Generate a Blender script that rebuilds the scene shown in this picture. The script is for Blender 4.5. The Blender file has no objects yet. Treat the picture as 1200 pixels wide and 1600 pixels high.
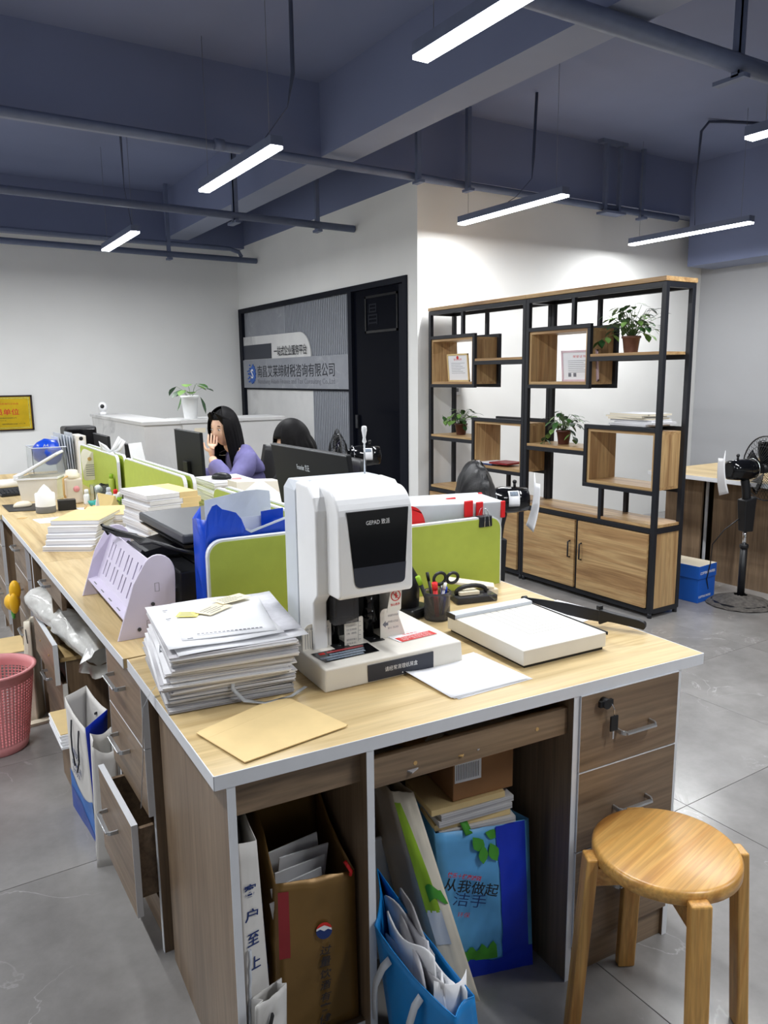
import bpy, bmesh, math, random
from mathutils import Vector, Matrix, noise
random.seed(7)
PI = math.pi
SC = bpy.context.scene
COL = SC.collection
# ---------------------------------------------------------------- camera
cd = bpy.data.cameras.new('camera')
cd.sensor_fit = 'VERTICAL'; cd.sensor_height = 36.0; cd.sensor_width = 27.0
cd.lens = 26.91; cd.clip_start = 0.02; cd.clip_end = 100
cam = bpy.data.objects.new('camera', cd); COL.objects.link(cam)
cam.matrix_world = Matrix(((0.8440, 0.1029, -0.5263, 0.0), (-0.5362, 0.1412, -0.8322, 0.0), (-0.0113, 0.9846, 0.1744, 1.45), (0, 0, 0, 1)))
SC.camera = cam
# ---------------------------------------------------------------- world and exposure
SC.view_settings.view_transform = 'Standard'; SC.view_settings.look = 'None'
SC.view_settings.gamma = 1.0; SC.view_settings.use_curve_mapping = False
SC.view_settings.exposure = 0.95
w = bpy.data.worlds.new('world'); SC.world = w; w.use_nodes = True
w.node_tree.nodes['Background'].inputs[0].default_value = (0.55, 0.62, 0.75, 1)
w.node_tree.nodes['Background'].inputs[1].default_value = 0.05
LAMP_W = 16.5          # watts of one tube
LAMP_COL = (0.97, 0.985, 1.0)

# ---------------------------------------------------------------- helpers
def lin(c):
    if isinstance(c, str):
        c = tuple(int(c[i:i+2], 16)/255 for i in (0, 2, 4))
    elif max(c) > 1.0:
        c = tuple(v/255 for v in c)
    return tuple((v/12.92 if v <= 0.04045 else ((v+0.055)/1.055)**2.4) for v in c) + (1.0,)
MATS = {}
def nt_new(name):
    m = bpy.data.materials.new(name); m.use_nodes = True
    MATS[name] = m
    return m, m.node_tree, m.node_tree.nodes['Principled BSDF']
def sset(b, key, v):
    if key in b.inputs: b.inputs[key].default_value = v
def mat(name, col, rough=0.5, metal=0.0, trans=0.0, alpha=1.0, coat=0.0, emit=None, es=0.0, vary=0.06, vscale=18.0, bump=0.0, bscale=200.0, ior=1.45, sss=0.0):
    m, nt, b = nt_new(name)
    c = lin(col)
    b.inputs['Base Color'].default_value = c
    b.inputs['Roughness'].default_value = rough
    b.inputs['Metallic'].default_value = metal
    sset(b, 'Transmission Weight', trans); sset(b, 'Alpha', alpha); sset(b, 'Coat Weight', coat); sset(b, 'IOR', ior)
    if sss: sset(b, 'Subsurface Weight', sss); sset(b, 'Subsurface Radius', (0.01, 0.005, 0.003))
    if emit: b.inputs['Emission Color'].default_value = lin(emit); b.inputs['Emission Strength'].default_value = es
    N, L = nt.nodes, nt.links
    if vary > 0 or bump > 0:
        tc = N.new('ShaderNodeTexCoord')
        if vary > 0:
            n = N.new('ShaderNodeTexNoise'); n.inputs['Scale'].default_value = vscale; n.inputs['Detail'].default_value = 3
            L.new(tc.outputs['Object'], n.inputs['Vector'])
            r = N.new('ShaderNodeValToRGB')
            r.color_ramp.elements[0].position = 0.3; r.color_ramp.elements[1].position = 0.7
            r.color_ramp.elements[0].color = tuple(v*(1-vary) for v in c[:3]) + (1,)
            r.color_ramp.elements[1].color = tuple(min(1, v*(1+vary)) for v in c[:3]) + (1,)
            L.new(n.outputs['Fac'], r.inputs['Fac']); L.new(r.outputs['Color'], b.inputs['Base Color'])
        if bump > 0:
            n2 = N.new('ShaderNodeTexNoise'); n2.inputs['Scale'].default_value = bscale; n2.inputs['Detail'].default_value = 2
            L.new(tc.outputs['Object'], n2.inputs['Vector'])
            bp = N.new('ShaderNodeBump'); bp.inputs['Strength'].default_value = bump; bp.inputs['Distance'].default_value = 0.002
            L.new(n2.outputs['Fac'], bp.inputs['Height']); L.new(bp.outputs['Normal'], b.inputs['Normal'])
    return m
def wood(name, cols, axis, scale=1.0, rough=0.42, wave=0.6, fine=0.25):
    """laminate board, grain running along the given axis"""
    m, nt, b = nt_new(name); N, L = nt.nodes, nt.links
    tc = N.new('ShaderNodeTexCoord'); oi = N.new('ShaderNodeObjectInfo')
    off = N.new('ShaderNodeVectorMath'); off.operation = 'MULTIPLY_ADD'
    off.inputs[1].default_value = (7.3, 5.1, 3.7)
    cx = N.new('ShaderNodeCombineXYZ')
    for i in range(3): L.new(oi.outputs['Random'], cx.inputs[i])
    L.new(cx.outputs[0], off.inputs[0]); L.new(tc.outputs['Object'], off.inputs[2])
    mp = N.new('ShaderNodeMapping')
    s = [9.0*scale]*3; s['xyz'.index(axis)] = 0.75*scale
    mp.inputs['Scale'].default_value = s
    L.new(off.outputs[0], mp.inputs['Vector'])
    n = N.new('ShaderNodeTexNoise'); n.inputs['Scale'].default_value = 1.6; n.inputs['Detail'].default_value = 5
    n.inputs['Roughness'].default_value = 0.62; n.inputs['Distortion'].default_value = wave
    L.new(mp.outputs[0], n.inputs['Vector'])
    r = N.new('ShaderNodeValToRGB'); k = len(cols)
    while len(r.color_ramp.elements) < k: r.color_ramp.elements.new(0.5)
    for i, c in enumerate(cols):
        r.color_ramp.elements[i].position = 0.3 + 0.4*i/(k-1); r.color_ramp.elements[i].color = lin(c)
    L.new(n.outputs['Fac'], r.inputs['Fac'])
    mp2 = N.new('ShaderNodeMapping'); s2 = [110.0*scale]*3; s2['xyz'.index(axis)] = 3.0*scale
    mp2.inputs['Scale'].default_value = s2; L.new(off.outputs[0], mp2.inputs['Vector'])
    n2 = N.new('ShaderNodeTexNoise'); n2.inputs['Scale'].default_value = 1.0; n2.inputs['Detail'].default_value = 3
    L.new(mp2.outputs[0], n2.inputs['Vector'])
    r2 = N.new('ShaderNodeValToRGB'); r2.color_ramp.elements[0].position = 0.35; r2.color_ramp.elements[1].position = 0.65
    r2.color_ramp.elements[0].color = (1-fine,)*3 + (1,); r2.color_ramp.elements[1].color = (1, 1, 1, 1)
    L.new(n2.outputs['Fac'], r2.inputs['Fac'])
    mx = N.new('ShaderNodeMix'); mx.data_type = 'RGBA'; mx.blend_type = 'MULTIPLY'; mx.inputs[0].default_value = 1.0
    L.new(r.outputs['Color'], mx.inputs[6]); L.new(r2.outputs['Color'], mx.inputs[7])
    L.new(mx.outputs[2], b.inputs['Base Color'])
    b.inputs['Roughness'].default_value = rough
    bp = N.new('ShaderNodeBump'); bp.inputs['Strength'].default_value = 0.15; bp.inputs['Distance'].default_value = 0.001
    L.new(n2.outputs['Fac'], bp.inputs['Height']); L.new(bp.outputs['Normal'], b.inputs['Normal'])
    return m

class MB:
    """collects shapes into one mesh"""
    def __init__(self): self.bm = bmesh.new(); self.mi = 0
    def f(self, vs, smooth=False):
        try: fc = self.bm.faces.new(vs)
        except ValueError: return None
        fc.material_index = self.mi; fc.smooth = smooth
        return fc
    def v(self, p): return self.bm.verts.new(p)
    def box(self, x0, x1, y0, y1, z0, z1, M=None):
        c = [(x0, y0, z0), (x1, y0, z0), (x1, y1, z0), (x0, y1, z0), (x0, y0, z1), (x1, y0, z1), (x1, y1, z1), (x0, y1, z1)]
        return self.hexa(c, M)
    def hexa(self, c, M=None):
        vs = [self.v(M @ Vector(p) if M else p) for p in c]
        for q in ((3, 2, 1, 0), (4, 5, 6, 7), (0, 1, 5, 4), (1, 2, 6, 5), (2, 3, 7, 6), (3, 0, 4, 7)): self.f([vs[i] for i in q])
        return self
    def bar(self, p0, p1, w, h=None, up=(0, 0, 1)):
        p0, p1 = Vector(p0), Vector(p1); h = h or w
        d = (p1-p0).normalized(); u = Vector(up)
        if abs(d.dot(u)) > 0.98: u = Vector((0, 1, 0))
        s = d.cross(u).normalized()*w/2; u = s.cross(d).normalized()*h/2
        return self.hexa([p0-s-u, p0+s-u, p1+s-u, p1-s-u, p0-s+u, p0+s+u, p1+s+u, p1-s+u])
    def ring(self, c, a, b, r, n, ph=0.0):
        return [self.v(c + a*(r*math.cos(ph+2*PI*i/n)) + b*(r*math.sin(ph+2*PI*i/n))) for i in range(n)]
    def skin(self, rings, cap0=True, cap1=True, smooth=True, closed=True):
        n = len(rings[0])
        for A, B_ in zip(rings, rings[1:]):
            for i in range(n if closed else n-1):
                j = (i+1) % n
                self.f([A[i], A[j], B_[j], B_[i]], smooth)
        if cap0: self.f(list(reversed(rings[0])))
        if cap1: self.f(rings[-1])
        return self
    def tube(self, pts, r, n=8, cap=True, closed=False):
        pts = [Vector(p) for p in pts]; k = len(pts)
        rs = r if isinstance(r, (list, tuple)) else [r]*k
        rings = []; a = None
        for i, p in enumerate(pts):
            if closed: d = pts[(i+1) % k]-pts[i-1]
            else: d = pts[min(i+1, k-1)]-pts[max(i-1, 0)]
            d.normalize()
            if a is None:
                a = d.orthogonal().normalized()
            else:
                a = (a-d*a.dot(d)).normalized()
            rings.append(self.ring(p, a, d.cross(a), rs[i], n))
        if closed:
            self.skin(rings, False, False)
            # close with the best rotation
            A, B_ = rings[-1], rings[0]
            off = min(range(n), key=lambda o: (A[0].co-B_[o].co).length)
            for i in range(n): self.f([A[i], A[(i+1) % n], B_[(i+1+off) % n], B_[(i+off) % n]], True)
        else: self.skin(rings, cap, cap)
        return self
    def cyl(self, p0, p1, r, n=20, r2=None):
        return self.tube([p0, p1], [r, r if r2 is None else r2], n)
    def lathe(self, prof, n=24, c=(0, 0, 0), cap0=True, cap1=True, sx=1.0, sy=1.0, smooth=True):
        c = Vector(c)
        rings = [[self.v(c+Vector((r*sx*math.cos(2*PI*i/n), r*sy*math.sin(2*PI*i/n), z))) for i in range(n)] for r, z in prof]
        return self.skin(rings, cap0, cap1, smooth)
    def prism(self, poly, M, t0, t1):
        """polygon in local XY extruded along local Z from t0 to t1"""
        A = [self.v(M @ Vector((x, y, t0))) for x, y in poly]; B_ = [self.v(M @ Vector((x, y, t1))) for x, y in poly]
        return self.skin([A, B_], True, True, False)
    def grid(self, fn, nu, nv, smooth=True):
        V = [[self.v(fn(i/nu, j/nv)) for j in range(nv+1)] for i in range(nu+1)]
        for i in range(nu):
            for j in range(nv): self.f([V[i][j], V[i+1][j], V[i+1][j+1], V[i][j+1]], smooth)
        return self
    def poly(self, pts, smooth=False):
        self.f([self.v(p) for p in pts], smooth); return self
    def ball(self, c, r, n=14, m=9, s=(1, 1, 1), M=None):
        c = Vector(c); rings = []
        for j in range(1, m):
            t = PI*j/m
            ring_ = []
            for i in range(n):
                p = Vector((r*s[0]*math.sin(t)*math.cos(2*PI*i/n), r*s[1]*math.sin(t)*math.sin(2*PI*i/n), -r*s[2]*math.cos(t)))
                ring_.append(self.v(c+(M @ p if M else p)))
            rings.append(ring_)
        self.skin(rings, False, False)
        for ring_, z in ((rings[0], -1), (rings[-1], 1)):
            p = Vector((0, 0, z*r*s[2])); t = self.v(c+(M @ p if M else p))
            for i in range(n):
                a, b = ring_[i], ring_[(i+1) % n]
                self.f([a, t, b] if z < 0 else [a, b, t], True)
        return self
    def build(self, name, mats, parent=None, bevel=0.0, seg=2, thick=0.0, sub=0, fix=True, autosmooth=False):
        bm = self.bm
        if fix: bmesh.ops.recalc_face_normals(bm, faces=bm.faces[:])
        me = bpy.data.meshes.new(name); bm.to_mesh(me); bm.free()
        if not isinstance(mats, (list, tuple)): mats = [mats]
        for m in mats: me.materials.append(MATS[m] if isinstance(m, str) else m)
        o = bpy.data.objects.new(name, me); COL.objects.link(o)
        if parent: o.parent = parent
        if thick:
            s = o.modifiers.new('thick', 'SOLIDIFY'); s.thickness = thick; s.offset = 0
        if bevel:
            b = o.modifiers.new('bevel', 'BEVEL'); b.width = bevel; b.segments = seg; b.limit_method = 'ANGLE'; b.angle_limit = 0.6
        if sub:
            s = o.modifiers.new('sub', 'SUBSURF'); s.levels = sub; s.render_levels = sub
        return o
LABELS = set()
def tag(o, label, cat, group=None, kind=None):
    if label: o['label'] = label
    if cat: o['category'] = cat
    if group: o['group'] = group
    if kind: o['kind'] = kind
    return o
def thing(name, label, cat, loc=(0, 0, 0), rz=0.0, group=None):
    o = bpy.data.objects.new(name, None); COL.objects.link(o); o.empty_display_size = 0.1
    o.location = loc; o.rotation_euler = (0, 0, rz)
    return tag(o, label, cat, group)
def struct(o):
    o['kind'] = 'structure'; return o
def bx(name, m, parent, x0, x1, y0, y1, z0, z1, bevel=0.0, M=None):
    return MB().box(x0, x1, y0, y1, z0, z1, M).build(name, m, parent, bevel)
def dup(root, loc, rz=0.0, label=None, group=None):
    r = root.copy(); COL.objects.link(r); r.location = loc; r.rotation_euler = (0, 0, rz)
    if label: r['label'] = label
    if group: r['group'] = group
    for ch in list(root.children):
        c = ch.copy(); COL.objects.link(c); c.parent = r
        for g in list(ch.children):
            d = g.copy(); COL.objects.link(d); d.parent = c
    return r
def frame(o, xd, yd):
    """matrix with local x along xd, local y along yd (orthogonalised), origin o"""
    x = Vector(xd).normalized(); y = Vector(yd); y = (y-x*y.dot(x)).normalized(); z = x.cross(y)
    return Matrix(((x.x, y.x, z.x, o[0]), (x.y, y.y, z.y, o[1]), (x.z, y.z, z.z, o[2]), (0, 0, 0, 1)))
def text(body, m, parent, M, width=None, height=None, align='LEFT', name='lettering', shear=0.0, bold=0.0, spacing=1.0, depth=0.0):
    """lettering laid on a surface: local x runs along the line, local y up the letters, local z out of the surface"""
    cu = bpy.data.curves.new(name, 'FONT'); cu.body = body; cu.size = 1.0; cu.resolution_u = 2
    cu.space_character = spacing; cu.shear = shear; cu.offset = bold; cu.extrude = depth
    to = bpy.data.objects.new(name, cu); COL.objects.link(to)
    me = bpy.data.meshes.new_from_object(to.evaluated_get(bpy.context.evaluated_depsgraph_get()))
    bpy.data.objects.remove(to); bpy.data.curves.remove(cu)
    xs = [v.co.x for v in me.vertices]; ys = [v.co.y for v in me.vertices]
    if not xs: return None
    x0, x1, y0, y1 = min(xs), max(xs), min(ys), max(ys)
    sx = width/(x1-x0) if width else None
    sy = height/(y1-y0) if height else None
    sx = sx or sy; sy = sy or sx
    for v in me.vertices:
        p = Vector(((v.co.x-x0)*sx, (v.co.y-y0)*sy, v.co.z*sy))
        if align == 'CENTER': p.x -= (x1-x0)*sx/2
        v.co = M @ p
    me.materials.clear(); me.materials.append(MATS[m])
    me.name = name
    o = bpy.data.objects.new(name, me); COL.objects.link(o); o.parent = parent
    return o
def T(x=0, y=0, z=0): return Matrix.Translation((x, y, z))
def RZ(a): return Matrix.Rotation(a, 4, 'Z')
def RX(a): return Matrix.Rotation(a, 4, 'X')
def RY(a): return Matrix.Rotation(a, 4, 'Y')

# ---------------------------------------------------------------- materials
mat('wall_paint', (240, 240, 237), 0.85, vary=0.02, vscale=2)
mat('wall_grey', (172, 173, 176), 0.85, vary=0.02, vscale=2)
mat('ceiling_paint', (118, 127, 158), 0.8, vary=0.05, vscale=1.3, bump=0.25, bscale=9)
mat('soffit_pale', (140, 147, 168), 0.8, vary=0.05, vscale=1.6, bump=0.25, bscale=9)  # beam undersides, a paler tone than the beam sides
mat('pipe_paint', (104, 114, 140), 0.5, vary=0.06)
mat('conduit_dark', (62, 70, 92), 0.5)
mat('black_metal', (30, 32, 38), 0.42, vary=0.04)
mat('black_plastic', (24, 25, 28), 0.42, vary=0.04)
mat('black_gloss', (14, 15, 18), 0.12, vary=0)
mat('dark_grey', (60, 62, 66), 0.5, vary=0.04)
mat('mid_grey', (120, 122, 126), 0.5, vary=0.04)
mat('white_plastic', (236, 237, 238), 0.38, vary=0.015)
mat('grey_white', (206, 212, 220), 0.4, vary=0.015)
mat('warm_white', (226, 222, 212), 0.42, vary=0.015)
mat('beige', (220, 208, 190), 0.5, vary=0.02)
mat('cream', (232, 222, 200), 0.5, vary=0.02)
mat('paper', (238, 239, 242), 0.8, vary=0.02, vscale=8)
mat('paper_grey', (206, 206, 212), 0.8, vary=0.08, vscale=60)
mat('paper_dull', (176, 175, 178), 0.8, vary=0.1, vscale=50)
mat('kraft', (222, 196, 142), 0.75, vary=0.05, vscale=14)
mat('kraft_dark', (196, 160, 104), 0.75, vary=0.05)
mat('card_brown', (150, 108, 70), 0.8, vary=0.06)
mat('edge_white', (222, 225, 230), 0.45, vary=0.02)
mat('aluminium', (196, 200, 204), 0.3, 0.9, vary=0.03)
mat('chrome', (220, 222, 226), 0.15, 1.0, vary=0)
mat('lime', (172, 188, 76), 0.6, vary=0.03, vscale=30, bump=0.1, bscale=500)
mat('lime_dark', (140, 178, 40), 0.6, vary=0.03)
mat('ink', (34, 36, 44), 0.7, vary=0)
mat('ink_blue', (30, 52, 110), 0.7, vary=0)
mat('ink_grey', (120, 122, 130), 0.7, vary=0)
mat('ink_red', (206, 40, 34), 0.6, vary=0)
mat('ink_white', (235, 236, 238), 0.6, vary=0)
mat('red_plastic', (222, 36, 40), 0.4, vary=0.03)
mat('blue_plastic', (16, 66, 196), 0.35, vary=0.06)
mat('clear', (236, 240, 242), 0.08, trans=0.9, ior=1.2, vary=0)
mat('milky', (226, 230, 234), 0.35, trans=0.45, ior=1.2, vary=0.05, vscale=20)
mat('smoke_clear', (150, 150, 156), 0.1, trans=0.85, ior=1.2, vary=0)
mat('skin', (226, 186, 160), 0.5, vary=0.03, sss=0.1)
mat('hair', (14, 13, 15), 0.6, vary=0.3, vscale=80, ior=1.25)
mat('leaf', (62, 104, 50), 0.4, vary=0.35, vscale=25)
mat('leaf_dark', (40, 74, 40), 0.4, vary=0.3, vscale=25)
mat('leaf_pale', (120, 158, 84), 0.4, vary=0.25, vscale=25)
mat('stem', (84, 110, 60), 0.5)
mat('pot_brown', (86, 48, 40), 0.35, vary=0.1)
mat('soil', (52, 38, 30), 0.9, vary=0.2)
mat('yellow', (240, 186, 30), 0.4, vary=0.05)
mat('gold', (226, 190, 40), 0.28, 0.55, vary=0.1, vscale=9)
mat('pink', (226, 150, 152), 0.45, vary=0.04)
mat('teal', (60, 170, 160), 0.5, vary=0.1)
DESK_TOP = ((168, 140, 94), (197, 171, 122), (213, 189, 141), (189, 163, 114))
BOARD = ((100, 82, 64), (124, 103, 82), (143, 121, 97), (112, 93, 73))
SHELF = ((148, 112, 74), (182, 144, 98), (206, 172, 122), (172, 134, 90))
OAK = ((176, 118, 52), (206, 150, 76), (224, 174, 98), (198, 140, 66))
wood('top_x', DESK_TOP, 'x', 0.8, wave=0.8, fine=0.12); wood('top_y', DESK_TOP, 'y', 0.8, wave=0.8, fine=0.12)
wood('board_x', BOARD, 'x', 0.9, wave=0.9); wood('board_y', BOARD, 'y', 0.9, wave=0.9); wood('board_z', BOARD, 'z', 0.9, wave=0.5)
wood('shelf_x', SHELF, 'x', 1.0); wood('shelf_y', SHELF, 'y', 1.0); wood('shelf_z', SHELF, 'z', 1.1)
wood('oak_x', OAK, 'x', 1.2, rough=0.32, wave=1.2); wood('oak_z', OAK, 'z', 1.4, rough=0.35)
# ---------------------------------------------------------------- marble-look materials
def stone(name, base, vein, cloud, scale, rough, vein_w=0.02, tile=False):
    m, nt, b = nt_new(name); N, L = nt.nodes, nt.links
    tc = N.new('ShaderNodeTexCoord'); src = tc.outputs['Object']
    if tile:
        oi = N.new('ShaderNodeObjectInfo'); cx = N.new('ShaderNodeCombineXYZ')
        for i in range(3): L.new(oi.outputs['Random'], cx.inputs[i])
        off = N.new('ShaderNodeVectorMath'); off.operation = 'MULTIPLY_ADD'; off.inputs[1].default_value = (13, 17, 11)
        L.new(cx.outputs[0], off.inputs[0]); L.new(src, off.inputs[2]); src = off.outputs[0]
    n = N.new('ShaderNodeTexNoise'); n.inputs['Scale'].default_value = scale; n.inputs['Detail'].default_value = 8; n.inputs['Roughness'].default_value = 0.65
    L.new(src, n.inputs['Vector'])
    r = N.new('ShaderNodeValToRGB'); r.color_ramp.elements[0].position = 0.3; r.color_ramp.elements[1].position = 0.72
    r.color_ramp.elements[0].color = lin(cloud); r.color_ramp.elements[1].color = lin(base)
    L.new(n.outputs['Fac'], r.inputs['Fac'])
    n2 = N.new('ShaderNodeTexNoise'); n2.inputs['Scale'].default_value = scale*0.8; n2.inputs['Detail'].default_value = 6; n2.inputs['Distortion'].default_value = 1.6
    L.new(src, n2.inputs['Vector'])
    ab = N.new('ShaderNodeMath'); ab.operation = 'SUBTRACT'; ab.inputs[1].default_value = 0.5; L.new(n2.outputs['Fac'], ab.inputs[0])
    ab2 = N.new('ShaderNodeMath'); ab2.operation = 'ABSOLUTE'; L.new(ab.outputs[0], ab2.inputs[0])
    r2 = N.new('ShaderNodeValToRGB'); r2.color_ramp.elements[0].position = 0.0; r2.color_ramp.elements[1].position = vein_w
    r2.color_ramp.elements[0].color = (0.55, 0.55, 0.55, 1); r2.color_ramp.elements[1].color = (0, 0, 0, 1)
    L.new(ab2.outputs[0], r2.inputs['Fac'])
    n3 = N.new('ShaderNodeTexNoise'); n3.inputs['Scale'].default_value = scale*0.9; L.new(src, n3.inputs['Vector'])
    r3 = N.new('ShaderNodeValToRGB'); r3.color_ramp.elements[0].position = 0.5; r3.color_ramp.elements[1].position = 0.62
    L.new(n3.outputs['Fac'], r3.inputs['Fac'])
    mul = N.new('ShaderNodeMath'); mul.operation = 'MULTIPLY'; L.new(r2.outputs['Color'], mul.inputs[0]); L.new(r3.outputs['Color'], mul.inputs[1])
    mx = N.new('ShaderNodeMix'); mx.data_type = 'RGBA'; L.new(mul.outputs[0], mx.inputs[0]); L.new(r.outputs['Color'], mx.inputs[6]); mx.inputs[7].default_value = lin(vein)
    L.new(mx.outputs[2], b.inputs['Base Color']); b.inputs['Roughness'].default_value = rough
    return m
stone('tile_stone', (158, 156, 154), (196, 195, 194), (124, 122, 120), 2.6, 0.21, 0.007, True)
stone('marble', (226, 226, 224), (150, 150, 152), (208, 208, 208), 1.6, 0.3, 0.05)
stone('grey_stone', (150, 153, 160), (176, 178, 184), (132, 136, 144), 3.0, 0.5, 0.02)
mat('rib_grey', (148, 152, 160), 0.6, vary=0.03)
mat('sign_dark', (44, 48, 60), 0.45, vary=0.02)
mat('frame_navy', (20, 23, 33), 0.5, vary=0.03, ior=1.2)
mat('tinted_glass', (12, 14, 22), 0.12, vary=0, ior=1.1)
mat('grout', (92, 92, 96), 0.8)
mat('diffuser', (255, 255, 255), 0.5, emit=(250, 252, 255), es=9.0, vary=0)

# ---------------------------------------------------------------- the room
X0, X1, Y0, Y1 = -3.6, 7.22, -3.6, 8.95          # outer room
XC, YC = 3.63, 5.2                                # outward corner of the partition
WT, SL = 2.96, 3.45                               # wall paint height, slab height
fl = struct(bx('floor', 'grout', None, X0-0.2, X1+0.2, Y0-0.2, Y1+0.2, -0.12, -0.004))
TS = 0.8
me_t = None
for i in range(-3, 8):
    for j in range(-2, 10):
        cx_, cy_ = 1.34+TS*i+TS/2, 1.475+TS*j+TS/2
        if cx_ > X1 or cy_ > Y1+.2 or cx_ < -1.2 or (cx_ > XC+0.5 and cy_ > YC+0.5): continue
        if me_t is None:
            t = bx('tile', 'tile_stone', fl, -TS/2+.001, TS/2-.001, -TS/2+.001, TS/2-.001, -0.01, 0.0, 0.0008)
            me_t = t
        else:
            t = me_t.copy(); COL.objects.link(t)
        t.location = (cx_, cy_, 0)
def wall(name, x0, x1, y0, y1, z0=0.0, z1=WT, band=True, paint='wall_paint'):
    wl = struct(bx(name, paint, None, x0, x1, y0, y1, z0, z1))
    if band: bx('painted_band', 'ceiling_paint', wl, x0, x1, y0, y1, z1, SL)
    return wl
wall('wall_back', X0, XC+0.2, Y1, Y1+0.2)
wall('wall_left', X0-0.2, X0, Y0, Y1+0.2)
wall('wall_front', X0-0.2, X1+0.2, Y0-0.2, Y0)
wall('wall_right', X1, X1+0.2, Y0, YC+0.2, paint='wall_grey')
wall('wall_shelf_side', XC, X1+0.2, YC, YC+0.14)
ws2 = wall('wall_sign_top', XC, XC+0.2, 5.34, Y1, 2.26)
# ceiling slab and its beams
ce = struct(bx('ceiling', 'ceiling_paint', None, X0-0.2, X1+0.2, Y0-0.2, Y1+0.2, SL, SL+0.15))
def beam(x0, x1, y0, y1, z0):
    m = MB().box(x0, x1, y0, y1, z0, SL)
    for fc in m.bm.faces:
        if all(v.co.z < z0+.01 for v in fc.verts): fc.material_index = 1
    m.build('beam', ['ceiling_paint', 'soffit_pale'], ce, fix=True)
BA0, BA1 = 2.71, 2.965
beam(BA0, BA1, Y0, 5.06, 2.97); beam(BA0, BA1, 5.26, 8.72, 2.97)
beam(X0, XC, 5.06, 5.26, 2.965); beam(XC, X1, 5.06, 5.2, 2.965)
beam(X0, XC, 8.72, Y1, 2.93)
beam(6.80, X1, Y0, 5.06, 2.49)
beam(X0, BA0, 0.2, 0.45, 2.97)
# pipes hung under the beams
def pipe(label, pts, r, hangers=(), m='pipe_paint', couple=()):
    p = thing('ceiling_pipe', label, 'pipe', pts[0])
    o = Vector(pts[0])
    MB().tube([Vector(q)-o for q in pts], r, 12).build('pipe', m, p)
    for (c, w_) in couple:
        c = Vector(c)-o
        MB().cyl(c-Vector((w_, 0, 0)), c+Vector((w_, 0, 0)), r*1.25, 12).build('coupling', m, p)
    for (x, y, z, kind) in hangers:
        b = MB()
        if kind == 'T':       # single steel post with a foot plate under the pipe
            b.box(x-.03, x-.022, y-.02, y+.02, z-r-.02, SL); b.box(x-.03, x+.012, y-.02, y-.014, z-r-.02, SL)
            b.box(x-.03, x+.02, y-.05, y+.12, z-r-.03, z-r-.01)
        elif kind == 'H':     # pair of posts with a cross bar above and a foot below
            b.box(x-.10, x-.07, y-.02, y+.015, z-r-.02, SL-.03); b.box(x+.08, x+.105, y-.02, y+.015, z-r-.02, SL-.03)
            b.box(x-.16, x+.16, y-.03, y+.03, SL-.03, SL); b.box(x-.12, x+.13, y-.06, y+.06, z-r-.03, z-r-.01)
        else:
            b.box(x-.018, x+.018, y-.012, y+.02, z-r-.02, SL); b.box(x-.022, x+.022, y-.05, y+.05, z-r-.03, z-r-.01)
        for v in b.bm.verts: v.co -= o
        b.build('hanger', m, p)
    return p
pipe('long grey-blue pipe under the near cross beam, running on along the shelf wall', [(-2.5, 4.86, 2.90), (6.5, 4.98, 2.90)], 0.028,
     [(3.42, 4.88, 2.90, 'P'), (3.90, 4.9, 2.90, 'P'), (5.55, 4.95, 2.90, 'H'), (5.98, 4.97, 2.90, 'P')], couple=[((1.9, 4.9, 2.9), .03)])
pipe('grey-blue pipe across the middle bay that ends at the sign wall', [(-2.5, 6.0, 2.745), (3.62, 6.17, 2.745)], 0.03,
     [(2.5, 6.14, 2.745, 'T'), (3.25, 6.16, 2.745, 'P')])
pipe('farthest grey-blue pipe, low across the back wall', [(-2.5, 8.2, 2.76), (3.62, 8.36, 2.748)], 0.03,
     [(2.62, 8.33, 2.75, 'P')])
pipe('second thin pipe with an elbow above the farthest pipe', [(-2.5, 8.22, 2.86), (3.3, 8.36, 2.86), (3.42, 8.37, 2.83), (3.45, 8.37, 2.78)], 0.022)
pipe('thick nearest pipe at the top right, held by a T-shaped steel bracket', [(-3.55, 2.58, 2.92), (6.75, 2.42, 2.92)], 0.045, [(3.62, 2.465, 2.92, 'T')])
# conduits feeding the lamps
def conduit(label, pts, r=0.011):
    o = Vector(pts[0]); q = [Vector(p)-o for p in pts]
    ob = MB().tube(q, [r if p[2] > 2.93 else .0025 for p in pts], 8).build('cable_conduit', 'conduit_dark'); ob.location = o
    return tag(ob, label, 'conduit')
# ---------------------------------------------------------------- hanging tube lamps (each with its own light)
def lamp(x, y0, y1, label, z=2.60, group=None):
    L_ = y1-y0
    p = thing('pendant_lamp', label, 'ceiling lamp', (x, (y0+y1)/2, z))
    m = MB(); m.box(-.034, .034, -L_/2, L_/2, 0.004, 0.050)
    m.build('housing', 'pipe_paint', p)
    bx('diffuser', 'diffuser', p, -.033, .033, -L_/2+.003, L_/2-.003, -.010, .0038)
    for s in (-1, 1):
        MB().cyl((0, s*L_*.42, .050), (0, s*L_*.42, SL-z), .0014, 6).build('suspension_wire', 'mid_grey', p)
    ld = bpy.data.lights.new('tube_light', 'AREA'); ld.shape = 'RECTANGLE'; ld.size = .056; ld.size_y = L_-.02
    ld.energy = LAMP_W; ld.color = LAMP_COL
    lo = bpy.data.objects.new('tube_light', ld); COL.objects.link(lo); lo.parent = p; lo.location = (0, 0, -.012)
    return p
lamp(1.765, 1.42, 2.51, 'lit white tube lamp hanging nearest the camera at the top of the picture')
lamp(1.765, 3.76, 4.845, 'lit tube lamp over the middle desks, in front of the cross beam')
lamp(1.755, 6.40, 7.42, 'lit tube lamp hanging farthest back, near the back wall')
lamp(3.83, 3.80, 4.90, 'lit tube lamp hanging over the left end of the shelf unit')
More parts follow.
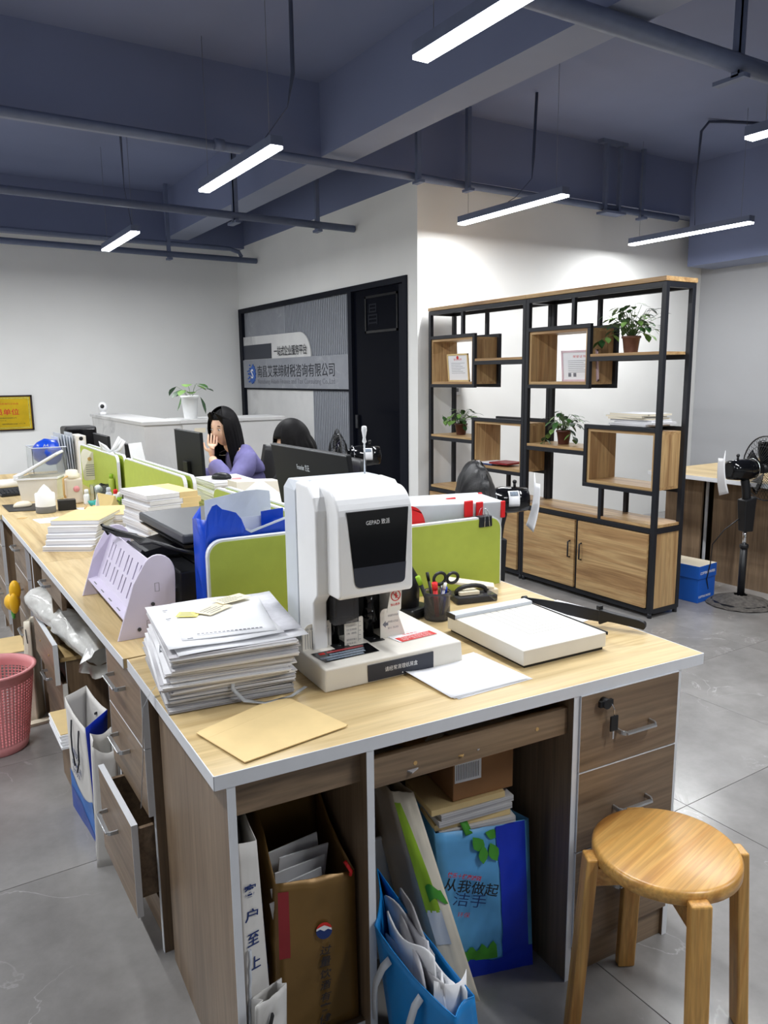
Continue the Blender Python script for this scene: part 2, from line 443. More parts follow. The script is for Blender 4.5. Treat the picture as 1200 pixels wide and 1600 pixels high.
lamp(5.78, 3.74, 4.91, 'lit tube lamp hanging behind the right end of the shelf, by the right wall')
lamp(3.74, 1.36, 2.47, 'lit tube lamp of which only the end shows at the right edge of the picture')
# unseen lamps on the grid: left ones added for light, near right ones inferred
for (x, y) in ((-.45, 1.9), (-.45, 4.3), (-.45, 6.9), (-2.5, 6.9), (-2.5, 4.3), (3.74, -.45), (1.765, -.40)):
    lamp(x, y-.54, y+.54, 'unseen tube lamp outside the picture, lighting the room')['group'] = 'tube lamps outside the picture'
conduit('dark cable drop bending from the slab towards the second lamp', [(1.15, 3.15, 3.44), (1.72, 3.62, 3.44), (1.84, 3.72, 3.43), (1.86, 3.75, 3.36), (1.86, 3.75, 2.95), (1.84, 3.78, 2.80), (1.765, 3.95, 2.66)])
conduit('dark bent cable conduit in the bay above the farthest lamp', [(-1.0, 6.05, 3.44), (1.5, 6.2, 3.44), (1.62, 6.25, 3.42), (1.66, 6.3, 3.34), (1.67, 6.33, 2.9), (1.755, 6.5, 2.66)])
conduit('thin cable feeding the lamp above the left end of the shelf', [(4.12, 4.4, 3.44), (4.1, 4.4, 3.0), (4.07, 4.38, 2.85), (3.9, 4.36, 2.70), (3.83, 4.36, 2.66)])
conduit('dark cable conduit along the slab to the lamp by the right wall', [(7.15, 3.6, 3.44), (5.9, 4.1, 3.44), (5.75, 4.15, 3.43), (5.70, 4.18, 3.36), (5.69, 4.2, 2.9), (5.78, 4.25, 2.66)])

# ---------------------------------------------------------------- glazed partition with the company sign
XF = XC
wn = struct(MB().box(XF-.015, XF+.05, 5.34, 5.40, 0, 2.26).box(XF-.015, XF+.05, 5.40, Y1, 2.21, 2.26).box(XF-.015, XF+.05, 8.86, Y1, 0, 2.21)
            .box(XF-.015, XF+.05, 6.24, 6.31, 0, 2.21).box(XF-.01, XF+.05, 5.40, 8.86, 0, .06).build('window_1', 'frame_navy'))
struct(bx('wall_behind_glazing', 'sign_dark', None, XF+.12, XF+.2, 5.3, Y1, 0, 2.3))
dr = struct(bx('door_1', 'tinted_glass', None, XF+.012, XF+.03, 5.40, 6.24, .06, 2.21))
MB().box(XF-.002, XF+.012, 5.42, 5.47, .06, 2.2).build('door_stile', 'frame_navy', dr)
m = MB(); a, b, c, d = 5.50, 6.03, 1.83, 2.15
m.box(XF+.004, XF+.012, a, b, d-.02, d).box(XF+.004, XF+.012, a, b, c, c+.02).box(XF+.004, XF+.012, a, a+.02, c, d).box(XF+.004, XF+.012, b-.02, b, c, d)
m.build('picture_rail', 'black_gloss', dr)
MB().box(XF-.012, XF+.006, 6.16, 6.2, .98, 1.1).build('door_handle', 'black_metal', dr)
MS = frame((XF-.001, 0, 0), (0, -1, 0), (0, 0, 1))      # x towards the viewer's right (-Y), y up, z out of the wall (-X)
text('昌', 'frame_navy', dr, MS @ T(-5.98, 1.90, -.009), height=.18)
sg = thing('company_sign', 'grey stone and ribbed company sign with blue emblem and Chinese lettering', 'sign', (XF, 7.5, 0))
def sbox(name, m_, y0, y1, z0, z1, xo, th=.01):
    o = bx(name, m_, sg, xo, xo+th, y0-7.5, y1-7.5, z0, z1); return o
sbox('stone_panel', 'grey_stone', 7.74, 8.86, 1.66, 2.21, .025)
sbox('marble_panel', 'marble', 7.11, 8.86, .06, 1.33, .022)
def ribs(y0, y1, z0, z1):
    m = MB(); n = int((y1-y0)/.036)
    m.box(.03, .04, y0-7.5, y1-7.5, z0, z1)
    for i in range(n):
        y = y0+(y1-y0)*(i+.2)/n-7.5
        m.box(.018, .03, y, y+.021, z0, z1)
    m.build('ribbed_panel', 'rib_grey', sg)['kind'] = 'stuff'
ribs(6.31, 7.74, 1.66, 2.21); ribs(6.31, 7.11, .06, 1.33)
# white board with a rounded right end
P = [(-8.86, 1.66), (-7.10, 1.66)]
for i in range(13):
    t = i/12*PI/2; P.append((-7.10-.25*(1-math.cos(t)), 1.66+.255*math.sin(t)))
P.append((-8.86, 1.93))
MB().prism(P, frame((0, -7.5, 0), (0, -1, 0), (0, 0, 1)) @ T(0, 0, 0), -.012, 0.0).build('curved_board', 'marble', sg)
for o in [o for o in sg.children if o.name.startswith('curved_board')]:
    for v in o.data.vertices: v.co = Vector((v.co.x+.002, v.co.y, v.co.z))
sbox('dark_inset', 'sign_dark', 8.06, 8.86, 1.665, 1.83, -.004, .01)
sbox('name_band', 'grey_stone', 6.31, 8.86, 1.335, 1.66, -.012, .03)
sbox('band_shadow_gap', 'frame_navy', 6.31, 8.86, 1.315, 1.335, .005, .02)
MG = MS @ T(0, 0, 0); 
MG = frame((-.0135, -7.5, 0), (0, -1, 0), (0, 0, 1))
text('一站式企业服务平台', 'ink', sg, frame((-.0055, -7.5, 0), (0, -1, 0), (0, 0, 1)) @ T(-7.97, 1.685, 0.006), width=.80, height=.105, bold=.006, depth=.004)
text('南昌艾莱缔财税咨询有限公司', 'ink', sg, MG @ T(-8.44, 1.455, 0), width=1.86, height=.135, depth=.003)
text('Nanchang Ailaidi Finance and Tax Consulting Co.,Ltd', 'ink_grey', sg, MG @ T(-8.44, 1.368, 0), width=1.86, height=.07, depth=.003)
# emblem: blue half wheel with an S and flying pixels
m = MB(); cx_, cy_ = -8.60, 1.498
pts = []
for i in range(33):
    a = -PI/2+PI*i/32-.25
    r = .118 if (i//2) % 2 else .104
    pts.append((cx_+r*math.cos(a), cy_+r*math.sin(a)))
for i in range(17):
    a = PI/2-.25-PI*i/16
    pts.append((cx_-.035+.012*math.cos(a), cy_+.06*math.sin(a)))
m.prism(pts, MG, 0, .006)
for (x, y, s) in ((-.075, .06, .022), (-.10, .035, .018), (-.08, 0, .03), (-.12, 0, .016), (-.095, -.04, .022), (-.125, -.055, .014), (-.06, -.075, .02), (-.10, -.09, .02), (-.14, .03, .012), (-.07, .1, .014)):
    m.prism([(cx_+x, cy_+y-s*.5), (cx_+x+s*1.6, cy_+y-s*.5), (cx_+x+s*1.6, cy_+y+s*.5), (cx_+x, cy_+y+s*.5)], MG, 0, .006)
mat('logo_blue', (44, 92, 176), 0.5, vary=0.1)
m.build('emblem', 'logo_blue', sg)
text('S', 'ink_white', sg, MG @ T(cx_-.02, cy_-.055, .0065), height=.11, width=.07, bold=.02)
# ---------------------------------------------------------------- display shelf: two units of black steel and wood boxes
SX0, SX1 = 3.69, 3.955
PW = .03
def shelf_unit(y0, y1, label, end_panels):
    """y0 = right-hand end (nearer), y1 = left-hand end; local y runs to the left"""
    L_ = y1-y0
    s = thing('display_shelf', label, 'shelf', (SX0, y0, 0))
    D = SX1-SX0
    for (x, y) in ((0, 0), (D-PW, 0), (0, L_-PW), (D-PW, L_-PW)):
        o = MB().box(x, x+PW, y, y+PW, 0.03, 1.955).build('post', 'black_metal', s, .002)
        MB().cyl((x+PW/2, y+PW/2, 0), (x+PW/2, y+PW/2, .03), .014, 12).build('levelling_foot', 'black_metal', o)
    bx('top_board', 'shelf_y', s, -.006, D+.006, -.003, L_-.001, 1.957, 1.983, .002)
    def rails(z, h=PW, y_a=PW, y_b=None, front=True, back=True):
        y_b = L_-PW if y_b is None else y_b
        for x in ([0] if front else [])+([D-PW] if back else []):
            MB().box(x+.001, x+PW-.001, y_a, y_b, z-h, z).build('rail', 'black_metal', s, .0015)
    def ties(y, z):
        MB().box(PW, D-PW, y, y+PW-.002, z-PW, z).build('tie_bar', 'black_metal', s, .0015)
    rails(1.955); ties(0, 1.955); ties(L_-PW, 1.955)
    rails(.055); ties(0, .055); ties(L_-PW, .055)
    rails(.545); ties(0, .545); ties(L_-PW, .545)
    # wood boxes, open at front and back, edged with steel above, below and on the inner side
    def box(ya, yb, za, zb, inner_left):
        T_ = .018; sp = PW-.004
        p = MB().box(.012, D-.012, ya, yb, zb-T_, zb).build('box_top', 'shelf_y', s)
        MB().box(.012, D-.012, ya, yb, za, za+T_).build('box_bottom', 'shelf_y', s)
        MB().box(.012, D-.012, ya, ya+T_, za+T_, zb-T_).build('box_side', 'shelf_z', s)
        MB().box(.012, D-.012, yb-T_, yb, za+T_, zb-T_).build('box_side', 'shelf_z', s)
        for x in (0, D-sp):
            e = MB()
            e.box(x, x+sp, ya-sp if not inner_left else ya, yb if not inner_left else yb+sp, zb, zb+sp)
            e.box(x, x+sp, ya-sp if not inner_left else ya, yb if not inner_left else yb+sp, za-sp, za)
            if inner_left: e.box(x, x+sp, yb, yb+sp, za, zb)
            else: e.box(x, x+sp, ya-sp, ya, za, zb)
            e.build('box_frame', 'black_metal', s, .0015)
    F = L_/1.125
    box(.57*F, L_-PW, 1.385, 1.735, False)         # upper box at the left
    box(PW, .545*F, .768, 1.112, True)             # lower box at the right
    def board(ya, yb, z):
        MB().box(.004, D-.004, ya, yb, z-.017, z).build('shelf_board', 'shelf_y', s, .001)
        for x in (0, D-PW): MB().box(x+.001, x+PW-.001, ya, yb, z-.045, z-.017).build('shelf_rail', 'black_metal', s, .001)
    board(PW, .545*F, 1.573)
    board(.572*F, L_-PW, .982)
    for y in (.685,):
        for x in (0, D-PW): MB().box(x+.002, x+PW-.002, y*F, y*F+PW-.004, 1.761, 1.926).build('strut', 'black_metal', s, .001)
    for y in (.41,):
        for x in (0, D-PW): MB().box(x+.002, x+PW-.002, y*F, y*F+PW-.004, .545, .742).build('strut', 'black_metal', s, .001)
    # cabinet
    bx('cabinet_top', 'shelf_y', s, .004, D-.004, .008, L_-.008, .548, .566, .001)
    bx('cabinet_side', 'shelf_z', s, PW, D-PW, .006, .024, .055, .515)
    bx('cabinet_side', 'shelf_z', s, PW, D-PW, L_-.024, L_-.006, .055, .515)
    bx('cabinet_back', 'shelf_y', s, D-.024, D-.012, PW, L_-PW, .055, .515)
    bx('cabinet_floor', 'shelf_y', s, .02, D-PW, PW, L_-PW, .056, .07)
    mid = L_*.53
    bx('centre_post', 'black_metal', s, .001, PW, mid-.012, mid+.012, .055, .515)
    for (a, b, hy) in ((PW+.004, mid-.014, mid-.05), (mid+.014, L_-PW-.004, mid+.05)):
        d = MB().box(-.014, .003, a, b, .062, .512).build('cabinet_door', 'shelf_y', s, .001)
        MB().tube([(-.014, hy, .37), (-.034, hy, .365), (-.034, hy, .265), (-.014, hy, .26)], .0055, 8).build('door_handle', 'black_metal', d)
    return s
shelf_unit(2.872, 4.000, 'right unit of the black steel and wood shelf, its end near the blue paper box', True)
shelf_unit(4.003, 5.135, 'left unit of the black steel shelf with wood boxes, its end against the white wall', True)
# ---------------------------------------------------------------- desks
DZ = .76
def handle(parent, p, d, out, w=.10, name='handle'):
    """bow handle: centre p, along unit d, standing off along unit out"""
    p, d, out = Vector(p), Vector(d), Vector(out)
    pts = [p-d*w/2, p-d*w/2+out*.018, p-d*(w/2-.006)+out*.026, p+d*(w/2-.006)+out*.026, p+d*w/2+out*.018, p+d*w/2]
    m = MB(); up = Vector((0, 0, 1))
    for a, b in zip(pts, pts[1:]): m.bar(a, b, .011, .005, up=out.cross(d) if abs((b-a).normalized().dot(d)) > .7 else d)
    return m.build(name, 'aluminium', parent, .001)
def top_slab(parent, pts, z1, th, wood_, bands):
    """worktop from corner points, laminate top with pale edge bands along the listed sides"""
    n = len(pts); m = MB()
    A = [m.v((x, y, z1-th)) for x, y in pts]; B_ = [m.v((x, y, z1)) for x, y in pts]
    m.f(list(reversed(A))); m.f(B_)
    for i in range(n): m.f([A[i], A[(i+1) % n], B_[(i+1) % n], B_[i]])
    o = m.build('worktop', wood_, parent)
    for i in bands:
        p, q = Vector(pts[i]+(0,)), Vector(pts[(i+1) % n]+(0,)); d = (q-p).normalized(); nrm = Vector((d.y, -d.x, 0))*.0015
        e = MB(); a = []
        for z in (z1-th-.0004, z1+.0004): a += [p+Vector((0, 0, z))-nrm*.3, q+Vector((0, 0, z))-nrm*.3, q+nrm+Vector((0, 0, z)), p+nrm+Vector((0, 0, z))]
        e.hexa(a); e.build('edge_band', 'edge_white', parent)
    return o
# head desk: the one nearest the camera
HA = math.radians(-4.7)
HO = (0.408, 1.215)
hd = thing('office_desk', 'nearest wooden desk, facing the camera with bags under it and drawers at its right', 'desk', (HO[0], HO[1], 0), HA)
def hl(x, y):
    dx, dy = x-HO[0], y-HO[1]; c, s = math.cos(HA), math.sin(HA); return (dx*c+dy*s, -dx*s+dy*c)
def hw(x, y):
    c, s = math.cos(HA), math.sin(HA); return (HO[0]+x*c-y*s, HO[1]+x*s+y*c)
top_slab(hd, [(0, 0), (1.24, 0), hl(1.685, 1.95), hl(.428, 1.885)], DZ, .027, 'top_x', (0, 1, 3))
UZ = DZ-.0275
def panel(name, x0, x1, y0, y1, z0, z1, wd, edge=True, parent=hd):
    o = bx(name, wd, parent, x0, x1, y0, y1, z0, z1)
    if edge:
        e = bx('edge_band', 'edge_white', o, x0-.0005, x1+.0005, y0-.0015, y0, z0, z1)
    return o
def quadpanel(name, wd, pts, z0, z1, parent=hd):
    m = MB(); m.hexa([(x, y, z0) for x, y in pts]+[(x, y, z1) for x, y in pts]); return m.build(name, wd, parent)
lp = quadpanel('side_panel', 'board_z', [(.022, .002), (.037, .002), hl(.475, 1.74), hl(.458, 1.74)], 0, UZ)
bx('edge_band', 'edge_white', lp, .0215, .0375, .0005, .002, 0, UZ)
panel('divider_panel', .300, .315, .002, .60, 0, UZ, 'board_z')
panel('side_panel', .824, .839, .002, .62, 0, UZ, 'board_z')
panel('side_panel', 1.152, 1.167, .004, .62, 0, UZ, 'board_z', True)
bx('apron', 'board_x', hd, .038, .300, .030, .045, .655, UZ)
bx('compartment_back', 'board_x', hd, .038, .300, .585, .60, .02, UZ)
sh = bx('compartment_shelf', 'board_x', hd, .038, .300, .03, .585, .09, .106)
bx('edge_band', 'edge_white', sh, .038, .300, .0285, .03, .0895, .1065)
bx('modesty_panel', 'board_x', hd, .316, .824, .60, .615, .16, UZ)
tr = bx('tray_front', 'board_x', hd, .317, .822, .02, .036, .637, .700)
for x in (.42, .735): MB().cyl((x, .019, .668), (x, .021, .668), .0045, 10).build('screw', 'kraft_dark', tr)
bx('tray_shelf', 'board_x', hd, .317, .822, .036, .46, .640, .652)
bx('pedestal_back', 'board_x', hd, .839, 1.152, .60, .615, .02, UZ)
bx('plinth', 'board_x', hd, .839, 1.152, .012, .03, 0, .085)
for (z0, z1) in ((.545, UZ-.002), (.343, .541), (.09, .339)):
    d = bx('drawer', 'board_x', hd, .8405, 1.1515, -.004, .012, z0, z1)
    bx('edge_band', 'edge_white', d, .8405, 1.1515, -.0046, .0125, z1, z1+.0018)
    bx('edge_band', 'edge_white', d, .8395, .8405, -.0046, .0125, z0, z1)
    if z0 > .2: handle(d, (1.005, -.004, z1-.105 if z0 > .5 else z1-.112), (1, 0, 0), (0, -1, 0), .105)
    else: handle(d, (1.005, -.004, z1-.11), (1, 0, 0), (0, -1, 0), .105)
    if z0 > .5:
        m = MB(); m.cyl((.905, -.004, .706), (.905, -.022, .706), .012, 16); m.box(.886, .925, -.018, -.010, .699, .713)
        m.build('lock', 'black_plastic', d)
        m = MB(); m.box(.914, .938, -.024, -.019, .636, .674); m.build('key', 'black_plastic', d, .004)
        MB().tube([(.918, -.02, .704), (.926, -.021, .69), (.926, -.0215, .672)], .0012, 6).build('key_ring', 'chrome', d)
        MB().box(.922, .926, -.0225, -.0205, .617, .637).build('key_blade', 'chrome', d)
# desks of the left and right rows
def row_desk(name_label, x0, x1, y0, y1, bands, parts):
    t = thing('office_desk', name_label, 'desk', (x0, y0, 0))
    W, D = x1-x0, y1-y0
    top_slab(t, [(0, 0), (W, 0), (W, D), (0, D)], DZ, .025, 'top_y', bands)
    parts(t, W, D)
    return t
def ped(t, y0, y1, x_face, drawers, depth=.42, sign=1, plinth=True):
    """drawer pedestal facing -x (sign 1) or +x (sign -1); drawers = (z0, z1, pull)"""
    def sx(a, b): return (x_face+sign*a, x_face+sign*b) if sign > 0 else (x_face+sign*b, x_face+sign*a)
    for (a, b) in ((y0, y0+.015), (y1-.015, y1)):
        xa, xb = sx(.016, depth)
        s = bx('pedestal_side', 'board_z', t, xa, xb, a, b, 0, DZ-.026)
        xa, xb = sx(.0145, .016); bx('edge_band', 'edge_white', s, xa, xb, a, b, 0, DZ-.026)
    xa, xb = sx(depth-.015, depth); bx('pedestal_back', 'board_z', t, xa, xb, y0+.015, y1-.015, 0, DZ-.026)
    if plinth:
        xa, xb = sx(.03, .045); bx('plinth', 'board_y', t, xa, xb, y0+.015, y1-.015, 0, .10)
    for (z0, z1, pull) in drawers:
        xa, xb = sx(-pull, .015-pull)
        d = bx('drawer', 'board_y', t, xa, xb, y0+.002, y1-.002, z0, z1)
        e = MB(); xe, xf = sx(-pull-.0003, .0153-pull)
        e.box(xe, xf, y0+.0005, y0+.002, z0, z1); e.box(xe, xf, y1-.002, y1-.0005, z0, z1); e.box(xe, xf, y0+.0005, y1-.0005, z1, z1+.0015)
        e.build('edge_band', 'edge_white', d)
        if pull > .01:
            xa, xb = sx(.015-pull, depth-pull-.03)
            m = MB(); m.box(xa, xb, y0+.03, y0+.042, z0+.03, z1-.03); m.box(xa, xb, y1-.042, y1-.03, z0+.03, z1-.03); m.box(xa, xb, y0+.042, y1-.042, z0+.03, z0+.036)
            m.build('drawer_box', 'board_y', d)
        handle(d, (x_face-sign*pull, y0+(y1-y0)*.60, z0+(z1-z0)*.62), (0, 1, 0), (-sign, 0, 0), .12)
LX0, LX1, RX0_, RX1_ = .42, 1.045, 1.055, 1.69
def pa(t, W, D):
    bx('modesty_panel', 'board_y', t, W-.03, W-.014, .02, D-.01, .12, DZ-.026)
    y = 1.77-1.895
    ped(t, 1.775-1.895, 2.135-1.895, .008, [(.565, .732, 0), (.385, .561, 0), (.125, .375, .045)])
    bx('side_panel', 'board_z', t, .02, W-.04, D-.02, D-.005, 0, DZ-.026)
row_desk('first wooden desk of the left row, behind the stack of papers, under the printer', LX0, LX1, 1.895, 3.12, (3,), pa)
def pb(t, W, D):
    bx('modesty_panel', 'board_y', t, W-.03, W-.014, .01, D-.01, .12, DZ-.026)
    bx('side_panel', 'board_z', t, .012, .40, .38, .395, 0, DZ-.026)
    bx('edge_band', 'edge_white', t, .0105, .012, .38, .395, 0, DZ-.026)
    d = bx('drawer', 'board_y', t, .004, .019, -.34, .08, .655, .732); handle(d, (.004, -.07, .695), (0, 1, 0), (-1, 0, 0), .1)
    ped(t, .56, .98, .008, [(.565, .732, 0), (.345, .561, 0), (.12, .341, 0)])
row_desk('second wooden desk of the left row, behind the pink basket, holding stacks of books', LX0, LX1, 3.122, 4.40, (3,), pb)
def pc(t, W, D):
    bx('modesty_panel', 'board_y', t, W-.03, W-.014, .01, D-.01, .12, DZ-.026)
    ped(t, .15, .55, .008, [(.565, .732, 0), (.345, .561, 0), (.12, .341, 0)])
    bx('side_panel', 'board_z', t, .012, W-.04, D-.02, D-.005, 0, DZ-.026)
row_desk('third wooden desk of the left row, with the mouse pad and white lidded box', LX0-.01, LX1, 4.402, 5.64, (3,), pc)
def pr(t, W, D):
    bx('modesty_panel', 'board_y', t, .014, .03, .01, D-.01, .12, DZ-.026)
    bx('side_panel', 'board_z', t, .04, W-.02, .012, .027, 0, DZ-.026)
    bx('side_panel', 'board_z', t, .04, W-.02, D-.02, D-.005, 0, DZ-.026)
row_desk('first wooden desk of the right row, behind the white punch machine', RX0_, RX1_, 1.97, 3.12, (1,), pr)
row_desk('second wooden desk of the right row, at the black back-turned monitor', RX0_, RX1_, 3.122, 4.40, (1,), pr)
row_desk('third wooden desk of the right row, in front of the marble counter', RX0_, RX1_, 4.402, 5.64, (1,), pr)
def pf(t, W, D):
    bx('side_panel', 'board_z', t, .02, .035, .03, D-.02, 0, DZ-.026); bx('side_panel', 'board_z', t, W-.035, W-.02, .03, D-.02, 0, DZ-.026)
    bx('modesty_panel', 'board_x', t, .035, W-.035, .05, .065, .12, DZ-.026)
row_desk('farthest wooden desk, across the end of the rows toward the yellow plaque', LX0-.03, RX1_, 5.642, 6.34, (3, 2), pf)
# lime dividers
def divider(label, p0, p1, z0, z1, face='lime', th=.022, round0=True, round1=True, cat='divider'):
    """upright screen from p0 to p1 (xy) with rounded top corners and a pale rim"""
    p0, p1 = Vector((p0[0], p0[1], 0)), Vector((p1[0], p1[1], 0)); L_ = (p1-p0).length
    t = thing('desk_divider', label, cat, (p0.x, p0.y, z0), math.atan2(p1.y-p0.y, p1.x-p0.x))
    H = z1-z0; R = .045
    def outline(i, rr):
        P = [(i, 0)]
        if round0: P += [(i+rr*(1-math.sin(a)), H-i-rr*(1-math.cos(a))) for a in [PI/2*k/6 for k in range(6, -1, -1)]]
        else: P += [(i, H-i)]
        if round1: P += [(L_-i-rr*(1-math.sin(a)), H-i-rr*(1-math.cos(a))) for a in [PI/2*k/6 for k in range(0, 7)]]
        else: P += [(L_-i, H-i)]
        return P + [(L_-i, 0)]
    Mx = Matrix(((1, 0, 0, 0), (0, 0, -1, 0), (0, 1, 0, 0), (0, 0, 0, 1)))
    MB().prism(outline(.006, R-.006), Mx, -th/2-.0005, th/2+.0005).build('fabric_panel', face, t)
    O, I = outline(0, R), outline(.0062, R-.006)
    m = MB()
    for s in (-th/2+.0015, th/2-.0015):
        A = [m.v(Mx @ Vector((x, y, s))) for x, y in O]; B_ = [m.v(Mx @ Vector((x, y, s))) for x, y in I]
        for i in range(len(O)-1): m.f([A[i], A[i+1], B_[i+1], B_[i]])
    A = [m.v(Mx @ Vector((x, y, -th/2+.0015))) for x, y in O]; B_ = [m.v(Mx @ Vector((x, y, th/2-.0015))) for x, y in O]
    for i in range(len(O)-1): m.f([A[i], A[i+1], B_[i+1], B_[i]])
    m.build('rim', 'edge_white', t, fix=True)
    return t
# ---------------------------------------------------------------- binding punch on the head desk
mat('lavender', (216, 208, 228), 0.4, vary=0.015)
def layers_mat(name, c1, c2, sc=260.0):
    m, nt, b = nt_new(name); N, L = nt.nodes, nt.links
    tc = N.new('ShaderNodeTexCoord'); mp = N.new('ShaderNodeMapping'); mp.inputs['Scale'].default_value = (2.5, 2.5, sc)
    L.new(tc.outputs['Object'], mp.inputs['Vector'])
    n = N.new('ShaderNodeTexNoise'); n.inputs['Scale'].default_value = 1.0; n.inputs['Detail'].default_value = 4; L.new(mp.outputs[0], n.inputs['Vector'])
    r = N.new('ShaderNodeValToRGB'); r.color_ramp.elements[0].position = .38; r.color_ramp.elements[1].position = .58
    r.color_ramp.elements[0].color = lin(c1); r.color_ramp.elements[1].color = lin(c2)
    L.new(n.outputs['Fac'], r.inputs['Fac']); L.new(r.outputs['Color'], b.inputs['Base Color']); b.inputs['Roughness'].default_value = .8
    bp = N.new('ShaderNodeBump'); bp.inputs['Strength'].default_value = .5; bp.inputs['Distance'].default_value = .001
    L.new(n.outputs['Fac'], bp.inputs['Height']); L.new(bp.outputs['Normal'], b.inputs['Normal'])
layers_mat('paper_layers', (178, 176, 180), (240, 240, 242))
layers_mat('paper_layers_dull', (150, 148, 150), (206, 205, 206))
GA = math.radians(-3.0)
gp = thing('binding_punch', 'white document binding punch machine with black glass front on the nearest desk', 'machine', (.741, 1.424, DZ), GA)
m = MB(); m.hexa([(0, 0, .0), (.372, 0, .0), (.372, .33, .0), (0, .33, .0), (.004, .002, .053), (.368, .002, .053), (.368, .33, .053), (.004, .33, .053)])
m.build('base', 'warm_white', gp, .004, 3)
# body: side shells and back
body = [(.13, .06), (.13, .2), (.105, .215), (.105, .40), (.12, .425), (.15, .442), (.215, .447), (.215, .06)]   # (y, z)
YZ = Matrix(((0, 0, 1, 0), (1, 0, 0, 0), (0, 1, 0, 0), (0, 0, 0, 1)))        # poly (y, z) extruded along x
m = MB(); m.prism([(.13, .05), (.215, .05), (.215, .447), (.145, .443), (.115, .42), (.105, .39), (.105, .19), (.118, .178), (.13, .165)], YZ, .034, .07)
m.prism([(.13, .05), (.215, .05), (.215, .447), (.145, .443), (.115, .42), (.105, .39), (.105, .19), (.118, .178), (.13, .165)], YZ, .245, .27)
m.prism([(.215, .18), (.215, .447), (.145, .443), (.115, .42), (.105, .39), (.105, .185)], YZ, .07, .245)
m.build('side_shell', 'white_plastic', gp, .005, 3)
m = MB(); m.prism([(.217, .05), (.30, .05), (.30, .432), (.285, .447), (.217, .447)], YZ, .045, .262)
m.hexa([(.033, .217, .05), (.045, .217, .05), (.045, .30, .05), (.038, .30, .05), (.033, .217, .425), (.045, .217, .447), (.045, .285, .447), (.038, .30, .425)])
m.hexa([(.262, .217, .05), (.271, .217, .05), (.266, .30, .05), (.262, .30, .05), (.262, .217, .447), (.271, .217, .425), (.266, .30, .425), (.262, .285, .447)])
m.build('rear_cover', 'grey_white', gp, .003, 2)
# front hood, swelling forward with a round top
hood = [(.11, .19), (.05, .19), (.043, .198), (.043, .37)] + [(.043+.06*(1-math.cos(a)), .37+.068*math.sin(a)) for a in [PI/2*k/8 for k in range(1, 9)]] + [(.13, .442), (.2, .446), (.2, .40), (.11, .38)]
m = MB(); m.prism(hood, YZ, .062, .256)
hoodo = m.build('hood', 'white_plastic', gp, .018, 5)
gl = MB(); FY = .0425
def rpoly(c, rr, n=5):
    out = []
    k = len(c)
    for i in range(k):
        p, a, b = Vector(c[i]), Vector(c[i-1]), Vector(c[(i+1) % k]); r = rr[i]
        d0, d1 = (a-p).normalized(), (b-p).normalized()
        if r <= 0: out.append(tuple(p)); continue
        p0, p1 = p+d0*r, p+d1*r
        for j in range(n+1):
            t = j/n; out.append(tuple(p0*(1-t)**2+p*2*t*(1-t)+p1*t*t))
    return out
XZ = Matrix(((1, 0, 0, 0), (0, 0, -1, 0), (0, 1, 0, 0), (0, 0, 0, 1)))       # poly (x, z) extruded towards the viewer (-y)
gpl = rpoly([(.102, .214), (.232, .214), (.243, .392), (.083, .392)], [.016, .012, .001, .001])
MB().prism(gpl, T(0, FY, 0) @ XZ, -.004, .0012).build('glass_front', 'black_gloss', gp)
gband = rpoly([(.102, .214), (.232, .214), (.2355, .262), (.097, .262)], [.016, .012, 0, 0])
MB().prism(gband, T(0, FY, 0) @ XZ, -.003, .0018).build('glass_band', 'sign_dark', gp)
text('GEPAD 致派', 'ink_white', gp, T(.131, FY-.0014, .358) @ XZ, width=.062, height=.0125)
# the punching bay
m = MB(); m.box(.07, .245, .19, .214, .054, .19); m.build('bay_back', 'black_plastic', gp)
m = MB(); m.cyl((.098, .15, .054), (.098, .15, .18), .011, 16); m.cyl((.098, .15, .10), (.098, .15, .112), .016, 16); m.build('drill_column', 'black_gloss', gp)
bx('drill_guard', 'smoke_clear', gp, .078, .142, .105, .165, .112, .185, .002)
bx('drill_motor', 'dark_grey', gp, .088, .135, .118, .16, .125, .188, .003)
m = MB(); m.cyl((.192, .15, .054), (.192, .15, .18), .012, 16); m.cyl((.192, .15, .095), (.192, .15, .13), .02, 16, .012); m.build('riveting_column', 'black_gloss', gp)
for x in (.098, .192): bx('drill_pad', 'black_plastic', gp, x-.018, x+.02, .105, .18, .0525, .0545); MB().cyl((x, .125, .0545), (x, .125, .056), .004, 10).build('pad_screw', 'chrome', gp)
def guide(name, pts, y, th=.002):
    return MB().prism(rpoly(pts, [0, 0]+[.006]*(len(pts)-2)), T(0, y, 0) @ XZ, 0, th).build(name, 'warm_white', gp)
gd = guide('paper_guide', [(.008, .053), (.083, .053), (.083, .118), (.022, .115), (.008, .10)], .14)
m = MB()
for i in range(11): m.box(.015+i*.006, .016+i*.006, .1375, .138, .056, .098)
m.build('scale_lines', 'ink_grey', gd)
text('55 50 45 40 35 30', 'ink_grey', gd, T(.017, .1376, .1015) @ XZ, width=.058, height=.005)
gd = guide('paper_guide', [(.108, .053), (.158, .053), (.158, .122), (.108, .112)], .118)
for i, s in enumerate(('打孔前请将公示', '无钉及其他装', '订物，请参阅。', '请勿将手放入', '避免夹伤。')): text(s, 'ink_grey', gd, T(.1125, .1157, .099-.0095*i-(.006 if i > 2 else 0)) @ XZ, width=.028, height=.005)
m = MB()
for i in range(5): m.box(.146, .152, .1155, .1158, .064+i*.011, .065+i*.011)
m.box(.1445, .145, .1155, .1158, .06, .112); m.build('scale_lines', 'ink_grey', gd)
gd = guide('paper_guide', [(.207, .053), (.278, .053), (.252, .125), (.215, .128), (.207, .12)], .12)
